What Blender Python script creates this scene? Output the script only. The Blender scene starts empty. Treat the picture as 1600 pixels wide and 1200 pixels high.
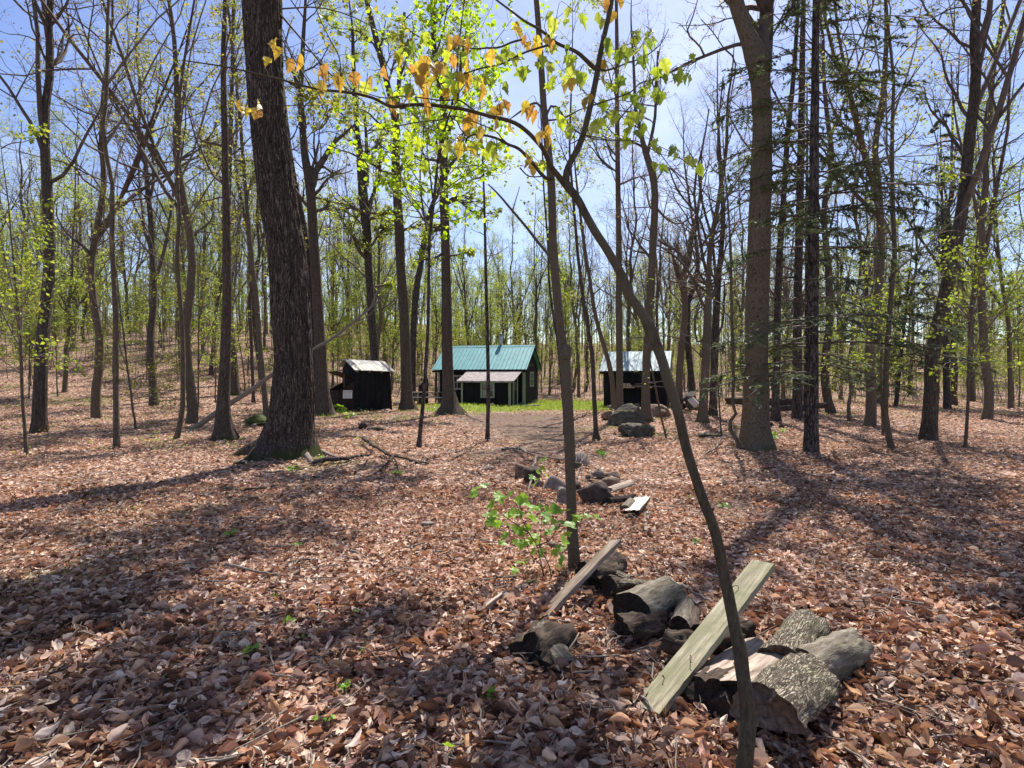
import bpy, math, random
import numpy as np
from mathutils import Vector, Matrix, Euler

scene = bpy.context.scene
col = scene.collection
RNG = np.random.default_rng(7)
RJ = np.random.default_rng(8)
random.seed(7)
R = math.radians

# ------------------------------------------------------------------ camera
F = 906.0                       # focal length in photo pixels (1600 x 1200)
PITCH = math.atan(10 / F)       # camera looks slightly down
EYE = 1.6
cam_d = bpy.data.cameras.new('camera')
cam = bpy.data.objects.new('camera', cam_d)
col.objects.link(cam)
cam.location = (0, 0, EYE)
cam.rotation_euler = (R(90) - PITCH, 0, 0)
cam_d.sensor_fit = 'VERTICAL'
cam_d.sensor_height = 24
cam_d.lens = 24 * F / 1200
cam_d.clip_start = 0.05
cam_d.clip_end = 1500
scene.camera = cam

# ------------------------------------------------------------------ world + sun
SUN_EL, SUN_AZ = R(57), R(16)   # azimuth measured from +Y (view direction) to the right
world = bpy.data.worlds.new('World')
scene.world = world
world.use_nodes = True
wn, wl = world.node_tree.nodes, world.node_tree.links
wn.clear()
w_out = wn.new('ShaderNodeOutputWorld')
w_bg = wn.new('ShaderNodeBackground')
w_sky = wn.new('ShaderNodeTexSky')
w_sky.sky_type = 'NISHITA'
w_sky.sun_disc = False
w_sky.sun_elevation = SUN_EL
w_sky.sun_rotation = SUN_AZ
w_sky.air_density = 1.0
w_sky.dust_density = 0.7
w_sky.ozone_density = 2.2
w_tc = wn.new('ShaderNodeTexCoord')
w_map = wn.new('ShaderNodeMapping')
w_map.inputs['Scale'].default_value = (1.0, 1.0, 1.8)
w_noise = wn.new('ShaderNodeTexNoise')
w_noise.inputs['Scale'].default_value = 2.3
w_noise.inputs['Detail'].default_value = 7
w_noise.inputs['Roughness'].default_value = 0.55
w_ramp = wn.new('ShaderNodeValToRGB')
w_ramp.color_ramp.elements[0].position = 0.47
w_ramp.color_ramp.elements[0].color = (0, 0, 0, 1)
w_ramp.color_ramp.elements[1].position = 0.72
w_ramp.color_ramp.elements[1].color = (0.55, 0.55, 0.55, 1)
w_mix = wn.new('ShaderNodeMixRGB')
w_mix.inputs['Color2'].default_value = (8.5, 9.0, 10.0, 1)
wl.new(w_tc.outputs['Generated'], w_map.inputs['Vector'])
wl.new(w_map.outputs['Vector'], w_noise.inputs['Vector'])
wl.new(w_noise.outputs['Fac'], w_ramp.inputs['Fac'])
wl.new(w_ramp.outputs['Color'], w_mix.inputs['Fac'])
w_hs = wn.new('ShaderNodeHueSaturation'); w_hs.inputs['Saturation'].default_value = 1.08; w_hs.inputs['Value'].default_value = 1.2; w_hs.inputs['Hue'].default_value = 0.515
wl.new(w_sky.outputs['Color'], w_hs.inputs['Color']); wl.new(w_hs.outputs['Color'], w_mix.inputs['Color1'])
wl.new(w_mix.outputs['Color'], w_bg.inputs['Color'])
w_bg.inputs['Strength'].default_value = 0.08
wl.new(w_bg.outputs['Background'], w_out.inputs['Surface'])

sun_d = bpy.data.lights.new('sun', 'SUN')
sun_d.energy = 5.0
sun_d.angle = R(0.53)
sun_d.color = (1.0, 0.95, 0.88)
sun = bpy.data.objects.new('sun', sun_d)
col.objects.link(sun)
to_sun = Vector((math.sin(SUN_AZ) * math.cos(SUN_EL), math.cos(SUN_AZ) * math.cos(SUN_EL), math.sin(SUN_EL)))
sun.rotation_euler = to_sun.to_track_quat('Z', 'Y').to_euler()
sun.location = (0, 0, 60)

scene.view_settings.view_transform = 'Standard'
scene.view_settings.look = 'None'
scene.view_settings.exposure = 0.95
scene.view_settings.gamma = 1.0
scene.view_settings.use_curve_mapping = False
scene.render.engine = 'CYCLES'
scene.cycles.max_bounces = 6
scene.cycles.transparent_max_bounces = 6

# ------------------------------------------------------------------ numeric helpers
def _hash(ix, iy, iz, seed):
    n = (ix * 374761393 + iy * 668265263 + iz * 2147483647 + seed * 1274126177) & 0xFFFFFFFF
    n = ((n ^ (n >> 13)) * 1274126177) & 0xFFFFFFFF
    n = n ^ (n >> 16)
    return (n & 0xFFFFFF) / float(0xFFFFFF)

def noise(x, y, z=0.0, seed=0):
    """value noise in -1..1 (numpy arrays)"""
    x, y, z = np.broadcast_arrays(np.asarray(x, float), np.asarray(y, float), np.asarray(z, float))
    ix, iy, iz = np.floor(x).astype(np.int64), np.floor(y).astype(np.int64), np.floor(z).astype(np.int64)
    fx, fy, fz = x - ix, y - iy, z - iz
    fx, fy, fz = fx * fx * (3 - 2 * fx), fy * fy * (3 - 2 * fy), fz * fz * (3 - 2 * fz)
    r = 0
    for dx in (0, 1):
        for dy in (0, 1):
            for dz in (0, 1):
                w = (fx if dx else 1 - fx) * (fy if dy else 1 - fy) * (fz if dz else 1 - fz)
                r = r + w * _hash(ix + dx, iy + dy, iz + dz, seed)
    return r * 2 - 1

def fbm(x, y, z=0.0, seed=0, octs=3):
    r, a, s = 0, 1.0, 1.0
    for o in range(octs):
        r = r + a * noise(np.asarray(x) * s, np.asarray(y) * s, np.asarray(z) * s, seed + o)
        a *= 0.5; s *= 2.03
    return r / 1.75

def ss(t):
    t = np.clip(t, 0, 1)
    return t * t * (3 - 2 * t)

def gauss(x, y, cx, cy, sx, sy=None):
    sy = sy or sx
    return np.exp(-((x - cx) / sx) ** 2 - ((y - cy) / sy) ** 2)

def H(x, y):
    """terrain height"""
    x = np.asarray(x, float); y = np.asarray(y, float)
    h = 0.035 * fbm(x * 0.9, y * 0.9, 0, 3) + 0.014 * noise(x * 3.1, y * 3.1, 0, 9)
    d = np.sqrt(x * x + y * y)
    h = h + 0.25 * noise(x * 0.13, y * 0.13, 0, 21) * ss((d - 30) / 40)
    h = h + 6.0 * ss((y - 17) / 50) * ss((-x - 5) / 24)
    h = h + 2.6 * ss((y - 46) / 60) + 9.0 * ss((y - 70) / 110)
    h = h + 0.35 * gauss(x, y, 4.9, 22.5, 2.2, 1.6)
    h = h * (0.25 + 0.75 * ss((d - 3.5) / 4))
    h = h + 0.16 * gauss(x, y, -2.6, 30.5, 2.0, 1.2) - 0.10 * gauss(x, y, -0.6, 32.2, 1.4, 1.0)
    h = h + 0.12 * gauss(x, y, -4.7, 12.0, 1.6, 1.3)
    return h

cp, sp = math.cos(PITCH), math.sin(PITCH)
def ray(px, py):
    a, c = (px - 800) / F, (600 - py) / F
    return np.array([a, cp + c * sp, c * cp - sp])

def P(px, py, Y):
    d = ray(px, py)
    return np.array([0, 0, EYE]) + d * (Y / d[1])

def G(px, py, lift=0.0):
    """point of the terrain seen at a photo pixel"""
    d = ray(px, py)
    t = 1.0
    for i in range(4000):
        p = np.array([0, 0, EYE]) + d * t
        if p[2] <= float(H(p[0], p[1])) or t > 190: break
        t += 0.02 + t * 0.0025
    p[2] = float(H(p[0], p[1])) + lift
    return p

def nrm(a):
    return a / np.maximum(np.linalg.norm(a, axis=-1, keepdims=True), 1e-9)

# ------------------------------------------------------------------ mesh building
class MB:
    def __init__(s):
        s.v, s.f, s.c, s.m, s.n = [], [], [], [], 0
    def add(s, verts, faces, color=None, mat=0):
        verts = np.asarray(verts, float).reshape(-1, 3)
        faces = np.asarray(faces, int)
        s.v.append(verts); s.f.append(faces + s.n); s.m.append(np.full(len(faces), mat))
        if color is None: color = np.ones((len(verts), 3)) * 0.5
        color = np.asarray(color, float)
        if color.ndim == 1: color = np.tile(color, (len(verts), 1))
        s.c.append(color); s.n += len(verts)
    def mesh(s, name, mats, origin=(0, 0, 0), smooth=True):
        v = np.concatenate(s.v) - np.asarray(origin, float)
        me = bpy.data.meshes.new(name)
        me.vertices.add(len(v)); me.vertices.foreach_set('co', v.ravel())
        lv = np.concatenate([f.ravel() for f in s.f])
        tot = np.concatenate([np.full(len(f), f.shape[1]) for f in s.f])
        st = np.concatenate([[0], np.cumsum(tot)[:-1]])
        me.loops.add(len(lv)); me.loops.foreach_set('vertex_index', lv)
        me.polygons.add(len(tot)); me.polygons.foreach_set('loop_start', st)
        me.polygons.foreach_set('loop_total', tot)
        me.polygons.foreach_set('use_smooth', np.full(len(tot), smooth))
        me.polygons.foreach_set('material_index', np.concatenate(s.m))
        ca = me.color_attributes.new('Col', 'FLOAT_COLOR', 'POINT')
        c = np.concatenate(s.c); c = np.concatenate([c, np.ones((len(c), 1))], 1)
        ca.data.foreach_set('color', c.ravel())
        for m in (mats if isinstance(mats, (list, tuple)) else [mats]): me.materials.append(m)
        me.update(calc_edges=True); me.validate()
        return me
    def obj(s, name, mats, parent=None, origin=(0, 0, 0), smooth=True):
        o = bpy.data.objects.new(name, s.mesh(name, mats, origin, smooth))
        col.objects.link(o)
        if parent: o.parent = parent
        return o

def tag(o, label=None, cat=None, group=None, kind=None):
    if label: o['label'] = label
    if cat: o['category'] = cat
    if group: o['group'] = group
    if kind: o['kind'] = kind
    return o

def empty(name, loc, label, cat, group=None, rz=0.0):
    o = bpy.data.objects.new(name, None); col.objects.link(o)
    o.empty_display_size = 0.2
    o.location = loc; o.rotation_euler = (0, 0, rz)
    return tag(o, label, cat, group)

def tubes(mb, PP, RR, sides, color=None, mat=0, twist=None):
    """PP (B,n,3) RR (B,n)"""
    PP = np.asarray(PP, float); RR = np.asarray(RR, float)
    if PP.ndim == 2: PP, RR = PP[None], RR[None]
    B, n, _ = PP.shape
    if B == 0: return
    t = nrm(np.gradient(PP, axis=1))
    mean = nrm(PP[:, -1] - PP[:, 0])
    ref = np.where(np.abs(mean[:, 2:3]) > 0.75, np.array([[1.0, 0.13, 0]]), np.array([[0, 0.1, 1.0]]))[:, None, :]
    u = nrm(np.cross(t, ref)); v = np.cross(t, u)
    a = np.arange(sides) * 2 * math.pi / sides
    ring = PP[:, :, None] + RR[:, :, None, None] * (np.cos(a)[None, None, :, None] * u[:, :, None] + np.sin(a)[None, None, :, None] * v[:, :, None])
    k = np.arange(sides); k2 = (k + 1) % sides
    i = np.arange(n - 1)[:, None] * sides
    q = np.stack([i + k, i + k2, i + k2 + sides, i + k + sides], -1).reshape(-1, 4)
    q = (np.arange(B)[:, None, None] * n * sides + q[None]).reshape(-1, 4)
    if color is not None and np.ndim(color) == 2: color = np.repeat(color, n * sides, 0)
    mb.add(ring.reshape(-1, 3), q, color, mat)

def spline(pts, n):
    """Catmull-Rom through rows of pts -> n rows"""
    p = np.asarray(pts, float)
    if len(p) < 3:
        t = np.linspace(0, 1, n)[:, None]; return p[0] * (1 - t) + p[-1] * t
    e = np.vstack([2 * p[0] - p[1], p, 2 * p[-1] - p[-2]])
    seg = np.linalg.norm(np.diff(p[:, :3], axis=0), axis=1) + 1e-6
    cum = np.concatenate([[0], np.cumsum(seg)])
    s = np.linspace(0, cum[-1], n)
    i = np.clip(np.searchsorted(cum, s, side='right') - 1, 0, len(p) - 2)
    t = ((s - cum[i]) / seg[i])[:, None]
    a, b, c, d = e[i], e[i + 1], e[i + 2], e[i + 3]
    return 0.5 * (2 * b + (c - a) * t + (2 * a - 5 * b + 4 * c - d) * t * t + (3 * b - a - 3 * c + d) * t ** 3)

def spawn(PP, RR, LL, k, t0, t1, ang, lenf, rf, up, curv, rng, n=6, rmin=0.0015, Labs=None, tip=0.25):
    B, m, _ = PP.shape
    idx = np.repeat(np.arange(B), k)
    t = rng.uniform(t0, t1, len(idx))
    x = t * (m - 1); i = np.minimum(x.astype(int), m - 2); f = (x - i)[:, None]
    base = PP[idx, i] * (1 - f) + PP[idx, i + 1] * f
    tan = nrm(PP[idx, i + 1] - PP[idx, i])
    r0 = (RR[idx, i] * (1 - f[:, 0]) + RR[idx, i + 1] * f[:, 0])
    rnd = rng.normal(size=(len(idx), 3))
    perp = nrm(rnd - (rnd * tan).sum(1, keepdims=True) * tan)
    a = rng.normal(ang, 0.16, len(idx))[:, None]
    d = np.cos(a) * tan + np.sin(a) * perp
    L = (Labs if Labs is not None else LL[idx] * lenf) * rng.uniform(0.6, 1.25, len(idx)) * (1.15 - 0.6 * t)
    pts = [base]; p = base
    for s in range(n - 1):
        d = nrm(d + rng.normal(0, curv, d.shape) + np.array([0, 0, up]))
        p = p + d * (L / (n - 1))[:, None]
        pts.append(p)
    P2 = np.stack(pts, 1)
    r0 = np.maximum(r0 * rf * rng.uniform(0.75, 1.1, len(idx)), rmin)
    R2 = r0[:, None] * np.linspace(1, tip, n)[None]
    return P2, np.maximum(R2, rmin * 0.6), L

# leaf templates: x across, y along, z normal (units of leaf length)
T_DIAMOND = (np.array([[0, 0, 0], [-0.36, 0.45, 0.06], [0, 1, -0.08], [0.36, 0.45, 0.06]]), np.array([[0, 2, 1], [0, 3, 2]]))
T_LANCE = (np.array([[0, 0, 0], [-0.2, 0.4, 0.05], [0, 0.5, 0], [0.2, 0.4, 0.05], [0, 1, -0.12]]), np.array([[0, 2, 1], [0, 3, 2], [1, 2, 4], [2, 3, 4]]))
_o = [(0, 0), (0.16, 0.1), (0.40, 0.08), (0.33, 0.28), (0.56, 0.50), (0.36, 0.55), (0.22, 0.62), (0.17, 0.80), (0, 1.0),
      (-0.17, 0.80), (-0.22, 0.62), (-0.36, 0.55), (-0.56, 0.50), (-0.33, 0.28), (-0.40, 0.08), (-0.16, 0.1)]
_mv = [(0, 0.42, -0.02)] + [(x, y, 0.10 * abs(x) - 0.16 * (y - 0.3) ** 2 + 0.03 * math.sin(7 * x + 9 * y)) for x, y in _o]
T_MAPLE = (np.array(_mv), np.array([[0, 1 + (i + 1) % 16, 1 + i] for i in range(16)]))
_p = [(0, 0), (0.17, 0.03), (0.33, 0.14), (0.41, 0.32), (0.46, 0.52), (0.30, 0.60), (0.24, 0.74), (0.10, 0.88), (0, 1.04)]
_p = _p + [(-a, b) for a, b in _p[-2:0:-1]]
_mv2 = [(0, 0.45, -0.06)] + [(x * 0.9, y, 0.28 * abs(x) - 0.34 * (y - 0.3) ** 2 + 0.02 * (i % 2)) for i, (x, y) in enumerate(_p)]
T_DROOP = (np.array(_mv2), T_MAPLE[1])
_b = [(-1, 0.3), (0, 0.25), (1, 0.3)]
T_STAR = (np.array([[0, .4, 0], [0, 0, 0], [.45, .2, .04], [.3, .45, 0], [.5, .6, .05], [0.15, .65, 0], [0, 1, -.06], [-.15, .65, 0], [-.5, .6, .05], [-.3, .45, 0], [-.45, .2, .04]]),
          np.array([[0, 1, 2], [0, 2, 4], [0, 4, 6], [0, 6, 8], [0, 8, 10], [0, 10, 1]]))

def leaves(mb, pos, D, N, size, color, tmpl=T_DIAMOND, mat=0):
    V, Fc = tmpl
    D = nrm(D); U = nrm(np.cross(D, N)); N = np.cross(U, D)
    size = np.broadcast_to(np.asarray(size, float), (len(pos),))[:, None, None]
    vv = pos[:, None] + size * (V[None, :, 0:1] * U[:, None] + V[None, :, 1:2] * D[:, None] + V[None, :, 2:3] * N[:, None])
    m = len(V)
    ff = (np.arange(len(pos))[:, None, None] * m + Fc[None]).reshape(-1, Fc.shape[1])
    cc = np.repeat(color, m, 0)
    if m > 7:
        cc = cc * RJ.uniform(.84, 1.16, (len(cc), 1))
        if m == 32: cc = (cc.reshape(-1, 32, 3) * np.where(np.abs(V[:, 0]) < .004, .72, 1.0)[None, :, None]).reshape(-1, 3)
    mb.add(vv.reshape(-1, 3), ff, cc, mat)

def tree_leaves(mb, PP, m, size, pal, rng, tmpl=T_DIAMOND, droop=0.5, spread=0.05, t0=0.35):
    B, n, _ = PP.shape
    if m < 1:
        keep = rng.random(B) < m; PP = PP[keep]; B = len(PP); m = 1
    if m != int(m):
        tree_leaves(mb, PP, m - int(m), size, pal, rng, tmpl, droop, spread, t0)
    m = int(m)
    if B == 0: return
    idx = np.repeat(np.arange(B), m)
    x = rng.uniform(t0, 1, len(idx)) * (n - 1); i = np.minimum(x.astype(int), n - 2); f = (x - i)[:, None]
    pos = PP[idx, i] * (1 - f) + PP[idx, i + 1] * f + rng.normal(0, spread, (len(idx), 3))
    D = rng.normal(size=pos.shape) * [1, 1, 0.5] + [0, 0, -droop]
    N = rng.normal(size=pos.shape) * [0.7, 0.7, 0.5] + [0, 0, 1.0]
    pal = np.asarray(pal)
    c = pal[rng.integers(0, len(pal), len(pos))] * rng.uniform(0.75, 1.2, (len(pos), 1))
    leaves(mb, pos, D, N, size * rng.uniform(0.6, 1.25, len(pos)), c, tmpl)

# ------------------------------------------------------------------ materials
def mat_new(name):
    m = bpy.data.materials.new(name); m.use_nodes = True
    nt = m.node_tree; nt.nodes.clear()
    return m, nt.nodes, nt.links

def ramp(n, pts):
    r = n.new('ShaderNodeValToRGB'); e = r.color_ramp.elements
    e[0].position, e[0].color = pts[0][0], (*pts[0][1], 1)
    e[1].position, e[1].color = pts[-1][0], (*pts[-1][1], 1)
    for p, c in pts[1:-1]:
        k = e.new(p); k.color = (*c, 1)
    return r

def mat_bark(name, dark, mid, light, scale=9.0, zs=0.22, bump=0.6, bd=0.02, moss=0.0, blotch=None, vor=True, spots=None):
    m, n, l = mat_new(name)
    out = n.new('ShaderNodeOutputMaterial'); b = n.new('ShaderNodeBsdfPrincipled')
    b.inputs['Roughness'].default_value = 0.92; b.inputs['Specular IOR Level'].default_value = 0.15
    tc = n.new('ShaderNodeTexCoord'); mp = n.new('ShaderNodeMapping'); mp.inputs['Scale'].default_value = (1, 1, zs)
    l.new(tc.outputs['Object'], mp.inputs['Vector'])
    ns = n.new('ShaderNodeTexNoise'); ns.inputs['Scale'].default_value = scale * 1.4; ns.inputs['Detail'].default_value = 8; ns.inputs['Roughness'].default_value = 0.65
    ns.inputs['Distortion'].default_value = 0.6
    l.new(mp.outputs['Vector'], ns.inputs['Vector'])
    h = ns.outputs['Fac']
    if vor:
        vo = n.new('ShaderNodeTexVoronoi'); vo.feature = 'DISTANCE_TO_EDGE'; vo.inputs['Scale'].default_value = scale * 1.8
        ad = n.new('ShaderNodeMixRGB'); ad.blend_type = 'ADD'; ad.inputs['Fac'].default_value = 0.16
        l.new(mp.outputs['Vector'], ad.inputs['Color1']); l.new(ns.outputs['Color'], ad.inputs['Color2'])
        l.new(ad.outputs['Color'], vo.inputs['Vector'])
        cl = n.new('ShaderNodeMapRange'); cl.inputs['From Max'].default_value = 0.22
        l.new(vo.outputs['Distance'], cl.inputs['Value'])
        mu = n.new('ShaderNodeMath'); mu.operation = 'MULTIPLY_ADD'; mu.inputs[1].default_value = 0.55
        l.new(cl.outputs['Result'], mu.inputs[0])
        m2 = n.new('ShaderNodeMath'); m2.operation = 'MULTIPLY'; m2.inputs[1].default_value = 0.6
        l.new(ns.outputs['Fac'], m2.inputs[0]); l.new(m2.outputs[0], mu.inputs[2])
        h = mu.outputs[0]
    rp = ramp(n, [(0.28, dark), (0.52, mid), (0.85, light)])
    l.new(h, rp.inputs['Fac'])
    c = rp.outputs['Color']
    big = n.new('ShaderNodeTexNoise'); big.inputs['Scale'].default_value = 2.2; big.inputs['Detail'].default_value = 5
    l.new(tc.outputs['Object'], big.inputs['Vector'])
    if blotch:
        br = ramp(n, [(0.5, (0, 0, 0)), (0.64, (1, 1, 1))]); l.new(big.outputs['Fac'], br.inputs['Fac'])
        mx = n.new('ShaderNodeMixRGB'); mx.inputs['Color2'].default_value = (*blotch, 1)
        hf = n.new('ShaderNodeMath'); hf.operation = 'MULTIPLY'; hf.inputs[1].default_value = 0.55
        l.new(br.outputs['Color'], hf.inputs[0]); l.new(hf.outputs[0], mx.inputs['Fac']); l.new(c, mx.inputs['Color1'])
        c = mx.outputs['Color']
    if spots:
        v2 = n.new('ShaderNodeTexVoronoi'); v2.inputs['Scale'].default_value = spots; mp3 = n.new('ShaderNodeMapping'); mp3.inputs['Scale'].default_value = (1, 1, .6)
        l.new(tc.outputs['Object'], mp3.inputs['Vector']); a4 = n.new('ShaderNodeMixRGB'); a4.blend_type = 'ADD'; a4.inputs['Fac'].default_value = .12; l.new(mp3.outputs['Vector'], a4.inputs['Color1']); l.new(ns.outputs['Color'], a4.inputs['Color2']); l.new(a4.outputs['Color'], v2.inputs['Vector'])
        a2 = n.new('ShaderNodeMath'); a2.operation = 'MULTIPLY_ADD'; a2.inputs[1].default_value = .9; l.new(ns.outputs['Fac'], a2.inputs[0]); l.new(v2.outputs['Distance'], a2.inputs[2])
        s2_ = ramp(n, [(.50, (0.22, 0.18, 0.16)), (.66, (1, 1, 1))]); l.new(a2.outputs[0], s2_.inputs['Fac'])
        mx = n.new('ShaderNodeMixRGB'); mx.blend_type = 'MULTIPLY'; mx.inputs['Fac'].default_value = 1; l.new(c, mx.inputs['Color1']); l.new(s2_.outputs['Color'], mx.inputs['Color2']); c = mx.outputs['Color']
    if moss > 0:
        sx = n.new('ShaderNodeSeparateXYZ'); l.new(tc.outputs['Object'], sx.inputs[0])
        mr = n.new('ShaderNodeMapRange'); mr.inputs['From Min'].default_value = moss; mr.inputs['From Max'].default_value = -0.05
        l.new(sx.outputs['Z'], mr.inputs['Value'])
        am = n.new('ShaderNodeMath'); am.operation = 'ADD'; l.new(mr.outputs['Result'], am.inputs[0]); l.new(big.outputs['Fac'], am.inputs[1])
        mr2 = n.new('ShaderNodeMapRange'); mr2.inputs['From Min'].default_value = 1.12; mr2.inputs['From Max'].default_value = 1.42
        l.new(am.outputs[0], mr2.inputs['Value'])
        mx = n.new('ShaderNodeMixRGB'); mx.inputs['Color2'].default_value = (0.065, 0.075, 0.022, 1)
        l.new(mr2.outputs['Result'], mx.inputs['Fac']); l.new(c, mx.inputs['Color1']); c = mx.outputs['Color']
    bp = n.new('ShaderNodeBump'); bp.inputs['Strength'].default_value = bump; bp.inputs['Distance'].default_value = bd
    l.new(h, bp.inputs['Height']); l.new(bp.outputs['Normal'], b.inputs['Normal'])
    l.new(c, b.inputs['Base Color']); l.new(b.outputs['BSDF'], out.inputs['Surface'])
    return m

def mat_leaf(name, trans=0.5, gain=1.0, tint=(1.15, 1.1, 0.5), rough=0.5, spec=0.3):
    m, n, l = mat_new(name)
    out = n.new('ShaderNodeOutputMaterial'); b = n.new('ShaderNodeBsdfPrincipled')
    b.inputs['Roughness'].default_value = rough; b.inputs['Specular IOR Level'].default_value = spec
    at = n.new('ShaderNodeVertexColor'); at.layer_name = 'Col'
    tr = n.new('ShaderNodeBsdfTranslucent'); mx = n.new('ShaderNodeMixShader'); mx.inputs['Fac'].default_value = trans
    mu = n.new('ShaderNodeMixRGB'); mu.blend_type = 'MULTIPLY'; mu.inputs['Fac'].default_value = 1
    mu.inputs['Color2'].default_value = (tint[0] * gain, tint[1] * gain, tint[2] * gain, 1)
    l.new(at.outputs['Color'], b.inputs['Base Color']); l.new(at.outputs['Color'], mu.inputs['Color1'])
    l.new(mu.outputs['Color'], tr.inputs['Color'])
    l.new(b.outputs['BSDF'], mx.inputs[1]); l.new(tr.outputs['BSDF'], mx.inputs[2]); l.new(mx.outputs['Shader'], out.inputs['Surface'])
    return m

def mat_plain(name, c, rough=0.6, metal=0.0, var=0.25, scale=6.0, zs=1.0, bump=0.2, bd=0.004, c2=None, xs=1.0, spec=0.3, ys=1.0):
    m, n, l = mat_new(name)
    out = n.new('ShaderNodeOutputMaterial'); b = n.new('ShaderNodeBsdfPrincipled')
    b.inputs['Roughness'].default_value = rough; b.inputs['Metallic'].default_value = metal; b.inputs['Specular IOR Level'].default_value = spec
    tc = n.new('ShaderNodeTexCoord'); mp = n.new('ShaderNodeMapping'); mp.inputs['Scale'].default_value = (xs, ys, zs)
    ns = n.new('ShaderNodeTexNoise'); ns.inputs['Scale'].default_value = scale; ns.inputs['Detail'].default_value = 8; ns.inputs['Roughness'].default_value = 0.6
    l.new(tc.outputs['Object'], mp.inputs['Vector']); l.new(mp.outputs['Vector'], ns.inputs['Vector'])
    c = np.array(c); lo = c * (1 - var) if c2 is None else np.array(c2); hi = c * (1 + var)
    rp = ramp(n, [(0.35, tuple(lo)), (0.65, tuple(hi))]); l.new(ns.outputs['Fac'], rp.inputs['Fac'])
    l.new(rp.outputs['Color'], b.inputs['Base Color'])
    bp = n.new('ShaderNodeBump'); bp.inputs['Strength'].default_value = bump; bp.inputs['Distance'].default_value = bd
    l.new(ns.outputs['Fac'], bp.inputs['Height']); l.new(bp.outputs['Normal'], b.inputs['Normal'])
    l.new(b.outputs['BSDF'], out.inputs['Surface'])
    return m

def mat_rock(name, c1, c2, moss=0.5, mossc=(0.09, 0.12, 0.02)):
    m, n, l = mat_new(name)
    out = n.new('ShaderNodeOutputMaterial'); b = n.new('ShaderNodeBsdfPrincipled')
    b.inputs['Roughness'].default_value = 0.9; b.inputs['Specular IOR Level'].default_value = 0.2
    tc = n.new('ShaderNodeTexCoord')
    ns = n.new('ShaderNodeTexNoise'); ns.inputs['Scale'].default_value = 9; ns.inputs['Detail'].default_value = 10; ns.inputs['Roughness'].default_value = 0.7
    l.new(tc.outputs['Object'], ns.inputs['Vector'])
    rp = ramp(n, [(0.35, c1), (0.65, c2)]); l.new(ns.outputs['Fac'], rp.inputs['Fac'])
    geo = n.new('ShaderNodeNewGeometry'); sx = n.new('ShaderNodeSeparateXYZ'); l.new(geo.outputs['Normal'], sx.inputs[0])
    n2 = n.new('ShaderNodeTexNoise'); n2.inputs['Scale'].default_value = 3.5; n2.inputs['Detail'].default_value = 6
    l.new(tc.outputs['Object'], n2.inputs['Vector'])
    ad = n.new('ShaderNodeMath'); ad.operation = 'MULTIPLY_ADD'; ad.inputs[1].default_value = 0.16
    l.new(sx.outputs['Z'], ad.inputs[0]); l.new(n2.outputs['Fac'], ad.inputs[2])
    mr = n.new('ShaderNodeMapRange'); mr.inputs['From Min'].default_value = .90 - moss * 0.42; mr.inputs['From Max'].default_value = 1.0 - moss * 0.42
    l.new(ad.outputs[0], mr.inputs['Value'])
    mx = n.new('ShaderNodeMixRGB'); mx.inputs['Color2'].default_value = (*mossc, 1)
    l.new(mr.outputs['Result'], mx.inputs['Fac']); l.new(rp.outputs['Color'], mx.inputs['Color1'])
    bp = n.new('ShaderNodeBump'); bp.inputs['Strength'].default_value = 0.7; bp.inputs['Distance'].default_value = 0.03
    l.new(ns.outputs['Fac'], bp.inputs['Height']); l.new(bp.outputs['Normal'], b.inputs['Normal'])
    l.new(mx.outputs['Color'], b.inputs['Base Color']); l.new(b.outputs['BSDF'], out.inputs['Surface'])
    return m

M = {}
M['bark_big'] = mat_bark('furrowed_bark', (0.014, 0.011, 0.010), (0.075, 0.055, 0.045), (0.20, 0.155, 0.125), scale=19, zs=0.085, bump=1.0, bd=0.03, moss=0.5)
M['bark'] = mat_bark('grey_brown_bark', (0.022, 0.017, 0.014), (0.094, 0.072, 0.058), (0.173, 0.137, 0.108), scale=19, zs=0.13, bump=0.9, bd=0.02, moss=0.35)
M['bark_warm'] = mat_bark('warm_bark', (0.036, 0.027, 0.020), (0.137, 0.104, 0.076), (0.209, 0.166, 0.122), scale=20, zs=0.35, bump=0.8, bd=0.015, moss=0.3, blotch=(0.158, 0.137, 0.094))
M['bark_pock'] = mat_bark('pock_marked_bark', (0.036, 0.029, 0.022), (0.137, 0.108, 0.079), (0.216, 0.173, 0.130), scale=26, zs=0.5, bump=0.8, bd=0.012, moss=0.4, blotch=(0.144, 0.122, 0.086), vor=False, spots=11)
M['bark_dark'] = mat_bark('dark_bark', (0.012, 0.010, 0.010), (0.05, 0.04, 0.036), (0.13, 0.105, 0.095), scale=12, zs=0.2, bump=0.8, bd=0.015)
M['bark_sap'] = mat_bark('sapling_bark', (0.032, 0.024, 0.017), (0.086, 0.066, 0.048), (0.173, 0.137, 0.101), scale=45, zs=0.25, bump=0.6, bd=0.003, blotch=(0.122, 0.108, 0.072))
M['bark_smooth'] = mat_bark('smooth_olive_bark', (0.025, 0.020, 0.013), (0.068, 0.054, 0.035), (0.122, 0.101, 0.065), scale=40, zs=0.3, bump=0.7, bd=0.004, blotch=(0.101, 0.086, 0.054), vor=False)
M['twig'] = mat_plain('twig_bark', (0.10, 0.075, 0.06), 0.85, var=0.35, scale=4, bump=0.1)
M['twig_light'] = mat_plain('pale_twig_bark', (0.17, 0.135, 0.11), 0.85, var=0.35, scale=4, bump=0.1)
M['dead'] = mat_bark('dead_grey_wood', (0.07, 0.055, 0.045), (0.20, 0.165, 0.135), (0.38, 0.33, 0.28), scale=30, zs=0.6, bump=0.5, bd=0.004, vor=False)
M['leaf'] = mat_leaf('spring_leaf', 0.55, 1.15, (1.1, 1.05, 0.6))
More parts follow.
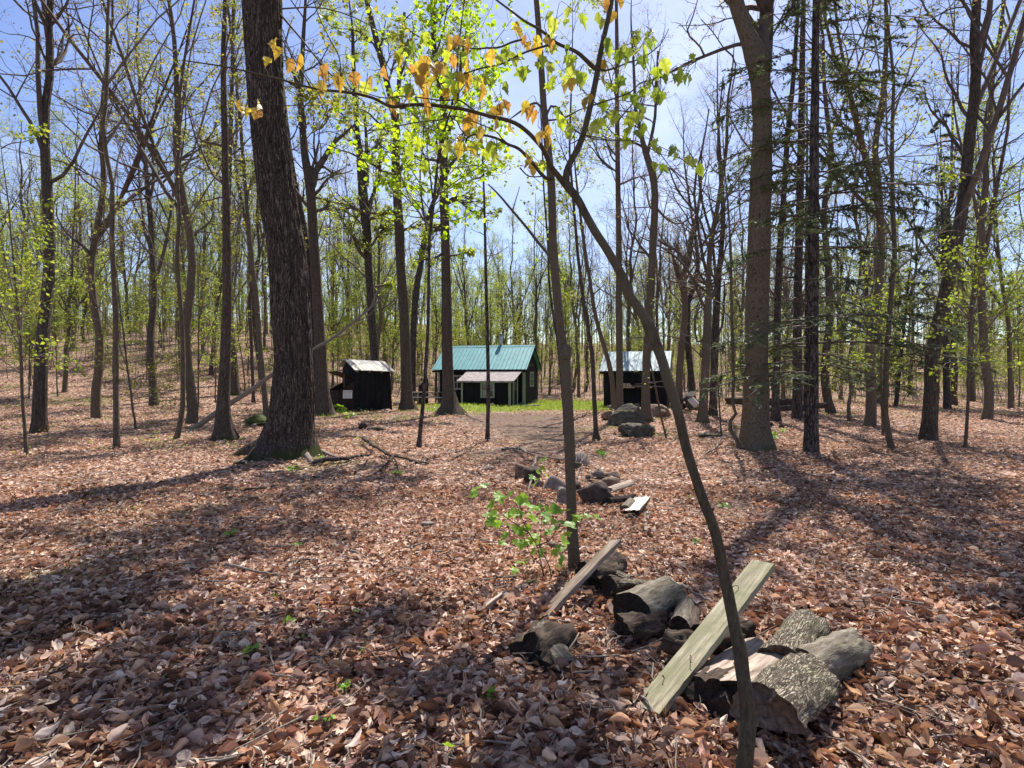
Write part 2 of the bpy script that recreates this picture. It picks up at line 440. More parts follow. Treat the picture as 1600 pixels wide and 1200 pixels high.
M['leaf_bright'] = mat_leaf('bright_spring_leaf', 0.55, 1.05, (1.1, 1.05, 0.7))
M['leaf_near'] = mat_leaf('sapling_leaf', 0.5, 1.25, (1.2, 1.1, 0.5), 0.42)
M['litter'] = mat_leaf('dead_leaf', 0.2, 1.15, (1.25, 0.9, 0.6), 0.7, 0.15)
M['needle'] = mat_leaf('needle', 0.25, 1.0, (1, 1.1, 0.7), 0.6)

# ------------------------------------------------------------------ ground
def steps(lo, hi, d0, g, c=0.0):
    out = [c]; d = d0
    while out[-1] < hi: out.append(out[-1] + d); d = d * g
    neg = [c]; d = d0
    while neg[-1] > lo: neg.append(neg[-1] - d); d = d * g
    return np.array(sorted(set(neg + out)))
gx = steps(-160, 160, 0.09, 1.022)
gy = np.concatenate([np.arange(-14, 1.0, 0.8), 1.0 + (steps(0, 230, 0.07, 1.0135))[0:]])
gy = np.unique(gy[gy > -15])
GX, GY = np.meshgrid(gx, gy)
GZ = H(GX, GY)

def grass_mask(x, y):
    m = gauss(x, y, 1.8, 34.5, 5.2, 6.0) * 1.6 + 0.9 * gauss(x, y, -2.2, 28.8, 2.4, 2.2) + 0.6 * gauss(x, y, -8, 24, 3.5, 1.6) \
        + 0.4 * gauss(x, y, -6, 31, 3.0, 4.0) + 0.5 * gauss(x, y, 2.8, 30.5, 2.5, 2.5)
    m = m + 0.45 * fbm(x * 1.1, y * 1.1, 0, 31)
    return np.clip((m - 0.42) * 1.6, 0, 0.92)
def bare_mask(x, y):
    m = 1.25 * gauss(x, y, 0.2, 23.0, 2.8, 4.5) + 0.9 * gauss(x, y, 0.9, 15.5, 1.8, 4.0) + 0.55 * gauss(x, y, 1.6, 8.7, 1.3, 1.4) + .8 * gauss(x, y, 2.7, 6.9, 1.2, .6) + 0.7 * gauss(x, y, -0.7, 12.3, 1.5, 1.2)
    m = m + 0.3 * fbm(x * 0.9, y * 0.9, 0, 41)
    return np.clip((m - 0.35) * 2.0, 0, 1)
def mossy_mask(x, y):
    return np.clip((fbm(x * 0.55, y * 0.55, 0, 51) - 0.42 + 0.25 * ss((y - 14) / 20)) * 4, 0, 1)

m, n, l = mat_new('forest_floor')
out = n.new('ShaderNodeOutputMaterial'); b = n.new('ShaderNodeBsdfPrincipled'); b.inputs['Roughness'].default_value = 0.95
b.inputs['Specular IOR Level'].default_value = 0.1
tc = n.new('ShaderNodeTexCoord')
at = n.new('ShaderNodeVertexColor'); at.layer_name = 'Col'
se = n.new('ShaderNodeSeparateColor'); l.new(at.outputs['Color'], se.inputs[0])
vo = n.new('ShaderNodeTexVoronoi'); vo.inputs['Scale'].default_value = 17; vo.inputs['Randomness'].default_value = 1.0
mp = n.new('ShaderNodeMapping'); mp.inputs['Scale'].default_value = (1, 1, 0.3)
l.new(tc.outputs['Object'], mp.inputs['Vector'])
nz = n.new('ShaderNodeTexNoise'); nz.inputs['Scale'].default_value = 20; nz.inputs['Detail'].default_value = 3
l.new(mp.outputs['Vector'], nz.inputs['Vector'])
mxv = n.new('ShaderNodeMixRGB'); mxv.inputs['Fac'].default_value = 0.06
l.new(mp.outputs['Vector'], mxv.inputs['Color1']); l.new(nz.outputs['Color'], mxv.inputs['Color2'])
l.new(mxv.outputs['Color'], vo.inputs['Vector'])
sv = n.new('ShaderNodeSeparateColor'); l.new(vo.outputs['Color'], sv.inputs[0])
lr = ramp(n, [(0.0, (0.04, 0.02, 0.014)), (0.3, (0.16, 0.085, 0.055)), (0.6, (0.30, 0.18, 0.13)), (0.85, (0.42, 0.29, 0.22)), (1.0, (0.55, 0.42, 0.34))])
l.new(sv.outputs[0], lr.inputs['Fac'])
# bare soil
n2 = n.new('ShaderNodeTexNoise'); n2.inputs['Scale'].default_value = 7; n2.inputs['Detail'].default_value = 10; n2.inputs['Roughness'].default_value = 0.75
l.new(tc.outputs['Object'], n2.inputs['Vector'])
sr = ramp(n, [(0.32, (0.05, 0.033, 0.025)), (0.5, (0.14, 0.095, 0.07)), (0.68, (0.27, 0.20, 0.155))])
l.new(n2.outputs['Fac'], sr.inputs['Fac'])
mb1 = n.new('ShaderNodeMixRGB'); l.new(se.outputs[1], mb1.inputs['Fac']); l.new(lr.outputs['Color'], mb1.inputs['Color1']); l.new(sr.outputs['Color'], mb1.inputs['Color2'])
gr = ramp(n, [(0.3, (0.06, 0.06, 0.02)), (0.5, (0.14, 0.19, 0.035)), (0.75, (0.26, 0.28, 0.08))])
l.new(n2.outputs['Fac'], gr.inputs['Fac'])
mb2 = n.new('ShaderNodeMixRGB'); l.new(se.outputs[0], mb2.inputs['Fac']); l.new(mb1.outputs['Color'], mb2.inputs['Color1']); l.new(gr.outputs['Color'], mb2.inputs['Color2'])
# moss
mo = ramp(n, [(0.35, (0.05, 0.06, 0.012)), (0.65, (0.16, 0.16, 0.03))]); l.new(n2.outputs['Fac'], mo.inputs['Fac'])
mb3 = n.new('ShaderNodeMixRGB'); l.new(se.outputs[2], mb3.inputs['Fac']); l.new(mb2.outputs['Color'], mb3.inputs['Color1']); l.new(mo.outputs['Color'], mb3.inputs['Color2'])
bp = n.new('ShaderNodeBump'); bp.inputs['Strength'].default_value = 0.8; bp.inputs['Distance'].default_value = 0.04
l.new(sv.outputs[1], bp.inputs['Height'])
bp2 = n.new('ShaderNodeBump'); bp2.inputs['Strength'].default_value = 0.6; bp2.inputs['Distance'].default_value = 0.05
l.new(n2.outputs['Fac'], bp2.inputs['Height']); l.new(bp.outputs['Normal'], bp2.inputs['Normal'])
l.new(bp2.outputs['Normal'], b.inputs['Normal'])
l.new(mb3.outputs['Color'], b.inputs['Base Color']); l.new(b.outputs['BSDF'], out.inputs['Surface'])
M['ground'] = m

gm = MB()
ny, nx = GX.shape
ii = (np.arange(ny - 1)[:, None] * nx + np.arange(nx - 1)[None]).ravel()
gcol = np.stack([grass_mask(GX, GY), bare_mask(GX, GY), mossy_mask(GX, GY) * 0.6], -1).reshape(-1, 3)
gm.add(np.stack([GX, GY, GZ], -1).reshape(-1, 3), np.stack([ii, ii + 1, ii + nx + 1, ii + nx], 1), gcol)
ground = gm.obj('ground', M['ground'])
tag(ground, 'forest floor of brown fallen leaves with bare soil and moss', None, None, 'structure')

# ------------------------------------------------------------------ dead leaves
def curled(cx, cy, w, tw, roll=0.0):
    """beech leaf: seven cross rows of five points, cupped, bent and twisted"""
    v = [(0, -.5, cy * .25)]
    rows = (0.1, 0.26, 0.42, 0.6, 0.78, 0.92); wid = (.5, .88, 1, .86, .55, .24)
    for y, ww in zip(rows, wid):
        for u in (-1, -.55, 0, .55, 1):
            x = u * w * ww; q = y - .5
            z = cx * abs(x) * (1 + abs(u)) + cy * q * q + tw * x * q + .020 * math.sin(23 * y + 4 * u) + .014 * math.sin(41 * y - 5 * u)
            if roll: z += roll * max(0, q) ** 2
            v.append((x * (1 - .25 * abs(cx) * u * u), q, z))
    v.append((0.02, 0.5, cy * .25 + roll * .25))
    f = [(0, 1 + k + 1, 1 + k) for k in range(4)]
    for r in range(5):
        a = 1 + 5 * r
        for k in range(4): f += [(a + k, a + k + 1, a + k + 6), (a + k, a + k + 6, a + k + 5)]
    f += [(26 + k, 26 + k + 1, 31) for k in range(4)]
    return np.array(v), np.array(f)
def curled_lo(cx, cy, w, tw):
    v = [(0, -.5, cy * .25)]
    for y, ww in ((0.27, 0.85), (0.6, 0.85)):
        for u in (-1, 0, 1):
            x = u * w * ww; v.append((x, y - .5, cx * abs(x) * 1.6 + cy * (y - .5) ** 2 + tw * x * (y - .5)))
    v.append((0.02, .5, cy * .25))
    return np.array(v), np.array([(0, 2, 1), (0, 3, 2), (1, 2, 5), (1, 5, 4), (2, 3, 6), (2, 6, 5), (4, 5, 7), (5, 6, 7)])
CURLS = [curled(0.4, 0.4, 0.22, 0.5), curled(0.8, -0.4, 0.2, -0.7), curled(-0.3, 0.6, 0.25, 0.9), curled(0.2, -0.5, 0.22, 1.3), curled(1.5, 0.6, 0.17, 0.4), curled(.35, .2, .24, -1.1, 1.0), curled(-.6, -.5, .13, .7, -.8), curled(.2, .3, .3, .4), curled(2.2, .3, .12, .3)]
CLO = [curled_lo(.5, .5, .23, .7), curled_lo(1.3, -.4, .18, -.8), curled_lo(-.4, .7, .25, 1.3), curled_lo(.2, -.7, .22, -1.2), curled_lo(.6, .3, .11, .5)]
CH = 0.12
T_LIT4 = (np.array([[0, -.5, 0], [-.27, 0, CH], [0, .5, 0.02], [.27, 0.04, CH * .8], [0, 0, 0]]), np.array([[0, 4, 1], [4, 2, 1], [0, 3, 4], [4, 3, 2]]))
T_LIT2 = (np.array([[0, -.5, 0], [-.27, 0, .12], [0, .5, 0], [.27, 0, .12]]), np.array([[0, 2, 1], [0, 3, 2]]))
LP = np.array([1.18, 1.23, 1.24]) * np.array([[0.43, 0.28, 0.205], [0.36, 0.21, 0.14], [0.26, 0.14, 0.09], [0.15, 0.08, 0.055], [0.52, 0.38, 0.29], [0.40, 0.225, 0.12], [0.47, 0.33, 0.25],
               [0.32, 0.18, 0.13], [0.17, 0.095, 0.07], [0.60, 0.47, 0.38], [0.50, 0.37, 0.29], [0.11, 0.06, 0.045], [0.56, 0.43, 0.35], [0.36, 0.20, 0.155]])

def litter_points(y0, y1, dens, rng):
    x0 = -(1.0 * y1 + 1.6)
    nmax = int((y1 - y0) * (-2 * x0) * dens)
    x = rng.uniform(x0, -x0, nmax); y = rng.uniform(y0, y1, nmax)
    k = np.abs(x) < 1.0 * y + 1.6
    x, y = x[k], y[k]
    thin = 1 - 0.93 * np.clip(bare_mask(x, y), 0, 1) - 0.97 * grass_mask(x, y) - 0.3 * mossy_mask(x, y)
    thin *= 0.72 + 0.5 * fbm(x * 1.3, y * 1.3, 0, 77)
    k = rng.random(len(x)) < thin
    return x[k], y[k]

lit = MB()
def scatter(y0, y1, dens, size, tm, pile, tilt, rng):
    x, y = litter_points(y0, y1, dens, rng)
    # extra depth of leaves drifted against the logs
    drift = -0.6 * gauss(x, y, 1.1, 3.4, 0.6, 0.5) * (y < 6)
    z = H(x, y) + rng.random(len(x)) ** 1.5 * (pile * (0.6 + 0.9 * (noise(x * 2.1, y * 2.1, 0, 5) + 0.3).clip(0) + drift)) + 0.004
    a = rng.uniform(0, 2 * math.pi, len(x))
    D = np.stack([np.cos(a), np.sin(a), rng.normal(0, 0.25, len(x))], 1)
    N = np.stack([rng.normal(0, tilt, len(x)), rng.normal(0, tilt, len(x)), np.ones(len(x))], 1)
    c = LP[rng.integers(0, len(LP), len(x))] * rng.uniform(0.7, 1.15, (len(x), 1))
    c *= (0.95 + 0.22 * noise(x * 1.7, y * 1.7, 0, 91))[:, None]
    s = size * np.clip(np.exp(rng.normal(-.08, 0.34, len(x))), 0.4, 1.9)
    if isinstance(tm, list):
        w = rng.integers(0, len(tm), len(x))
        for j, t_ in enumerate(tm):
            q = w == j
            leaves(lit, np.stack([x, y, z], 1)[q], D[q], N[q], s[q], c[q], t_)
    else:
        leaves(lit, np.stack([x, y, z], 1), D, N, s, c, tm)
rg = np.random.default_rng(11)
scatter(1.1, 4.3, 2000, 0.061, CURLS, 0.05, 0.48, rg)
scatter(4.3, 8.5, 1400, 0.058, CLO, 0.045, 0.5, rg)
scatter(8.5, 15, 560, 0.064, T_LIT4, 0.045, 0.5, rg)
scatter(15, 26, 160, 0.08, T_LIT2, 0.04, 0.45, rg)
scatter(26, 44, 45, 0.12, T_LIT2, 0.04, 0.4, rg)
lo_ = lit.obj('leaf_litter', M['litter'], ground, smooth=False)
tag(lo_, kind='stuff')
rg = np.random.default_rng(61); NT = 2600
yt = 1.6 + 26 * rg.random(NT) ** 1.6; xt = rg.uniform(-1.02, 1.02, NT) * (yt + .8); at_ = rg.uniform(0, 6.28, NT); lt_ = rg.uniform(.06, .34, NT) * (1 + yt / 30)
kt = np.linspace(-.5, .5, 5); wob = rg.normal(0, .05, (NT, 5, 1)) * lt_[:, None, None]
pt_ = np.stack([xt[:, None] + np.cos(at_)[:, None] * lt_[:, None] * kt, yt[:, None] + np.sin(at_)[:, None] * lt_[:, None] * kt, np.zeros((NT, 5))], -1) + wob
pt_[..., 2] = H(pt_[..., 0], pt_[..., 1]) + .045 + rg.normal(0, .12, (NT, 1)) * lt_[:, None] * kt + .012 * rg.random((NT, 1))
tw_ = MB(); tubes(tw_, pt_, rg.uniform(.0018, .006, NT)[:, None] * (1 + yt / 25)[:, None] * np.linspace(1, .5, 5)[None], 4)
tg = tw_.obj('twig_debris', M['dead'], ground); tag(tg, kind='stuff')
# the largest single leaves in front of the camera
LEAFM = []
for j in range(10):
    mb = MB(); v, f = CURLS[j % 7]
    fold = v.copy(); fold[:, 2] += 0.12 * np.sin(v[:, 1] * 7 + j) * np.abs(v[:, 0]) * 3
    mb.add(fold, f, LP[j] * 1.05 * RJ.uniform(.82, 1.18, (len(fold), 1)) * np.where(np.abs(v[:, 0]) < .004, .7, 1.0)[:, None])
    LEAFM.append(mb.mesh('leaf', M['litter'], smooth=True))
rg = np.random.default_rng(5)
cnt = 0
while cnt < 280:
    y = rg.uniform(1.9, 3.6); x = rg.uniform(-1.05, 1.05) * y
    lf = bpy.data.objects.new('leaf', LEAFM[rg.integers(0, 10)]); col.objects.link(lf)
    s = rg.uniform(0.055, 0.095)
    lf.location = (x, y, float(H(x, y)) + rg.uniform(0.055, 0.085)); lf.scale = (s, s, s)
    lf.rotation_euler = (rg.normal(0, 0.5), rg.normal(0, 0.5), rg.uniform(0, 6.3)); lf.parent = ground
    cnt += 1

# grass
gb = MB(); rg = np.random.default_rng(3)
def blades(n_, xr, yr, hh, rg, mask, w=0.006):
    x = rg.uniform(*xr, n_); y = rg.uniform(*yr, n_)
    k = rg.random(n_) < mask(x, y)
    x, y = x[k], y[k]; z = H(x, y)
    a = rg.uniform(0, 6.28, len(x)); h_ = hh * rg.uniform(0.4, 1.3, len(x))
    lean = rg.normal(0, 0.35, (len(x), 2)) * h_[:, None]
    ww = w * rg.uniform(0.7, 1.4, len(x))
    b0 = np.stack([x - np.cos(a) * ww, y - np.sin(a) * ww, z], 1); b1 = np.stack([x + np.cos(a) * ww, y + np.sin(a) * ww, z], 1)
    t_ = np.stack([x + lean[:, 0], y + lean[:, 1], z + h_], 1)
    v = np.stack([b0, b1, t_], 1).reshape(-1, 3); f = np.arange(len(x) * 3).reshape(-1, 3)
    pal = np.array([[0.20, 0.31, 0.04], [0.27, 0.36, 0.06], [0.14, 0.24, 0.03], [0.34, 0.36, 0.12]])
    gb.add(v, f, np.repeat(pal[rg.integers(0, 4, len(x))], 3, 0))
blades(42000, (-9, 7), (22, 42), 0.13, rg, grass_mask, 0.012)
blades(9000, (-10, 10), (9, 30), 0.08, rg, lambda x, y: mossy_mask(x, y) * 0.35, 0.008)
g_ = gb.obj('grass', M['leaf'], None)
tag(g_, 'short bright green grass growing round the dark cabin and moss patches', 'grass', None, 'stuff')

# low herbs and moss sprigs of the open wood
gc = MB(); rg = np.random.default_rng(88); n_ = 90000
yy = np.sqrt(rg.uniform(12 ** 2, 46 ** 2, n_)); xx = rg.uniform(-1.0, 1.0, n_) * yy
k = rg.random(n_) < mossy_mask(xx, yy) * .5 * (1 - bare_mask(xx, yy)) + .10 * ss((-xx - 3) / 8) + .05 * ss((yy - 24) / 12) * (xx > 3)
xx, yy = xx[k], yy[k]; n_ = len(xx)
pp = np.stack([xx, yy, H(xx, yy) + rg.uniform(.02, .22, n_) ** 1.3], 1)
DD = rg.normal(size=(n_, 3)) * [1, 1, .3]; NN = rg.normal(0, .35, (n_, 3)) + [0, 0, 1]
pal = np.array([[.16, .24, .04], [.22, .30, .05], [.28, .30, .07], [.12, .19, .04]])
leaves(gc, pp, DD, NN, rg.uniform(.05, .11, n_), pal[rg.integers(0, 4, n_)], T_DIAMOND)
tag(gc.obj('ground_cover', M['leaf'], None, smooth=False), 'patchy low green herbs growing through the fallen leaves', 'ground cover', None, 'stuff')

# ------------------------------------------------------------------ trees
PAL_GREEN = [[0.26, 0.34, 0.05], [0.31, 0.38, 0.06], [0.20, 0.29, 0.05], [0.36, 0.39, 0.08]]
PAL_FRESH = [[0.32, 0.42, 0.06], [0.38, 0.46, 0.07], [0.26, 0.36, 0.05], [0.40, 0.42, 0.10]]
PAL_OLIVE = [[0.24, 0.27, 0.05], [0.30, 0.30, 0.07], [0.20, 0.25, 0.06], [0.33, 0.30, 0.10]]
PAL_RED = [[0.30, 0.16, 0.10], [0.34, 0.20, 0.12], [0.24, 0.14, 0.09], [0.28, 0.24, 0.08]]
PAL_MIX = [[0.22, 0.32, 0.05], [0.28, 0.36, 0.06], [0.33, 0.33, 0.09], [0.17, 0.26, 0.05]]

def crown(bark, leafmat, PPt, RRt, rng, k1, L1, k2=7, k3=5, k4=0, ang=0.95, t0=0.35, t1=0.99, up=0.05, lm=2, ls=0.06, pal=PAL_GREEN,
          tmpl=T_DIAMOND, spread=0.05, curv=0.16, ft=None, extra=None, rf=0.45, sides=(5, 4, 3), droop=0.4, rmin=0.004):
    """limbs + foliage meshes (MBs) for a trunk polyline"""
    lb, fo = MB(), MB()
    p0, r0 = np.asarray(PPt)[None], np.asarray(RRt)[None]
    P1, R1, L_1 = spawn(p0, r0, np.array([1.0]), k1, t0, t1, ang, 1, rf, up, curv, rng, n=9, Labs=np.full(k1, L1), rmin=rmin * 2)
    if extra is not None:
        P1 = np.concatenate([P1, extra[0]]); R1 = np.concatenate([R1, extra[1]])
        L_1 = np.concatenate([L_1, np.linalg.norm(extra[0][:, -1] - extra[0][:, 0], axis=1)])
    tubes(lb, P1, R1, sides[0])
    P2, R2, L_2 = spawn(P1, R1, L_1, k2, 0.15, 1, 0.8, 0.5, 0.6, 0.03, 0.2, rng, n=6, rmin=rmin * 0.7)
    tubes(lb, P2, R2, sides[1])
    last = P2
    if k3:
        P3, R3, L_3 = spawn(P2, R2, L_2, k3, 0.15, 1, 0.7, 0.5, 0.6, 0.02, 0.22, rng, n=4, rmin=rmin * 0.45)
        tubes(lb, P3, R3, sides[2]); last = P3
        if k4:
            P4, R4, _ = spawn(P3, R3, L_3, k4, 0.2, 1, 0.7, 0.5, 0.7, 0.02, 0.2, rng, n=3, rmin=rmin * 0.35)
            tubes(lb, P4, R4, sides[2]); last = np.concatenate([P4[:, ::1]], 0)
    if lm: tree_leaves(fo, last, lm, ls, pal, rng, tmpl, droop, spread)
    return lb, fo

def trunk_mb(pts, rad, sides, flare=0.0, seed=0, rough=0.04, base_z=None, n_flare=5, knots=0):
    """displaced trunk; pts(n,3) rad(n)"""
    mb = MB(); n_ = len(pts)
    t = nrm(np.gradient(pts, axis=0)); u = nrm(np.cross(t, np.array([0.1, 1.0, 0.0]))); v = np.cross(t, u)
    a = np.arange(sides) * 2 * math.pi / sides
    bz = pts[0, 2] if base_z is None else base_z
    hgt = (pts[:, 2] - bz)
    rr = rad[:, None] * np.ones((1, sides))
    ph = seed * 1.7
    lob = 0.55 + 0.45 * np.cos(n_flare * a + ph + 0.8 * np.sin(a * 2 + ph)) 
    rr = rr * (1 + flare * np.exp(-np.clip(hgt, -0.1, 9)[:, None] / (0.9 * rad[0] + 0.12)) * lob[None])
    A, Hh = np.meshgrid(a, hgt)
    nx_, ny_ = np.cos(A), np.sin(A)
    rr = rr * (1 + rough * fbm(nx_ * 2 + seed * 7, ny_ * 2, Hh * 1.3, seed) + 0.6 * rough * noise(nx_ * 6, ny_ * 6 + seed, Hh * 3.0, seed + 3))
    ring = pts[:, None] + rr[..., None] * (np.cos(a)[None, :, None] * u[:, None] + np.sin(a)[None, :, None] * v[:, None])
    k = np.arange(sides); k2 = (k + 1) % sides; i = np.arange(n_ - 1)[:, None] * sides
    q = np.stack([i + k, i + k2, i + k2 + sides, i + k + sides], -1).reshape(-1, 4)
    mb.add(ring.reshape(-1, 3), q)
    return mb, ring

def traced(path, Y, n_=40, top=None, lean=(0, 0), dY=0.0, fixbase=True):
    """photo path rows (px,py,width px), bottom to top -> world pts, radii; continues to height top"""
    rows = []
    for i, (px, py, w) in enumerate(path):
        yy = Y + dY * i / max(1, len(path) - 1)
        p = P(px, py, yy); rows.append([*p, w * 0.5 / F * yy])
    rows = np.array(rows)
    if fixbase:
        g = float(H(rows[0, 0], rows[0, 1])); rows[0, 2] = min(rows[0, 2], g - 0.06)
        if rows[0, 2] > g - 0.06: rows[0, 2] = g - 0.06
    if top and top > rows[-1, 2] + 0.3:
        z0, r0 = rows[-1, 2], rows[-1, 3]
        dirv = rows[-1, :3] - rows[-2, :3]; dirv = dirv / max(0.2, dirv[2])
        k = max(2, int((top - z0) / 1.8))
        for j in range(1, k + 1):
            f = j / k
            q = rows[-1].copy(); dz = (top - z0) / k
            q[:3] += dirv * dz * np.array([0.7, 0.7, 1]); dirv = dirv * [0.8, 0.8, 1]; dirv[2] = 1
            q[:2] += RNG.normal(0, 0.06 * dz, 2)
            q[3] = r0 * (1 - 0.85 * f)
            rows = np.vstack([rows, q])
    s = spline(rows, n_)
    s[:, 3] = np.maximum(s[:, 3], 0.003)
    return s[:, :3], s[:, 3]

def base_of(path, Y):
    if Y is None:
        g = G(path[0][0], path[0][1]); return g[1]
    return Y

def limb_from(paths, Y, dY=0.0, n_=9):
    """hand traced limbs of a tree: list of photo paths"""
    PP, RR = [], []
    for k, p in enumerate(paths):
        yy = Y
        rows = np.array([[*P(px, py, yy + dY * i), w * 0.5 / F * yy] for i, (px, py, w) in enumerate(p)])
        s = spline(rows, n_); PP.append(s[:, :3]); RR.append(np.maximum(s[:, 3], 0.003))
    return np.array(PP), np.array(RR)

def make_tree(name, label, path, Y=None, top=None, bark='bark', sides=14, n_=40, flare=0.5, group=None, seed=1, limbs=None, rough=0.05,
              leafmat='leaf', twig='twig', cr=None, cat='tree', dY=0.0, limb_dY=0.15):
    Y = base_of(path, Y)
    pts, rad = traced(path, Y, n_, top, dY=dY)
    o = (pts[0, 0], pts[0, 1], float(H(pts[0, 0], pts[0, 1])))
    t = empty(name, o, label, cat, group)
    mb, ring = trunk_mb(pts, rad, sides, flare, seed, rough, o[2])
    mb.obj('trunk', M[bark], t, o)
    extra = limb_from(limbs, Y, limb_dY) if limbs else None
    if cr is not None:
        rng = np.random.default_rng(seed * 13 + 5)
        lb, fo = crown(None, None, pts, rad, rng, extra=extra, **cr)
        lb.obj('branches', M[twig], t, o)
        if fo.n: fo.obj('foliage', M[leafmat], t, o, smooth=False)
    return t, pts, rad
TREE = 'tree'

# --- the thick trunk at the left
big_path = [(443, 735, 112), (446, 712, 100), (450, 690, 80), (454, 660, 71), (458, 620, 66), (459, 560, 59), (454, 480, 59), (449, 400, 57), (437, 330, 57), (429, 267, 57), (420, 190, 56), (414, 120, 56), (411, 55, 57), (409, 0, 60), (404, -80, 58)]
bigY = 11.4
pts, rad = traced(big_path, bigY, 330, top=19.0)
o = (pts[0, 0], pts[0, 1], float(H(pts[0, 0], pts[0, 1])))
big = empty('oak_tree', o, 'thick furrowed dark trunk rising at the left, flared mossy foot, nearest large tree', 'tree')
S_ = 150
t_ = nrm(np.gradient(pts, axis=0)); u_ = nrm(np.cross(t_, np.array([0.1, 1.0, 0.0]))); v_ = np.cross(t_, u_)
a_ = np.arange(S_) * 2 * math.pi / S_
A_, H_ = np.meshgrid(a_, pts[:, 2] - o[2])
nx_, ny_ = np.cos(A_), np.sin(A_)
rr = rad[:, None] * np.ones((1, S_))
# root buttresses: a long one to the left, one to the right front
fl = np.exp(-np.clip(H_, -0.2, 9) / 0.32)
ang = lambda c, w: np.exp(-(np.angle(np.exp(1j * (A_ - c))) / w) ** 2)
ridge = np.abs(noise(nx_ * 7 + 3, ny_ * 7, H_ * 1.1 + 1.5 * noise(nx_ * 3, ny_ * 3, H_ * 1.5, 4), 2))
rr = rr * (1 + 0.05 * fbm(nx_ * 1.5, ny_ * 1.5, H_ * 0.7, 8)) - 0.030 * (1 - np.clip(ridge * 3.0, 0, 1)) - 0.012 * (1 - np.clip(np.abs(noise(nx_ * 15, ny_ * 15, H_ * 2.6, 6)) * 3, 0, 1))
lobes = 0.35 + 0.35 * np.cos(5 * A_ + 1.0)
rr = rr * (1 + 0.28 * fl * lobes + fl * 0.35 * (ang(math.pi, 0.5) + ang(-0.5, 0.25) + ang(0.2, 0.22)))
ring = pts[:, None] + rr[..., None] * (np.cos(a_)[None, :, None] * u_[:, None] + np.sin(a_)[None, :, None] * v_[:, None])
mb = MB(); k = np.arange(S_); k2 = (k + 1) % S_; i = np.arange(len(pts) - 1)[:, None] * S_
mb.add(ring.reshape(-1, 3), np.stack([i + k, i + k2, i + k2 + S_, i + k + S_], -1).reshape(-1, 4))
mb.obj('trunk', M['bark_big'], big, o)
# roots running out over the ground
def root(pxs, r0, parent, o, mat, seed=1, r1=0.25):
    pp = np.array([G(a, b, c) for a, b, c in pxs]); s = spline(pp, 16)
    r = r0 * np.linspace(1, r1, 16); mb, _ = trunk_mb(s, r, 10, 0, seed, 0.25)
    return mb.obj('root', M[mat], parent, o)
root([(478, 668, 0.30), (482, 690, 0.12), (496, 706, 0.05), (520, 714, 0.01), (545, 718, -0.03)], 0.13, big, o, 'dead', 2)
root([(466, 705, 0.12), (478, 715, 0.05), (492, 728, 0.0)], 0.10, big, o, 'dead', 3)
root([(415, 700, 0.12), (395, 716, 0.04), (372, 726, 0.0), (352, 718, -0.03)], 0.11, big, o, 'bark_big', 4)
rng = np.random.default_rng(71)
ex = limb_from([[(440, -40, 22), (560, -130, 18), (700, -230, 12), (860, -300, 7)], [(400, -120, 22), (260, -220, 16), (120, -300, 9)],
                [(436, 20, 3.5), (470, 60, 3), (520, 120, 2.4), (570, 160, 1.5)], [(436, 14, 2.6), (500, 12, 2.2), (560, 30, 1.8), (620, 65, 1)],
                [(440, 60, 2.2), (500, 160, 2), (520, 200, 1.2)]], bigY, 0.25)
lb, fo = crown(None, None, pts[230:], rad[230:], rng, 10, 4.5, 7, 5, 3, ang=1.1, t0=0.1, up=0.05, lm=2, ls=0.085, pal=PAL_OLIVE, tmpl=T_STAR, extra=ex, spread=0.08)
shade_limbs = limb_from([[(440, -40, 22), (560, -130, 20), (700, -210, 16), (860, -270, 12), (1000, -330, 7)], [(440, -60, 18), (520, -230, 16), (640, -380, 12), (760, -520, 7)]], bigY, -0.35)  # unseen leafy limbs above the frame, added to throw dappled shade on the foreground
for q in range(2):
    l2, f2 = crown(None, None, shade_limbs[0][q], shade_limbs[1][q], rng, 9, 2.4, 6, 5, 2, ang=1.0, t0=0.25, up=0.03, lm=7, ls=0.15, pal=PAL_OLIVE, tmpl=T_DIAMOND, spread=0.07)
    for src, dst in ((l2, lb), (f2, fo)):
        for vv, ff, cc_ in zip(src.v, src.f, src.c): dst.v.append(vv); dst.f.append(ff + dst.n - 0); dst.c.append(cc_); dst.m.append(np.zeros(len(ff), int))
        dst.n += src.n
    tubes(lb, shade_limbs[0][q], shade_limbs[1][q], 8)
lb.obj('branches', M['twig'], big, o); fo.obj('foliage', M['leaf'], big, o, smooth=False)

CRN = dict(k1=16, L1=3.4, k2=7, k3=5, k4=3, t0=0.33, lm=1.5, ls=0.09, pal=PAL_OLIVE, tmpl=T_DIAMOND)
# --- traced trees of the photograph, left to right
make_tree('maple_tree', 'grey trunk with pale flared foot cut by the left edge, before the hillside', [(352, 688, 26), (349, 640, 20), (352, 560, 16), (355, 470, 14), (354, 380, 12), (352, 250, 10), (349, 100, 8)], 14.8, 15, 'bark', flare=0.9, seed=3, cr={**CRN, 'k1': 9, 'L1': 2.6})
make_tree('maple_tree', 'rough dark trunk on the left hillside, just right of the pale edge trunk', [(365, 578, 18), (361, 540, 15), (356, 480, 11), (354, 400, 9), (357, 300, 8), (362, 150, 6), (365, 0, 5)], 33, 21, 'bark', seed=4, cr=CRN)
make_tree('young_maple', 'thin grey leaning stem crossing a curved one, left of the thick trunk', [(417, 645, 9), (411, 590, 8.5), (405, 530, 8), (401, 470, 7.5), (396, 430, 7), (390, 370, 6.5), (384, 300, 5.5), (376, 200, 5), (368, 120, 4), (358, 30, 3.4)], 22, 17.5, 'bark_warm', seed=5, cr={**CRN, 'L1': 2.2, 'k1': 12}, sides=10)
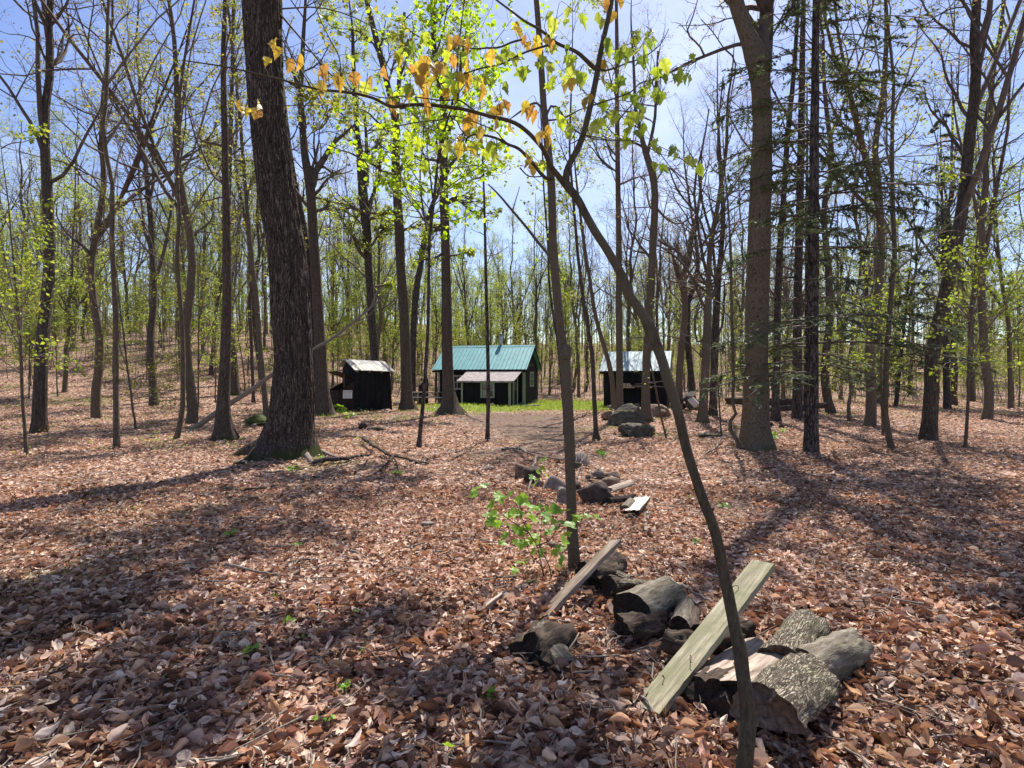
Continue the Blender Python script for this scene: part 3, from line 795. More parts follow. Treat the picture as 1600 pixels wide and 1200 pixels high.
make_tree('young_maple', 'curved thin stem crossing behind the leaning grey one, left of the thick trunk', [(396, 585, 5), (392, 520, 5.5), (390, 470, 5.5), (397, 435, 5), (405, 400, 4.5), (402, 330, 4), (408, 200, 3)], 30, 17, 'bark', seed=6, cr={**CRN, 'L1': 2.2, 'k1': 9}, sides=8)
make_tree('maple_tree', 'left and darker of two trunks close behind the thick left trunk', [(497, 625, 17), (492, 560, 16), (487, 470, 15), (481, 400, 13), (473, 350, 11), (462, 290, 8), (452, 230, 7), (440, 120, 5)], 25.5, 15, 'bark_dark', seed=7, cr={**CRN, 'k1': 8, 'L1': 2.5}, rough=.12)
make_tree('maple_tree', 'ivy footed right trunk of the pair behind the thick left trunk, forking high up', [(507, 628, 25), (503, 590, 19), (498, 500, 17), (493, 420, 15), (488, 340, 14), (484, 285, 15), (476, 240, 11), (472, 190, 10), (470, 140, 8), (474, 60, 6)], 24.5, 20, 'bark', seed=8,
          limbs=[[(487, 290, 11), (492, 268, 10), (508, 245, 9), (520, 225, 6), (560, 190, 4)], [(491, 330, 5), (503, 328, 5), (511, 322, 4), (512, 310, 2)], [(484, 275, 5), (494, 240, 4), (498, 220, 2), (500, 190, 1.5)], [(478, 200, 4), (470, 150, 3), (455, 110, 2)]], cr=CRN, rough=.12)
make_tree('ash_tree', 'straight dark trunk standing behind the leaning privy', [(587, 600, 15), (585, 556, 13), (580, 480, 12), (575, 400, 12), (572, 350, 15), (568, 310, 15), (564, 270, 12), (561, 230, 9), (556, 180, 7), (552, 90, 6)], 32.5, 23, 'bark_dark', seed=9,
          limbs=[[(576, 330, 8), (582, 305, 7), (592, 280, 6), (594, 240, 5), (596, 200, 4)], [(583, 360, 5), (600, 353, 5), (612, 345, 4), (624, 338, 3)], [(569, 355, 3), (555, 340, 3), (535, 328, 2), (515, 322, 1)], [(573, 290, 8), (573, 250, 7), (572, 210, 5), (568, 160, 4)], [(586, 448, 4), (600, 446, 4), (614, 444, 3)], [(580, 385, 4), (595, 362, 4), (610, 350, 2)]], cr={**CRN, 'pal': PAL_FRESH, 'lm': 4, 'ls': .12}, rough=.08)
make_tree('ash_tree', 'grey trunk between the privy and the picnic table', [(638, 645, 23), (636, 625, 18), (634, 560, 16), (631, 480, 15.5), (626, 420, 14.5), (624, 360, 15), (621, 310, 14), (618, 260, 13), (620, 210, 12), (612, 160, 10), (600, 110, 9), (585, 50, 9), (568, -20, 7)], 28.6, 24, 'bark', seed=10,
          limbs=[[(627, 360, 5), (645, 356, 5), (662, 350, 4), (680, 348, 2)], [(621, 345, 4), (610, 330, 4), (596, 334, 3)], [(617, 215, 9), (622, 150, 8), (626, 90, 6), (632, 20, 5)], [(622, 300, 3), (605, 285, 3), (590, 270, 2)]], cr={**CRN, 'pal': PAL_FRESH, 'k1': 18, 'lm': 3}, rough=.08)
make_tree('ash_tree', 'darker leaning trunk behind the picnic table, next to the grey trunk', [(645, 618, 10), (645, 560, 10), (647, 500, 10), (651, 450, 10), (658, 410, 9), (664, 370, 8), (672, 330, 7), (684, 300, 5), (700, 270, 4)], 38, 20, 'bark_dark', seed=11, cr=CRN, limbs=[[(652, 440, 4), (655, 410, 4), (659, 380, 3), (660, 350, 2)]])
make_tree('ash_tree', 'stout trunk with spreading roots, straight in front of the teal cabin', [(702, 652, 34), (702, 640, 26), (701, 615, 19), (699, 560, 17.5), (698, 500, 16.5), (697, 440, 15), (696, 380, 14), (694, 320, 14), (693, 270, 13), (694, 230, 12), (696, 200, 11), (690, 150, 9), (680, 90, 8), (677, 40, 8), (676, -30, 7)], 25.2, 22, 'bark', seed=12, flare=1.0, rough=.07,
          limbs=[[(698, 320, 5), (715, 312, 5), (740, 332, 3), (770, 333, 2)], [(695, 345, 4), (680, 360, 4), (664, 372, 3)], [(697, 320, 5), (706, 310, 4), (724, 306, 3), (745, 290, 2)], [(700, 205, 9), (712, 170, 7), (718, 120, 6), (728, 50, 4)], [(693, 395, 4), (675, 405, 4), (650, 405, 2)], [(699, 400, 4), (715, 398, 3), (738, 392, 2)]],
          cr={**CRN, 'k1': 18, 'pal': PAL_FRESH, 'lm': 4, 'ls': .12})
make_tree('young_maple', 'slim dark bright-leaved sapling between the grey trunk and the cabin tree', [(654, 699, 7), (657, 668, 6.5), (662, 620, 6), (666, 560, 5.6), (669, 500, 5.2), (670, 430, 5), (671, 375, 5), (676, 330, 5), (681, 285, 4.5), (684, 250, 4), (692, 210, 3.6), (702, 180, 3), (712, 130, 2.6), (718, 60, 2)], 13.2, 12.5, 'bark_dark', seed=13, sides=9, rough=.06,
          limbs=[[(667, 360, 3), (660, 320, 3), (656, 280, 2.6), (660, 230, 2), (664, 170, 1.4)], [(676, 310, 3), (672, 270, 2.6), (668, 240, 2.2), (664, 190, 1.6), (650, 110, 1)], [(664, 345, 2), (645, 320, 1.8), (622, 295, 1.4), (600, 270, .9)], [(684, 255, 2), (700, 230, 1.8), (726, 205, 1.2), (750, 190, .8)], [(690, 215, 2), (670, 160, 1.8), (640, 110, 1.3), (600, 60, .8)],
                 [(706, 160, 2), (735, 120, 1.6), (770, 70, 1.2), (800, 30, .8)], [(683, 262, 2), (720, 262, 1.6), (745, 258, 1.2), (770, 262, .7)], [(676, 335, 2), (705, 345, 1.5), (735, 335, 1.0)], [(664, 300, 2), (630, 250, 1.6), (580, 230, 1.2), (530, 222, .8)]],
          leafmat='leaf_bright',
          cr=dict(k1=34, L1=2.1, k2=7, k3=4, t0=0.42, lm=3.0, ls=0.105, pal=[[0.38, 0.56, 0.02], [0.46, 0.62, 0.03], [0.32, 0.50, 0.02]], tmpl=T_STAR, spread=0.07, rmin=0.003, up=0.02), limb_dY=0.12)
make_tree('young_maple', 'very slim straight dark sapling standing in front of the cabin roof', [(761, 688, 8), (762, 670, 6.4), (763, 600, 6), (761, 500, 5.4), (759, 420, 4.8), (757, 330, 3.6), (755, 270, 2.8), (752, 200, 2), (748, 130, 1.4)], 14.6, None, 'bark_dark', seed=14, sides=9,
          cr=dict(k1=16, L1=1.1, k2=4, k3=2, t0=0.5, lm=1, ls=0.07, pal=PAL_GREEN, tmpl=T_STAR, rmin=0.003))
make_tree('young_maple', 'thin crooked dark stem partly hidden by the nearest upright sapling', [(883, 677, 5), (881, 640, 4.4), (876, 580, 4.2), (871, 533, 4), (864, 490, 3.8), (858, 440, 3.5), (856, 380, 3.2), (850, 300, 2.6), (846, 200, 2)], 16.4, 9.5, 'bark_dark', seed=15, sides=8,
          cr=dict(k1=12, L1=1.3, k2=5, k3=3, t0=0.4, lm=2, ls=0.08, pal=PAL_GREEN, tmpl=T_STAR, rmin=0.003))
make_tree('young_maple', 'slim brown stem with mossy foot left of the green roofed shed', [(932, 692, 11), (931, 675, 7.5), (928, 610, 7), (926, 560, 6.6), (920, 520, 6.2), (913, 480, 6), (907, 430, 5.4), (903, 400, 5), (899, 350, 4.4), (894, 290, 4), (890, 230, 3.2), (893, 130, 2.6)], 14.9, 11.5, 'bark', seed=16, sides=9, flare=.8,
          cr=dict(k1=16, L1=1.7, k2=6, k3=3, t0=0.45, lm=1.5, ls=0.085, pal=PAL_GREEN, tmpl=T_STAR, rmin=0.003))
make_tree('maple_tree', 'slanting grey stem leaning over the left end of the shed', [(959, 636, 8), (957, 600, 8), (952, 570, 7.5), (945, 545, 7), (936, 515, 6.5), (928, 480, 6), (922, 440, 5.5), (914, 390, 5), (905, 320, 4)], 25, 13, 'bark_warm', seed=17, sides=9, cr={**CRN, 'L1': 2.0, 'k1': 9})
make_tree('maple_tree', 'straight tall brown trunk rising behind the mossy boulder at the shed', [(968, 650, 13), (968, 620, 11), (968, 560, 10.5), (967, 480, 10), (967, 400, 9), (966, 320, 8), (965, 240, 7.6), (964, 160, 6.6), (964, 80, 6), (963, 0, 5), (963, -60, 4.5)], 23.0, 20, 'bark_warm', seed=18, sides=12, cr={**CRN, 'L1': 2.6, 't0': .45})
make_tree('maple_tree', 'reddish brown trunk right of the mossy boulder, forking near the top', [(1010, 662, 20), (1009, 640, 15), (1009, 600, 13), (1011, 550, 12.5), (1014, 500, 12), (1017, 450, 12), (1019, 400, 11), (1022, 350, 11), (1023, 300, 11), (1019, 270, 11), (1011, 245, 10), (1005, 225, 8), (1000, 200, 6), (993, 170, 5), (990, 100, 4)], 20.5, 15.5, 'bark_warm', seed=19, sides=14, rough=.08,
          limbs=[[(1012, 240, 6), (1019, 210, 5.5), (1024, 180, 5), (1025, 150, 4.5), (1028, 80, 3)], [(1022, 320, 4), (1040, 340, 3.5), (1062, 350, 3), (1090, 330, 2)], [(1023, 285, 2.4), (1045, 262, 2), (1075, 300, 1.6)]], cr={**CRN, 'pal': PAL_RED, 'lm': 0.6, 'k1': 16, 'ls': .05, 'L1': 2.6})
make_tree('maple_tree', 'left stem of the crooked pair right of the shed', [(1060, 622, 10), (1061, 590, 10), (1065, 540, 10), (1070, 500, 10), (1070, 460, 9), (1068, 430, 9), (1076, 410, 8), (1080, 370, 7), (1090, 330, 5), (1095, 290, 4)], 29, 14, 'bark_warm', seed=20, sides=10,
          limbs=[[(1069, 470, 5), (1062, 440, 5), (1055, 420, 4), (1050, 395, 4), (1040, 380, 3)], [(1073, 420, 6), (1062, 395, 5), (1045, 385, 5), (1028, 375, 3)]], cr={**CRN, 'pal': PAL_RED, 'lm': 0.5, 'ls': .05})
make_tree('maple_tree', 'right stem of the crooked pair right of the shed, over the woodpile', [(1082, 628, 12), (1080, 590, 10), (1075, 540, 10), (1074, 500, 9), (1076, 470, 8), (1084, 450, 7), (1090, 420, 6), (1088, 380, 5), (1080, 330, 4)], 29.5, 15, 'bark_dark', seed=21, sides=10,
          limbs=[[(1076, 440, 6), (1090, 445, 5), (1105, 458, 5), (1118, 470, 3)]], cr={**CRN, 'pal': PAL_RED, 'lm': 0.5, 'ls': .05})
make_tree('beech_tree', 'tan trunk with fanning crooked limbs right of the woodpile', [(1097, 668, 18), (1098, 650, 14), (1101, 600, 13), (1104, 540, 13), (1106, 490, 12), (1107, 450, 9), (1108, 410, 8), (1112, 370, 8), (1120, 330, 7), (1128, 280, 6), (1135, 230, 5), (1137, 160, 4), (1143, 120, 3)], 20.2, 13.5, 'bark_warm', seed=22, rough=.08,
          limbs=[[(1104, 520, 5), (1094, 535, 4), (1088, 528, 3), (1086, 500, 3), (1096, 470, 2)], [(1108, 470, 7), (1120, 450, 6), (1116, 410, 5), (1112, 370, 4), (1098, 320, 4), (1090, 260, 3)], [(1108, 440, 6), (1101, 415, 5), (1090, 350, 4), (1085, 290, 4), (1100, 220, 3), (1108, 170, 2)], [(1107, 500, 5), (1085, 442, 5), (1070, 415, 4), (1040, 390, 3), (1000, 370, 2)],
                 [(1112, 370, 4), (1135, 310, 3.5), (1160, 270, 3), (1185, 225, 2)], [(1126, 290, 4), (1122, 230, 3.5), (1124, 180, 3), (1130, 120, 2)], [(1110, 400, 4), (1092, 340, 3.5), (1060, 300, 3), (1045, 262, 2)], [(1100, 560, 2.5), (1060, 528, 2.2), (1010, 526, 1.8), (975, 530, 1)]],
          cr={**CRN, 'pal': PAL_RED, 'lm': 0.5, 'k1': 14, 'ls': .05, 'k4': 2, 'L1': 2.2})
make_tree('maple_tree', 'dark trunk showing behind the tan fan-limbed trunk', [(1114, 650, 12), (1115, 600, 11), (1117, 540, 12), (1119, 490, 11), (1122, 440, 10), (1126, 400, 8), (1130, 340, 7), (1126, 260, 5)], 24, 15, 'bark_dark', seed=23, limbs=[[(1118, 530, 5), (1128, 510, 4), (1131, 480, 3), (1132, 440, 2)]], cr={**CRN, 'pal': PAL_RED, 'lm': 0.5, 'ls': .05, 'L1': 2.6})
make_tree('young_beech', 'thin wavy stem bending sharply near its foot, left of the big right trunk', [(1163, 712, 7), (1159, 702, 6.5), (1148, 682, 6), (1138, 664, 6), (1144, 655, 5), (1150, 648, 5), (1145, 630, 5), (1146, 600, 5), (1145, 540, 5), (1143, 480, 4.5), (1142, 420, 4), (1139, 340, 3), (1132, 260, 2)], 12.6, 8, 'bark_warm', seed=24, sides=8, flare=.2,
          cr=dict(k1=14, L1=1.1, k2=5, k3=3, t0=0.3, lm=0.3, ls=0.05, pal=PAL_GREEN, rmin=0.0022))
make_tree('young_beech', 'short leafless twiggy stem between the tan trunk and the big right trunk', [(1128, 690, 3), (1125, 650, 2.6), (1122, 600, 2.2), (1118, 570, 1.8), (1112, 540, 1)], 15.5, None, 'bark_warm', seed=25, sides=6, flare=.1,
          cr=dict(k1=14, L1=0.8, k2=4, k3=2, t0=0.3, lm=0, rmin=0.002), twig='twig_light')
# big right tree
make_tree('beech_tree', 'big pock-marked trunk at the right, mossy at the foot, splitting in two high up', [(1180, 708, 56), (1181, 697, 46), (1181, 670, 39), (1182, 620, 37), (1182, 560, 34), (1183, 500, 34), (1184, 440, 34), (1186, 380, 33), (1188, 310, 32), (1190, 240, 30), (1191, 190, 28), (1189, 140, 28), (1186, 110, 32), (1180, 85, 33), (1166, 50, 24), (1152, 10, 22), (1135, -50, 19), (1110, -120, 17)], 12.9, 19, 'bark_pock', seed=26, sides=40, n_=160, flare=0.45, rough=.06,
          limbs=[[(1192, 115, 26), (1196, 70, 24), (1198, 20, 22), (1203, -50, 18), (1215, -160, 14)], [(1176, 66, 7), (1150, 70, 6), (1125, 78, 5.5), (1100, 88, 5), (1080, 96, 5), (1062, 106, 4.5), (1045, 114, 3.5), (1015, 128, 2.4), (995, 145, 1.5)],
                 [(1100, 86, 3.4), (1092, 70, 3), (1080, 60, 3), (1074, 48, 2.6), (1082, 28, 2.2), (1090, 0, 1.6)], [(1134, 78, 2.6), (1146, 90, 2.6), (1149, 110, 2.4), (1142, 150, 2), (1137, 200, 1.5)], [(1130, 74, 2), (1112, 48, 1.8), (1095, 30, 1.3)], [(1150, 32, 2.2), (1140, 28, 2), (1110, 38, 1.6), (1060, 40, 1)],
                 [(1205, 60, 4), (1225, 20, 3), (1245, -20, 2)]],
          cr=dict(k1=10, L1=2.6, k2=6, k3=5, k4=2, t0=0.55, lm=0.35, ls=0.045, pal=PAL_RED, tmpl=T_DIAMOND, rmin=0.003))
make_tree('hemlock_tree', 'dark reddish bare trunk just right of the big pock-marked trunk', [(1212, 653, 13), (1212, 620, 11.5), (1214, 560, 11), (1215, 480, 10.5), (1218, 400, 10), (1225, 300, 8.5), (1230, 220, 8), (1238, 140, 7), (1244, 60, 6), (1248, -20, 5)], 21.5, 20, 'bark_dark', seed=27, sides=12, cr={**CRN, 'lm': 0, 'k1': 30, 'L1': 1.5, 't0': .12, 'k2': 5, 'k3': 3, 'ang': 1.4})
make_tree('hemlock_tree', 'dark trunk at the right edge beside a fallen log', [(1246, 645, 15), (1246, 600, 14), (1246, 500, 13), (1248, 400, 12), (1250, 300, 11), (1252, 200, 10), (1254, 60, 8)], 22.5, 21, 'bark_dark', seed=28, sides=12, cr={**CRN, 'lm': 0, 'k1': 30, 'L1': 1.6, 't0': .12, 'k2': 5, 'k3': 3, 'ang': 1.4})

# --- near upright sapling with a broken stub
nY = 4.85
near_path = [(897, 905, 22), (897, 885, 18), (895, 840, 17), (893, 790, 16), (891, 740, 16), (890, 690, 16), (888, 640, 16), (885, 590, 16.5), (882, 555, 17), (878, 530, 14), (873, 490, 13), (868, 440, 13), (864, 385, 13), (863, 340, 12.5), (861, 283, 12.5), (857, 240, 12), (853, 200, 11), (849, 160, 10), (846, 110, 9.5), (842, 50, 9), (838, 0, 8.5), (833, -60, 8)]
pts, rad = traced(near_path, nY, 150, top=6.6)
o = (pts[0, 0], pts[0, 1], float(H(pts[0, 0], pts[0, 1])))
nt = empty('young_maple', o, 'nearest upright brown sapling with a broken stub at mid height, beside the leafy seedling', 'tree')
mb, _ = trunk_mb(pts, rad, 22, 0.25, 31, 0.10, o[2])
s = spline(np.array([P(883, 560, nY - .03), P(885, 548, nY - .035), P(886, 538, nY - .04)]), 6)
mb.obj('trunk', M['bark_sap'], nt, o)
mb, _ = trunk_mb(s, np.array([.045, .05, .05, .046, .045, .03]), 14, 0, 5, 0.2); mb.obj('broken_stub', M['bark_sap'], nt, o)
for k_, (px, py) in enumerate([(900, 727), (889, 612), (891, 698), (878, 520), (862, 405)]):
    c_ = P(px, py, nY); s = np.array([c_, c_ + [0.03, -0.02, 0.01], c_ + [0.045, -0.03, 0.015]])
    mb, _ = trunk_mb(spline(s, 6), np.array([.03, .028, .024, .019, .012, .004]), 10, 0, k_, 0.2); mb.obj('knot', M['bark_sap'], nt, o)
bl = [[(861, 402, 5), (842, 380, 4.6), (820, 352, 4.2), (797, 325, 3.8), (780, 305, 3.2), (763, 288, 2.0)],
      [(800, 332, 2), (805, 315, 1.6), (812, 292, 1)],
      [(853, 183, 4), (862, 165, 4), (876, 175, 3.6), (885, 190, 3.2), (905, 208, 2.6), (935, 215, 2), (955, 220, 1.4)],
      [(855, 188, 3.4), (868, 187, 3), (885, 182, 2.6), (905, 172, 2), (925, 165, 1.4), (952, 155, 1)],
      [(847, 170, 3.6), (838, 161, 3.6), (826, 165, 3.2), (808, 178, 2.6), (797, 186, 1.6)]]
PP, RR = limb_from(bl, nY, 0.05, 14)
for a_, r_ in zip(PP, RR):
    mb = MB(); tubes(mb, a_, r_, 8); mb.obj('branch', M['bark_sap'], nt, o)

# --- leaning sapling close to the camera, forking overhead, with big hanging leaves
def lpath(rows, y0, y1, n_=40, fix=False):
    rr = []
    for i, (px, py, w) in enumerate(rows):
        yy = y0 + (y1 - y0) * i / (len(rows) - 1); rr.append([*P(px, py, yy), w * .5 / F * yy])
    s = spline(rr, n_); return s[:, :3], np.maximum(s[:, 3], 0.0018)
lean_rows = [(1160, 1330, 27), (1164, 1200, 22), (1168, 1150, 22), (1169, 1120, 23), (1163, 1070, 21), (1160, 1050, 21), (1156, 1015, 21), (1149, 985, 18), (1142, 950, 17), (1135, 915, 17), (1128, 880, 16.5), (1121, 845, 16), (1112, 815, 15.5), (1100, 785, 15.5), (1088, 750, 14.5), (1076, 712, 14.5), (1070, 690, 14.5), (1062, 655, 14.5),
             (1052, 620, 15), (1042, 590, 16), (1035, 565, 15), (1026, 540, 16), (1017, 517, 18), (1006, 495, 15), (994, 477, 14), (982, 460, 15), (974, 435, 13), (960, 410, 13), (945, 385, 12.5), (930, 362, 12.5), (915, 335, 12), (903, 312, 12), (890, 295, 13), (882, 283, 14)]
lp, lr = lpath(lean_rows, 2.16, 3.05, 170)
g0 = float(H(lp[0, 0], lp[0, 1]))
if lp[0, 2] > g0 - .05: lp = np.vstack([[lp[0, 0], lp[0, 1], g0 - .06], lp]); lr = np.concatenate([[lr[0] * 1.1], lr])
o = (lp[0, 0], lp[0, 1], g0)
lt = empty('striped_maple', o, 'smooth leaning sapling in the right foreground, forking overhead with orange and green leaves', 'tree')
mb, _ = trunk_mb(lp, lr, 28, 0.5, 41, 0.11, o[2]); mb.obj('trunk', M['bark_smooth'], lt, o)
near_br = [
    ([(884, 288, 12), (886, 268, 10.5), (892, 252, 9.5), (903, 232, 9.5), (912, 208, 9), (919, 180, 9), (926, 150, 9), (932, 120, 9), (936, 95, 8.5), (942, 65, 8), (950, 30, 7.5), (956, 0, 7), (966, -50, 6)], 3.05, 3.5),
    ([(880, 285, 10), (870, 272, 9), (862, 262, 8.5), (855, 246, 8), (848, 232, 7.5), (838, 220, 7), (824, 206, 6.5), (808, 194, 6.5), (790, 187, 6.2), (770, 183, 6), (745, 176, 5.6), (720, 170, 5.6), (690, 166, 5.4), (665, 164, 5.4), (640, 164, 5.4), (615, 167, 5.2), (600, 162, 4.8), (585, 154, 4.6), (560, 147, 4.4), (530, 143, 4.2), (500, 140, 3.8), (470, 133, 3.4), (430, 122, 3), (400, 115, 2.8), (350, 104, 2.4), (290, 95, 1.8)], 3.05, 2.75),
    ([(864, 278, 7), (855, 279, 6), (846, 272, 5.5), (838, 262, 5), (828, 250, 5), (815, 236, 5), (806, 230, 4.8), (795, 226, 4.5), (778, 217, 4), (760, 212, 3.6), (742, 210, 3.2), (731, 215, 2.6), (727, 224, 1.6)], 3.03, 2.9),
    ([(930, 108, 8), (920, 98, 7), (905, 84, 6), (893, 77, 5.5), (880, 72, 5), (868, 66, 5), (855, 55, 4.6), (840, 44, 4.2), (820, 33, 3.8), (800, 18, 3.2), (776, 0, 2.8), (750, -22, 2)], 3.2, 3.0),
    ([(868, 68, 3.6), (852, 72, 3.4), (838, 76, 3.2), (820, 82, 3.2), (800, 92, 3), (780, 101, 2.8), (755, 106, 2.5), (735, 112, 2.2), (715, 120, 2), (695, 129, 1.8), (680, 133, 1.4)], 3.05, 2.85),
    ([(815, 62, 3.4), (800, 66, 3.2), (780, 74, 3), (760, 75, 2.8), (740, 76, 2.4), (715, 70, 1.8)], 2.95, 2.85),
    ([(795, 228, 3), (784, 222, 3), (812, 262, 2.4), (826, 275, 2), (846, 276, 2)][2:], 2.98, 3.0),
    ([(934, 107, 4), (945, 110, 3), (962, 106, 2.6), (980, 98, 2.2), (1000, 92, 2), (1020, 80, 1.6), (1035, 65, 1.2), (1045, 45, .9)], 3.3, 3.3),
    ([(925, 165, 3), (940, 160, 2.6), (965, 152, 2.4), (985, 144, 2.2), (1000, 130, 2.2), (1015, 126, 2.2), (1028, 120, 1.6)], 3.2, 3.25),
    ([(985, 178, 1.5), (1000, 160, 1.8), (1008, 140, 1.6), (1020, 128, 1.6)], 3.2, 3.25),
    ([(912, 210, 2.6), (925, 216, 2), (945, 219, 2), (975, 219, 1.6), (1000, 222, 1.4), (1030, 240, 1.2), (1060, 246, 1), (1078, 258, .8), (1095, 264, .7)], 3.15, 3.2),
    ([(942, 70, 2.4), (938, 82, 2), (934, 92, 1.8), (936, 104, 1.8)], 3.3, 3.3),
    ([(745, 176, 3), (728, 163, 2.6), (715, 156, 2.6), (690, 157, 2.4), (660, 153, 2), (630, 150, 2), (600, 153, 1.8), (560, 142, 1.2)], 2.96, 2.85),
    ([(795, 226, 2), (782, 214, 2), (775, 205, 1.8), (755, 196, 1.8), (725, 185, 1.8), (703, 181, 2.2), (690, 187, 2), (660, 190, 1.8), (630, 195, 1.6), (600, 202, 1.4), (560, 205, 1.1)], 2.95, 2.85),
    ([(703, 182, 2.2), (714, 190, 2), (720, 202, 2), (730, 214, 1.6)], 2.92, 2.9),
    ([(533, 143, 2), (532, 120, 2), (530, 90, 1.8), (515, 60, 1.6), (500, 30, 1.6), (490, 0, 1.5), (482, -20, 1.2)], 2.84, 2.8),
    ([(484, 210, 1.4), (510, 192, 1.5), (508, 165, 1.5), (480, 120, 1.2), (450, 72, 1), (440, 55, .8)], 2.8, 2.8),
    ([(495, 164, 1.4), (470, 165, 1.3), (433, 164, 1), (410, 160, 1)], 2.8, 2.8),
]
net = [lp[::3]]
for k_, (px, py, sg_) in enumerate([(1171, 1120, 1), (1137, 940, 1), (1099, 783, 1), (1019, 516, 1), (1055, 640, -1), (985, 470, -1), (960, 405, 1)]):
    j_ = int(np.argmin(np.abs(lp[:, 2] - P(px, py, 2.7)[2]))); c_ = lp[j_]; s = np.array([c_, c_ + [sg_ * lr[j_] * .9, -.004, .004], c_ + [sg_ * lr[j_] * 1.35, -.006, .012]])
    mb, _ = trunk_mb(spline(s, 6), lr[j_] * np.array([.95, .8, .62, .45, .3, .1]), 10, 0, k_, 0.2); mb.obj('knot', M['bark_smooth'], lt, o)
for rows, a, b_ in near_br:
    q, r_ = lpath(rows, a, b_, max(10, 3 * len(rows)))
    mb, _ = trunk_mb(q, r_, 10 if rows[0][2] > 5 else 7, 0, len(net), 0.08); mb.obj('branch', M['bark_smooth'], lt, o)
    net.append(q)
OR = [(427, 75), (421, 102), (441, 88), (453, 104), (467, 94), (384, 178), (398, 176), (411, 188), (404, 168), (376, 165), (503, 134), (530, 130), (553, 126), (513, 118), (534, 122), (575, 128), (588, 116), (620, 92), (640, 110), (655, 105), (668, 100), (680, 112), (690, 108), (606, 168), (616, 168), (652, 152), (664, 172), (672, 150), (612, 160),
      (705, 64), (718, 70), (735, 72), (731, 86), (759, 92), (773, 86), (664, 112), (690, 108), (709, 100), (722, 104), (721, 120), (735, 122), (729, 136), (757, 130), (755, 145), (803, 42), (806, 52), (822, 65), (827, 74), (835, 60), (843, 78), (856, 70), (848, 62), (880, 140), (889, 136), (905, 128), (945, 100), (943, 122), (944, 10), (820, 168), (832, 174), (838, 184), (780, 172), (790, 168),
      (770, 196), (778, 178), (735, 182), (745, 186), (728, 206), (737, 192), (745, 214), (718, 222), (734, 232), (790, 200), (916, 162), (922, 158), (852, 216), (860, 210), (850, 222), (665, 122), (678, 128), (649, 130), (700, 150), (714, 140), (817, 250), (832, 264), (752, 208), (726, 234), (960, 28), (966, 8)]
GR = [(660, 66), (668, 62), (645, 78), (630, 88), (690, 82), (700, 88), (640, 142), (646, 152), (645, 178), (660, 182), (642, 212), (650, 190), (706, 140), (715, 128), (700, 135), (692, 140), (716, 92), (743, 84), (790, 86), (797, 92), (818, 112), (802, 92), (770, 134), (760, 126), (786, 140), (862, 36), (870, 42), (856, 30), (895, 26), (900, 34), (912, 10), (920, 4), (852, 98), (862, 106), (864, 128), (855, 140), (892, 108), (902, 120), (896, 100), (909, 116), (913, 124), (886, 90), (884, 108), (868, 74), (866, 80),
      (876, 192), (886, 206), (892, 214), (935, 196), (928, 200), (945, 165), (955, 182), (984, 58), (990, 70), (978, 78), (986, 84), (1012, 70), (1020, 66), (1006, 82), (1016, 92), (996, 98), (974, 88), (950, 84), (962, 92), (1036, 104), (1030, 112), (1040, 122), (1053, 124), (1072, 124), (1078, 128), (1066, 116), (1008, 145), (1022, 152), (1036, 154), (1030, 142), (980, 154), (988, 158), (1003, 176), (985, 185), (950, 188), (936, 196), (962, 182), (978, 192), (992, 212), (1000, 204), (980, 222), (1016, 238), (1024, 228), (1030, 266), (1046, 238), (1054, 242), (1075, 255), (1092, 266), (1020, 262), (960, 140), (970, 128), (948, 70),
      (640, 236), (652, 222), (660, 262), (671, 266), (684, 268), (775, 250), (768, 232), (758, 242), (745, 236), (940, 36), (932, 28), (545, 95), (572, 138), (618, 176), (700, 232), (845, 262)]
rgl = np.random.default_rng(19)
DROOPM, MAPM = [], []
OPAL = [(0.44, 0.29, 0.07), (0.50, 0.36, 0.08), (0.42, 0.24, 0.09), (0.50, 0.42, 0.08), (0.32, 0.25, 0.09)]
GPAL = [(0.36, 0.48, 0.06), (0.30, 0.42, 0.06), (0.42, 0.54, 0.07), (0.20, 0.30, 0.06), (0.40, 0.48, 0.12)]
def leaf_mesh(tm, c, kk):
    mb = MB(); v = tm[0].copy(); v[:, 2] += 0.05 * np.sin(v[:, 1] * (4 + kk) + kk) + 0.06 * v[:, 0] * math.sin(kk * 2.1)
    v[:, 0] *= 1 + .12 * math.sin(kk); mb.add(v, tm[1], np.array(c) * RJ.uniform(.8, 1.2, (len(v), 1)) * np.where(np.abs(v[:, 0]) < .01, .75, 1.0)[:, None]); return mb.mesh('leaf', M['leaf_near'], smooth=False)
for kk, c in enumerate(OPAL): DROOPM.append(leaf_mesh(T_DROOP, c, kk)); DROOPM.append(leaf_mesh(T_DROOP, c, kk + 7))
for kk, c in enumerate(GPAL): MAPM.append(leaf_mesh(T_MAPLE, c, kk)); MAPM.append(leaf_mesh(T_DROOP, c, kk + 9)); MAPM.append(leaf_mesh(T_MAPLE, c, kk + 4))
netp = np.concatenate(net)
twg = []
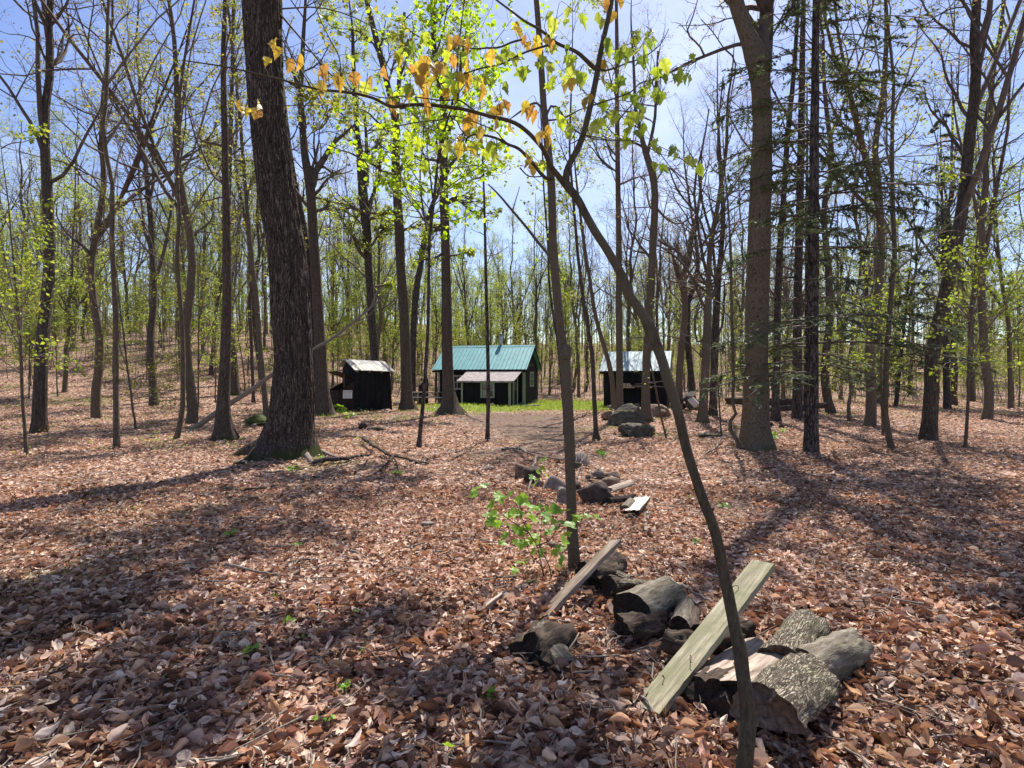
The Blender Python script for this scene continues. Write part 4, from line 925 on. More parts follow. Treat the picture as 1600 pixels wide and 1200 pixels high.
def hang_leaf(px, py, size, meshes, down):
    global netp
    d_ = ray(px, py)
    # depth of the closest branch in the picture
    pr = netp - [0, 0, EYE]; sxp = pr[:, 0] / pr[:, 1]; szp = pr[:, 2] / pr[:, 1]
    dd = (sxp - d_[0] / d_[1]) ** 2 + (szp - d_[2] / d_[1]) ** 2
    j = int(np.argmin(dd)); Yl = netp[j, 1] + rgl.normal(0, 0.10)
    p = np.array([0, 0, EYE]) + d_ * (Yl / d_[1])
    top = p + np.array([rgl.normal(0, 0.01), rgl.normal(0, 0.01), size * 0.48])
    q = netp[j]; mid = (q + top) / 2 + [rgl.normal(0, .015), rgl.normal(0, .02), 0.03]
    s = spline(np.array([q, mid, top]), 7); twg.append(s); netp = np.concatenate([netp, s[2:6]])
    lf = bpy.data.objects.new('leaf', meshes[rgl.integers(0, len(meshes))]); col.objects.link(lf)
    D = Vector((rgl.normal(0, .38), rgl.normal(0, .38), -down)).normalized()
    Nn = Vector((rgl.normal(0, .6), -0.8 + rgl.normal(0, .5), 0.5 + rgl.normal(0, .3)))
    U = D.cross(Nn).normalized(); Nn = U.cross(D)
    mw = Matrix((U, D, Nn)).transposed().to_4x4(); mw.translation = Vector(top - np.array(o))
    sc_ = size * rgl.uniform(0.8, 1.2)
    lf.matrix_local = mw @ Matrix.Diagonal((sc_ * rgl.uniform(.62, .95), sc_, sc_, 1)); lf.parent = lt
for (px, py) in sorted(OR, key=lambda a: abs(a[0] - 850)): hang_leaf(px, py, 0.076, DROOPM, 1.3)
for (px, py) in sorted(GR, key=lambda a: abs(a[0] - 850)): hang_leaf(px, py, 0.080, MAPM, 0.9)
for (px, py) in sorted(GR, key=lambda a: abs(a[0] - 850))[::2]: hang_leaf(px + rgl.normal(0, 10), py + rgl.normal(0, 8), 0.062, MAPM, 0.7)
mb = MB(); tubes(mb, np.array(twg), np.tile(np.linspace(.0016, .0009, 7), (len(twg), 1)), 4)
mb.obj('twigs', M['bark_smooth'], lt, o)['kind'] = 'stuff'

# ------------------------------------------------------------------ the woods behind (copied trees)
def proto_tree(name, h, r, seed, bark, twigm, leafm, pal0, sides=8, bend=0.4, forks=3, **kw):
    kw.setdefault('pal', pal0)
    rng = np.random.default_rng(seed)
    n_ = 16; z = np.linspace(-0.25, h, n_)
    x = np.cumsum(rng.normal(0, bend * 0.5, n_)) * 0.35 * (h / 14); y = np.cumsum(rng.normal(0, bend * 0.5, n_)) * 0.35 * (h / 14)
    x -= x[0]; y -= y[0]
    pts = np.stack([x, y, z], 1); rad = r * np.linspace(1, 0.12, n_) ** 0.9
    s = spline(np.column_stack([pts, rad]), 26)
    mb, _ = trunk_mb(s[:, :3], s[:, 3], sides, 0.5, seed, 0.06, 0.0)
    tm = mb.mesh('trunk', M[bark])
    pf, rf_, _ = spawn(s[None, :, :3], s[None, :, 3], np.array([1.]), forks, .3, .6, .38, 1, .75, .10, .10, rng, n=9, Labs=np.full(forks, h * .5), rmin=.02, tip=.3)
    ex = (pf, rf_)
    kw.setdefault('k4', 2)
    lb, fo = crown(None, None, s[:, :3], s[:, 3], rng, rmin=0.006, extra=ex, **kw)
    bm_ = lb.mesh('branches', M[twigm]); fm = fo.mesh('foliage', M[leafm], smooth=False) if fo.n else None
    return dict(name=name, trunk=tm, branches=bm_, foliage=fm)
PR = []
for s_ in range(3):   # bare reddish budding tall trees
    PR.append(('bare', proto_tree('maple_tree', 17 + s_, 0.17, 100 + s_, 'bark', 'twig', 'leaf', PAL_RED, k1=18, L1=3.6, k2=7, k3=5, k4=3, ang=0.75, t0=0.35, up=0.12, lm=0.7, ls=0.07, pal=PAL_RED, spread=0.1)))
for s_ in range(3):   # olive leafing tall trees
    PR.append(('olive', proto_tree('maple_tree', 16 + s_ * 1.5, 0.15, 110 + s_, 'bark_warm', 'twig', 'leaf', PAL_OLIVE, k1=16, L1=3.4, k2=7, k3=5, ang=0.8, t0=0.3, up=0.1, lm=2, ls=0.09, pal=PAL_MIX if s_ else PAL_OLIVE, spread=0.12)))
for s_ in range(2):   # bright leafy
    PR.append(('green', proto_tree('birch_tree', 12 + s_ * 3, 0.11, 120 + s_, 'bark_warm', 'twig', 'leaf', PAL_GREEN, k1=18, L1=3.0, k2=7, k3=5, ang=0.95, t0=0.2, up=0.05, lm=4, ls=0.10, pal=PAL_GREEN, spread=0.14, bend=0.3)))
for s_ in range(3):   # understory saplings
    PR.append(('sapling', proto_tree('young_beech', 5.5 + s_ * 1.2, 0.035, 130 + s_, 'bark_warm', 'twig_light', 'leaf', PAL_GREEN, sides=5, k1=14, L1=1.5, k2=5, k3=3, ang=1.1, t0=0.15, up=0.0, lm=3, ls=0.085, pal=[PAL_GREEN, PAL_OLIVE, PAL_MIX][s_], spread=0.06, bend=0.2)))
for s_ in range(2):   # slim bare poles
    PR.append(('pole', proto_tree('young_maple', 11 + 2 * s_, 0.06, 140 + s_, 'bark_warm', 'twig_light', 'leaf', PAL_RED, sides=6, k1=12, L1=1.7, k2=5, k3=3, ang=0.7, t0=0.3, up=0.1, lm=0.5, ls=0.06, pal=PAL_OLIVE, spread=0.08)))
# conifer
def hemlock_meshes(h, r, seed, zlow=0.12, L0=2.6, nb=70):
    rng = np.random.default_rng(seed)
    s = np.stack([np.zeros(20), np.zeros(20), np.linspace(-.2, h, 20)], 1); rd = r * np.linspace(1, .06, 20)
    mb, _ = trunk_mb(s, rd, 8, .3, seed, .05, 0.0); tm = mb.mesh('trunk', M['bark_dark'])
    lb, fo = MB(), MB()
    t = rng.uniform(zlow, .98, nb); L = L0 * (1.05 - t) ** 0.8 * rng.uniform(.7, 1.15, nb); a = rng.uniform(0, 6.28, nb)
    k = np.linspace(0, 1, 7)
    PPc = np.zeros((nb, 7, 3)); PPc[:, :, 0] = np.cos(a)[:, None] * L[:, None] * k; PPc[:, :, 1] = np.sin(a)[:, None] * L[:, None] * k
    PPc[:, :, 2] = (t * h)[:, None] + 0.1 * L[:, None] * k - 0.28 * L[:, None] * k ** 2
    tubes(lb, PPc, 0.02 * np.linspace(1, .25, 7)[None] * (L / L0)[:, None] + .004, 4)
    P2, R2, L2 = spawn(PPc, np.full((nb, 7), .01), L, 14, 0.15, 1, 1.0, 0.34, 0.6, -0.02, 0.08, rng, n=4, rmin=0.003)
    P2[:, :, 2] = P2[:, :1, 2] + (P2[:, :, 2] - P2[:, :1, 2]) * 0.25 - 0.03 * np.arange(4)[None]
    tubes(lb, P2, R2, 3)
    idx = np.repeat(np.arange(len(P2)), 24); x = rng.uniform(0, 3, len(idx)); i = np.minimum(x.astype(int), 2); f = (x - i)[:, None]
    pos = P2[idx, i] * (1 - f) + P2[idx, i + 1] * f; tan = nrm(P2[idx, 3] - P2[idx, 0])
    side = np.cross(tan, [0, 0, 1.0]) * rng.choice([-1, 1], len(idx))[:, None]
    D = nrm(tan * 0.8 + side + rng.normal(0, .25, pos.shape)); N = np.tile([0, 0, 1.0], (len(pos), 1)) + rng.normal(0, .3, pos.shape)
    pal = np.array([[.08, .11, .06], [.11, .14, .075], [.15, .18, .09], [.06, .08, .05]])
    leaves(fo, pos, D, N, rng.uniform(.06, .12, len(pos)), pal[rng.integers(0, 4, len(pos))], (T_DIAMOND[0] * [0.42, 1, 1], T_DIAMOND[1]))
    return dict(name='hemlock_tree', trunk=tm, branches=lb.mesh('branches', M['twig']), foliage=fo.mesh('foliage', M['needle'], smooth=False))
PR.append(('hemlock', hemlock_meshes(13, .14, 201)))
PR.append(('hemlock', hemlock_meshes(8, .09, 202, .08, 1.9, 60)))
KIND = {}
for k_, p in PR: KIND.setdefault(k_, []).append(p)
LAB = {'bare': ('bare budding tree with reddish twigs in the woods behind the clearing', 'tree', 'bare trees behind the clearing'),
       'olive': ('tall tree just coming into olive leaf in the woods behind', 'tree', 'leafing trees behind the clearing'),
       'green': ('light tree in fresh yellow-green leaf in the woods behind', 'tree', 'bright green trees behind the clearing'),
       'sapling': ('leafy understory sapling among the trunks of the woods', 'sapling', 'understory saplings in the woods'),
       'pole': ('slim pole-like bare young tree standing in the woods', 'tree', 'slim young trees in the woods'),
       'hemlock': ('dark green needled conifer standing at the right of the woods', 'conifer', 'dark conifers on the right')}
def plant(kind, x, y, rng, sc=None):
    p = KIND[kind][rng.integers(0, len(KIND[kind]))]
    s = sc or rng.uniform(0.8, 1.2)
    lab, cat, grp = LAB[kind]
    if grp:
        px = 800 + F * x / y
        zone = 'far left beyond the thick trunk' if px < 440 else 'left, between the thick trunk and the privy' if px < 540 else 'left centre, behind the privy' if px < 660 else 'centre, behind the teal cabin' if px < 850 else 'right centre, behind the grass' if px < 940 else 'right centre, behind the shed' if px < 1070 else 'right, behind the big pock-marked trunk' if px < 1250 else 'far right'
        dist = 'nearer' if y < 50 else 'farther'
        base = {'bare': 'bare reddish budding tree', 'olive': 'tall olive-leafing tree', 'green': 'fresh green tree', 'sapling': 'leafy understory sapling', 'pole': 'slim bare pole-like tree', 'hemlock': 'dark needled conifer'}[kind]
        lab = f'{base} of the {dist} wood, {zone}'; grp = grp + ', ' + dist + ', ' + zone
    e = empty(p['name'], (x, y, float(H(x, y)) - 0.05), lab, cat, grp, rng.uniform(0, 6.28)); e.scale = (s, s, s * rng.uniform(.92, 1.08))
    e.rotation_euler[0] = rng.normal(0, 0.035); e.rotation_euler[1] = rng.normal(0, 0.035)
    for part in ('trunk', 'branches', 'foliage'):
        if p[part] is not None:
            c = bpy.data.objects.new(part, p[part]); col.objects.link(c); c.parent = e
    return e
rng = np.random.default_rng(2024)
placed = []
def ok_spot(x, y, dmin):
    for (a, b_) in placed:
        if (a - x) ** 2 + (b_ - y) ** 2 < dmin * dmin: return False
    # keep the clearing, the sheds and the sight lines to them free
    px = 800 + F * x / y
    if 500 < px < 960 and y < 41: return False
    if 960 <= px < 1110 and y < 36: return False
    if 660 < px < 960 and y < 47: return False
    if -14 < x < -4.5 and y < 36 and px > 515: return False
    if px < 500 and y < 27: return False
    if 1110 <= px < 1260 and y < 30: return False
    return True
KIND['near_hemlock'] = [hemlock_meshes(15, .13, 203, .10, 2.5, 120)]
LAB['near_hemlock'] = ('near hemlock at the right edge, its grey-green sprays reaching across the big right trunk', 'conifer', None)
quota = [('bare', 52, 36, 85, 2.6), ('olive', 70, 38, 85, 2.6), ('green', 55, 40, 85, 2.6), ('pole', 70, 29, 72, 1.4), ('sapling', 200, 27, 75, 1.0)]
for kind, num, ya, yb, dm in quota:
    c_ = 0; tries = 0
    while c_ < num and tries < 4000:
        tries += 1
        y = math.sqrt(rng.uniform(ya ** 2, yb ** 2)); x = rng.uniform(-1.0, 1.0) * y
        if not ok_spot(x, y, dm): continue
        if kind == 'green' and x > 0.25 * y and rng.random() < .7: continue
        placed.append((x, y)); plant(kind, x, y, rng); c_ += 1
for px, Y, kd, sc in ((765, 47.5, 'green', .85), (858, 52, 'green', .8), (520, 44, 'green', .9), (610, 46, 'green', .95), (905, 48, 'olive', .9), (700, 56, 'green', 1.0), (820, 66, 'green', 1.1), (470, 40, 'green', .8), (1040, 42, 'olive', .8), (980, 47, 'green', .8)):
    plant(kd, (px - 800) / F * Y, Y, rng, sc)
# conifers at the right
plant('near_hemlock', (1268 - 800) / F * 12.2, 12.2, rng, 1.15)
for (px, Y, sc) in [(1262, 27, 1.2), (1400, 33, 1.3), (1225, 46, 1.0), (1480, 30, 1.2), (1170, 38, .6), (812, 95, 1.2), (835, 100, 1.0)]:
    x = (px - 800) / F * Y; placed.append((x, Y)); plant('hemlock', x, Y, rng, sc)
# trees beyond the left and right of the view, out to the edges of the frame
SIDE = [('olive', 150, 22), ('bare', 60, 17), ('bare', 240, 27), ('olive', 300, 20), ('pole', 270, 15), ('pole', 180, 13), ('green', 100, 30), ('sapling', 210, 18), ('sapling', 310, 21), ('sapling', 40, 12),
        ('olive', 1360, 19), ('bare', 1450, 15), ('bare', 1300, 26), ('olive', 1540, 22), ('pole', 1400, 13), ('pole', 1330, 21), ('sapling', 1380, 16), ('sapling', 1510, 13), ('green', 1580, 30), ('bare', 1490, 34)]
for kind, px, Y in SIDE:
    plant(kind, (px - 800) / F * Y, Y, rng, 1.1)

# the wood beyond, one mass
far = MB(); fl_ = MB(); rng = np.random.default_rng(77)
N_ = 620
y = np.sqrt(rng.uniform(78 ** 2, 165 ** 2, N_)); x = rng.uniform(-1.02, 1.02, N_) * y; z = H(x, y)
hh = rng.uniform(11, 19, N_)
k = np.linspace(0, 1, 5)
PPf = np.stack([x[:, None] + rng.normal(0, .35, (N_, 5)) * k, y[:, None] + rng.normal(0, .35, (N_, 5)) * k, z[:, None] + hh[:, None] * k - .2], -1)
RRf = rng.uniform(.09, .2, N_)[:, None] * np.linspace(1, .15, 5)[None]
tubes(far, PPf, RRf, 4)
P2, R2, L2 = spawn(PPf, RRf, hh, 16, .25, 1, .75, .22, .4, .12, .15, rng, n=4, rmin=.02)
tubes(far, P2, R2, 3)
P3, R3, L3 = spawn(P2, R2, L2, 3, .3, 1, .7, .55, .6, .08, .15, rng, n=3, rmin=.014)
tubes(far, P3, R3, 3)
w = (fbm(P3[:, 0, 0] * .06, P3[:, 0, 1] * .06, 0, 5) + .1 > rng.normal(0, .25, len(P3)))
tree_leaves(fl_, P3[w], 2, .22, PAL_MIX + PAL_GREEN[:2], rng, T_DIAMOND, spread=.4)
tree_leaves(fl_, P3[~w], 1, .17, PAL_RED + PAL_OLIVE[:2], rng, T_DIAMOND, spread=.4)
fw = far.obj('distant_wood', M['twig']); tag(fw, 'distant bare and budding wood massed on the rising ground', 'wood', None, 'stuff')
ff_ = fl_.obj('distant_foliage', M['leaf'], None, smooth=False); tag(ff_, 'hazy green and russet spring foliage of the far wood', 'foliage', None, 'stuff')

# knee to head high brush between the trunks
br_, bf_ = MB(), MB(); rng = np.random.default_rng(78)
N_ = 3400
y = np.sqrt(rng.uniform(33 ** 2, 110 ** 2, N_)); x = rng.uniform(-1.02, 1.02, N_) * y
px_ = 800 + F * x / y
ok = ~((px_ > 640) & (px_ < 960) & (y < 46)) & ~((px_ > 500) & (px_ < 1110) & (y < 40))
x, y = x[ok], y[ok]; N_ = len(x); z = H(x, y); hh = rng.uniform(1.5, 6.5, N_)
k = np.linspace(0, 1, 5)
PPf = np.stack([x[:, None] + rng.normal(0, .3, (N_, 1)) * k * 1.5 + rng.normal(0, .12, (N_, 5)) * k, y[:, None] + rng.normal(0, .3, (N_, 1)) * k * 1.5 + rng.normal(0, .12, (N_, 5)) * k, z[:, None] + hh[:, None] * k - .1], -1)
tubes(br_, PPf, rng.uniform(.012, .04, N_)[:, None] * np.linspace(1, .3, 5)[None], 3)
P2, R2, L2 = spawn(PPf, np.full((N_, 5), .012), hh, 7, .15, 1, 1.0, .32, .6, .02, .15, rng, n=3, rmin=.007)
tubes(br_, P2, R2, 3)
w = rng.random(len(P2)) < .75
tree_leaves(bf_, P2[w], 5, .145, PAL_MIX + PAL_GREEN + PAL_OLIVE, rng, T_DIAMOND, spread=.22, droop=.1)
ub = br_.obj('brush', M['twig_light']); tag(ub, 'tangle of thin pale stems filling the wood behind the sheds', 'brush', None, 'stuff')
uf = bf_.obj('brush_foliage', M['leaf'], None, smooth=False); tag(uf, 'small yellow-green leaves of the brush behind the sheds', 'brush leaves', None, 'stuff')

# ------------------------------------------------------------------ materials of buildings and wood
M['black_paint'] = mat_plain('black_stained_wood', (0.012, 0.012, 0.014), 0.75, var=0.4, scale=5, zs=0.3, bump=0.3, spec=0.15)
M['brown_paint'] = mat_plain('dark_brown_wood', (0.035, 0.022, 0.018), 0.8, var=0.35, scale=5, zs=0.3, bump=0.3, spec=0.15)
M['teal'] = mat_plain('teal_roof_paint', (0.085, 0.255, 0.265), 0.6, 0.0, var=0.15, scale=3, bump=0.05, spec=0.3)
M['pale_teal'] = mat_plain('weathered_teal_roof', (0.29, 0.37, 0.38), 0.6, 0.0, var=0.25, scale=4, bump=0.05, spec=0.15)
M['grey_sheet'] = mat_plain('weathered_sheet', (0.30, 0.26, 0.26), 0.75, 0.0, var=0.22, scale=5, bump=0.15, c2=(0.19, 0.16, 0.15), spec=0.12)
M['white_sheet'] = mat_plain('pale_metal_sheet', (0.40, 0.39, 0.35), 0.7, 0.0, var=0.2, scale=3, bump=0.1, spec=.15)
M['sage'] = mat_plain('sage_green_trim', (0.30, 0.34, 0.25), 0.6, var=0.12, scale=8, bump=0.05)
M['glass'] = mat_plain('dark_window_glass', (0.03, 0.04, 0.035), 0.06, var=0.3, scale=2, bump=0.02, spec=0.8)
M['curtain'] = mat_plain('pale_curtain', (0.30, 0.30, 0.25), 0.8, var=0.3, scale=12, xs=4)
M['white'] = mat_plain('white_gloss', (0.8, 0.8, 0.78), 0.3, var=0.03, scale=3, bump=0.0)
M['steel'] = mat_plain('galvanised_steel', (0.45, 0.45, 0.45), 0.35, 0.7, var=0.15, scale=6)
M['rust'] = mat_plain('rusty_metal', (0.07, 0.04, 0.03), 0.8, 0.2, var=0.4, scale=12)
M['table'] = mat_plain('weathered_table_wood', (0.16, 0.14, 0.115), 0.85, var=0.3, scale=8, bump=0.3, xs=0.3)
M['tan_board'] = mat_plain('tan_board', (0.26, 0.20, 0.13), 0.85, var=0.25, scale=8, zs=.3, bump=0.3)
def mat_grain(name, c1, c2, c3, axis=0, stain=(0.2, 0.2, 0.12), sc=22, knots=True):
    m, n, l = mat_new(name)
    out = n.new('ShaderNodeOutputMaterial'); b = n.new('ShaderNodeBsdfPrincipled'); b.inputs['Roughness'].default_value = .85; b.inputs['Specular IOR Level'].default_value = .2
    tc = n.new('ShaderNodeTexCoord'); mp = n.new('ShaderNodeMapping'); s_ = [1, 1, 1]; s_[axis] = .07; mp.inputs['Scale'].default_value = s_
    l.new(tc.outputs['Object'], mp.inputs['Vector'])
    ns = n.new('ShaderNodeTexNoise'); ns.inputs['Scale'].default_value = sc * 3; ns.inputs['Detail'].default_value = 6; ns.inputs['Roughness'].default_value = .7; ns.inputs['Distortion'].default_value = .5
    l.new(mp.outputs['Vector'], ns.inputs['Vector'])
    rp = ramp(n, [(.33, c1), (.5, c2), (.68, c3)]); l.new(ns.outputs['Fac'], rp.inputs['Fac'])
    n2 = n.new('ShaderNodeTexNoise'); n2.inputs['Scale'].default_value = 6; n2.inputs['Detail'].default_value = 6; l.new(tc.outputs['Object'], n2.inputs['Vector'])
    r2 = ramp(n, [(.42, (0, 0, 0)), (.66, (.8, .8, .8))]); l.new(n2.outputs['Fac'], r2.inputs['Fac'])
    mx = n.new('ShaderNodeMixRGB'); l.new(r2.outputs['Color'], mx.inputs['Fac']); l.new(rp.outputs['Color'], mx.inputs['Color1']); mx.inputs['Color2'].default_value = (*stain, 1)
    bp = n.new('ShaderNodeBump'); bp.inputs['Strength'].default_value = .6; bp.inputs['Distance'].default_value = .004
    l.new(ns.outputs['Fac'], bp.inputs['Height']); l.new(bp.outputs['Normal'], b.inputs['Normal'])
    l.new(mx.outputs['Color'], b.inputs['Base Color']); l.new(b.outputs['BSDF'], out.inputs['Surface'])
    return m
M['green_board'] = mat_grain('algae_green_board', (0.11, 0.095, 0.06), (0.24, 0.215, 0.14), (0.40, 0.365, 0.27), 0, (0.17, 0.165, 0.09), 14)
M['old_board'] = mat_grain('old_brown_board', (0.08, 0.055, 0.04), (0.20, 0.15, 0.11), (0.36, 0.30, 0.24), 0, (0.16, 0.12, 0.09), 14)
M['split'] = mat_grain('split_grey_wood', (0.09, 0.065, 0.05), (0.30, 0.235, 0.18), (0.50, 0.42, 0.34), 2, (0.26, 0.20, 0.16), 16)
M['split_tan'] = mat_grain('split_tan_wood', (0.10, 0.055, 0.03), (0.30, 0.20, 0.12), (0.50, 0.37, 0.25), 2, (0.20, 0.12, 0.07), 18)
M['pale_wood'] = mat_grain('pale_sawn_wood', (0.34, 0.28, 0.21), (0.56, 0.49, 0.40), (0.70, 0.64, 0.55), 2, (0.50, 0.44, 0.36), 10)
M['endgrain'] = mat_plain('dark_end_grain', (0.09, 0.06, 0.045), 0.9, var=.6, scale=30, bump=.5)
M['end_pale'] = mat_plain('pale_end_grain', (0.5, 0.42, 0.3), 0.85, var=.25, scale=14, bump=.3)
M['log_bark'] = mat_bark('flaking_log_bark', (0.03, 0.022, 0.016), (0.17, 0.135, 0.095), (0.36, 0.31, 0.23), scale=24, zs=.12, bump=1, bd=.012, blotch=(0.22, 0.22, 0.09))
M['log_lichen'] = mat_bark('lichened_log', (0.04, 0.032, 0.025), (0.16, 0.135, 0.10), (0.38, 0.35, 0.29), scale=30, zs=.13, bump=1, bd=.010, blotch=(0.20, 0.19, 0.08), vor=False)
M['rotten'] = mat_bark('rotten_dark_wood', (0.016, 0.011, 0.009), (0.065, 0.046, 0.034), (0.17, 0.13, 0.10), scale=34, zs=.10, bump=1, bd=.012, vor=False)
M['char'] = mat_bark('charred_wood', (0.008, 0.006, 0.005), (0.024, 0.018, 0.015), (0.07, 0.052, 0.042), scale=30, zs=.2, bump=.8, bd=.01, vor=False)
M['rock_mossy'] = mat_rock('mossy_granite', (0.03, 0.027, 0.024), (0.13, 0.115, 0.095), .60, (0.11, 0.11, 0.03))
M['rock_brown'] = mat_rock('brown_ring_stone', (0.08, 0.05, 0.038), (0.26, 0.18, 0.13), .30, (0.17, 0.15, 0.05))
M['rock_grey'] = mat_rock('grey_ring_stone', (0.09, 0.07, 0.06), (0.27, 0.225, 0.19), .15)
M['rock_dark'] = mat_rock('sooty_stone', (0.02, 0.015, 0.013), (0.09, 0.06, 0.05), .1)
M['moss'] = mat_rock('thick_moss', (0.02, 0.03, 0.008), (0.06, 0.08, 0.02), .85, (0.055, 0.07, 0.02))
M['paper'] = None

# ------------------------------------------------------------------ boxes, boards, roofs
def box(mb, x0, x1, y0, y1, z0, z1, mat=0):
    v = [(x0, y0, z0), (x1, y0, z0), (x1, y1, z0), (x0, y1, z0), (x0, y0, z1), (x1, y0, z1), (x1, y1, z1), (x0, y1, z1)]
    f = [(0, 3, 2, 1), (4, 5, 6, 7), (0, 1, 5, 4), (1, 2, 6, 5), (2, 3, 7, 6), (3, 0, 4, 7)]
    mb.add(v, f, None, mat)
def bpart(name, parent, mat, *b, **kw):
    mb = MB(); box(mb, *b); o_ = mb.obj(name, M[mat], parent, smooth=False)
    if kw.get('label'): o_['label'] = kw['label']
    return o_
def poly_prism(name, parent, mat, pts2, axis, a, b_):
    """pts2 outline extruded along axis 'x' or 'y' from a to b"""
    mb = MB(); n_ = len(pts2)
    def mk(t, p): return (t, p[0], p[1]) if axis == 'x' else (p[0], t, p[1])
    v = [mk(a, p) for p in pts2] + [mk(b_, p) for p in pts2]
    mb.add(v, [(i, (i + 1) % n_, n_ + (i + 1) % n_, n_ + i) for i in range(n_)])
    c0 = len(v); cen = np.mean(np.array(pts2), 0)
    vv = v + [mk(a, cen), mk(b_, cen)]
    mb.add(vv, [(2 * n_, (i + 1) % n_, i) for i in range(n_)] + [(2 * n_ + 1, n_ + i, n_ + (i + 1) % n_) for i in range(n_)])
    return mb.obj(name, M[mat], parent, smooth=False)
def roof_panels(parent, mat, x0, x1, ya, za, yb, zb, w=0.92, rib=0.23, hr=0.028, th=0.018, seed=0, wave=False):
    k = max(1, round((x1 - x0) / w)); w = (x1 - x0) / k; rs = np.random.default_rng(seed)
    nx_, nz_ = -(zb - za), (yb - ya); L_ = math.hypot(nx_, nz_); ny_, nz_ = nx_ / L_, nz_ / L_
    if nz_ < 0: ny_, nz_ = -ny_, -nz_
    for j in range(k):
        a = x0 + j * w + .003; b_ = a + w - .006; prof = [(a, 0)]
        if wave:
            for t in np.linspace(a, b_, int(w / .02))[1:-1]: prof.append((t, .011 * math.sin((t - x0) / .076 * 6.283)))
        else:
            nr = round(w / rib)
            for q in range(nr):
                c_ = a + (q + .5) * w / nr
                prof += [(c_ - .035, 0), (c_ - .014, hr), (c_ + .014, hr), (c_ + .035, 0)]
        prof.append((b_, 0)); lift = rs.uniform(0, .006)
        v = []
        for (yy, zz) in ((ya, za), (yb, zb)):
            for (t, d) in prof: v.append((t, yy + ny_ * (d + th + lift), zz + nz_ * (d + th + lift)))
        n_ = len(prof)
        for (yy, zz) in ((ya, za), (yb, zb)):
            for (t, d) in prof: v.append((t, yy + ny_ * lift, zz + nz_ * lift))
        f = [(i, i + 1, n_ + i + 1, n_ + i) for i in range(n_ - 1)] + [(2 * n_ + i, 3 * n_ + i, 3 * n_ + i + 1, 2 * n_ + i + 1) for i in range(n_ - 1)]
        f += [(i, 2 * n_ + i, 2 * n_ + i + 1, i + 1) for i in range(n_ - 1)] + [(n_ + i, n_ + i + 1, 3 * n_ + i + 1, 3 * n_ + i) for i in range(n_ - 1)]
        f += [(0, n_, 3 * n_, 2 * n_), (n_ - 1, 3 * n_ - 1, 4 * n_ - 1, 2 * n_ - 1)]
        mb = MB(); mb.add(v, f); mb.obj('roof_panel', M[mat], parent, smooth=False)
def boards_x(parent, mat, x0, x1, y, z0, z1, w=.2, th=.022, out=-1, seed=1, top=None, name='board'):
    """vertical boards on a wall running along x; top(x) gives the height"""
    k = round((x1 - x0) / w); w = (x1 - x0) / k; rs = np.random.default_rng(seed)
    for j in range(k):
        a, b_ = x0 + j * w + .005, x0 + (j + 1) * w - .005; t = th + rs.uniform(0, .006)
        za, zb = (top(a), top(b_)) if top else (z1, z1)
        y0, y1 = (y, y + out * t)
        mb = MB(); v = [(a, y0, z0), (b_, y0, z0), (b_, y1, z0), (a, y1, z0), (a, y0, za), (b_, y0, zb), (b_, y1, zb), (a, y1, za)]
        mb.add(v, [(0, 3, 2, 1), (4, 5, 6, 7), (0, 1, 5, 4), (1, 2, 6, 5), (2, 3, 7, 6), (3, 0, 4, 7)]); mb.obj(name, M[mat], parent, smooth=False)
def boards_y(parent, mat, y0_, y1_, x, z0, z1, w=.2, th=.022, out=1, seed=1, top=None, name='board'):
    k = round((y1_ - y0_) / w); w = (y1_ - y0_) / k; rs = np.random.default_rng(seed)
    for j in range(k):
        a, b_ = y0_ + j * w + .005, y0_ + (j + 1) * w - .005; t = th + rs.uniform(0, .006)
        za, zb = (top(a), top(b_)) if top else (z1, z1)
        x0, x1 = x, x + out * t
        mb = MB(); v = [(x0, a, z0), (x0, b_, z0), (x1, b_, z0), (x1, a, z0), (x0, a, za), (x0, b_, zb), (x1, b_, zb), (x1, a, za)]
        mb.add(v, [(0, 3, 2, 1), (4, 5, 6, 7), (0, 1, 5, 4), (1, 2, 6, 5), (2, 3, 7, 6), (3, 0, 4, 7)]); mb.obj(name, M[mat], parent, smooth=False)
def window(parent, axis, c, at, z0, z1, w, out, mat='sage', bars=1, t=.08, cur=False):
    """framed window on a wall; axis 'x' wall runs along x at y=at, 'y' wall runs along y at x=at; out = outward sign"""
    root_ = MB(); a, b_ = c - w / 2, c + w / 2
    def bx(mb, u0, u1, d0, d1, za, zb):
        d0, d1 = sorted((at + out * d0, at + out * d1))
        if axis == 'x': box(mb, u0, u1, d0, d1, za, zb)
        else: box(mb, d0, d1, u0, u1, za, zb)
    wpane = MB(); bx(wpane, a, b_, .012, .02, z0, z1); wd = wpane.obj('window', M['glass'], parent, smooth=False)
    fr = MB(); bx(fr, a - t, a, .0, .06, z0 - t, z1 + t); bx(fr, b_, b_ + t, .0, .06, z0 - t, z1 + t); bx(fr, a, b_, .0, .058, z1, z1 + t); bx(fr, a, b_, .0, .058, z0 - t, z0)
    fr.obj('frame', M[mat], wd, smooth=False)
    for q in range(bars):
        mb = MB(); u = a + (q + 1) * (b_ - a) / (bars + 1); bx(mb, u - .018, u + .018, .022, .05, z0, z1); mb.obj('mullion', M[mat], wd, smooth=False)
    mb = MB(); zm = (z0 + z1) / 2; bx(mb, a, b_, .022, .046, zm - .018, zm + .018); mb.obj('sash_rail', M[mat], wd, smooth=False)
    if cur:
        mb = MB(); bx(mb, a + .02, a + (b_ - a) * .45, .0205, .0215, z0 + .02, z1 - .35); mb.obj('curtain', M['curtain'], wd, smooth=False)
    return wd
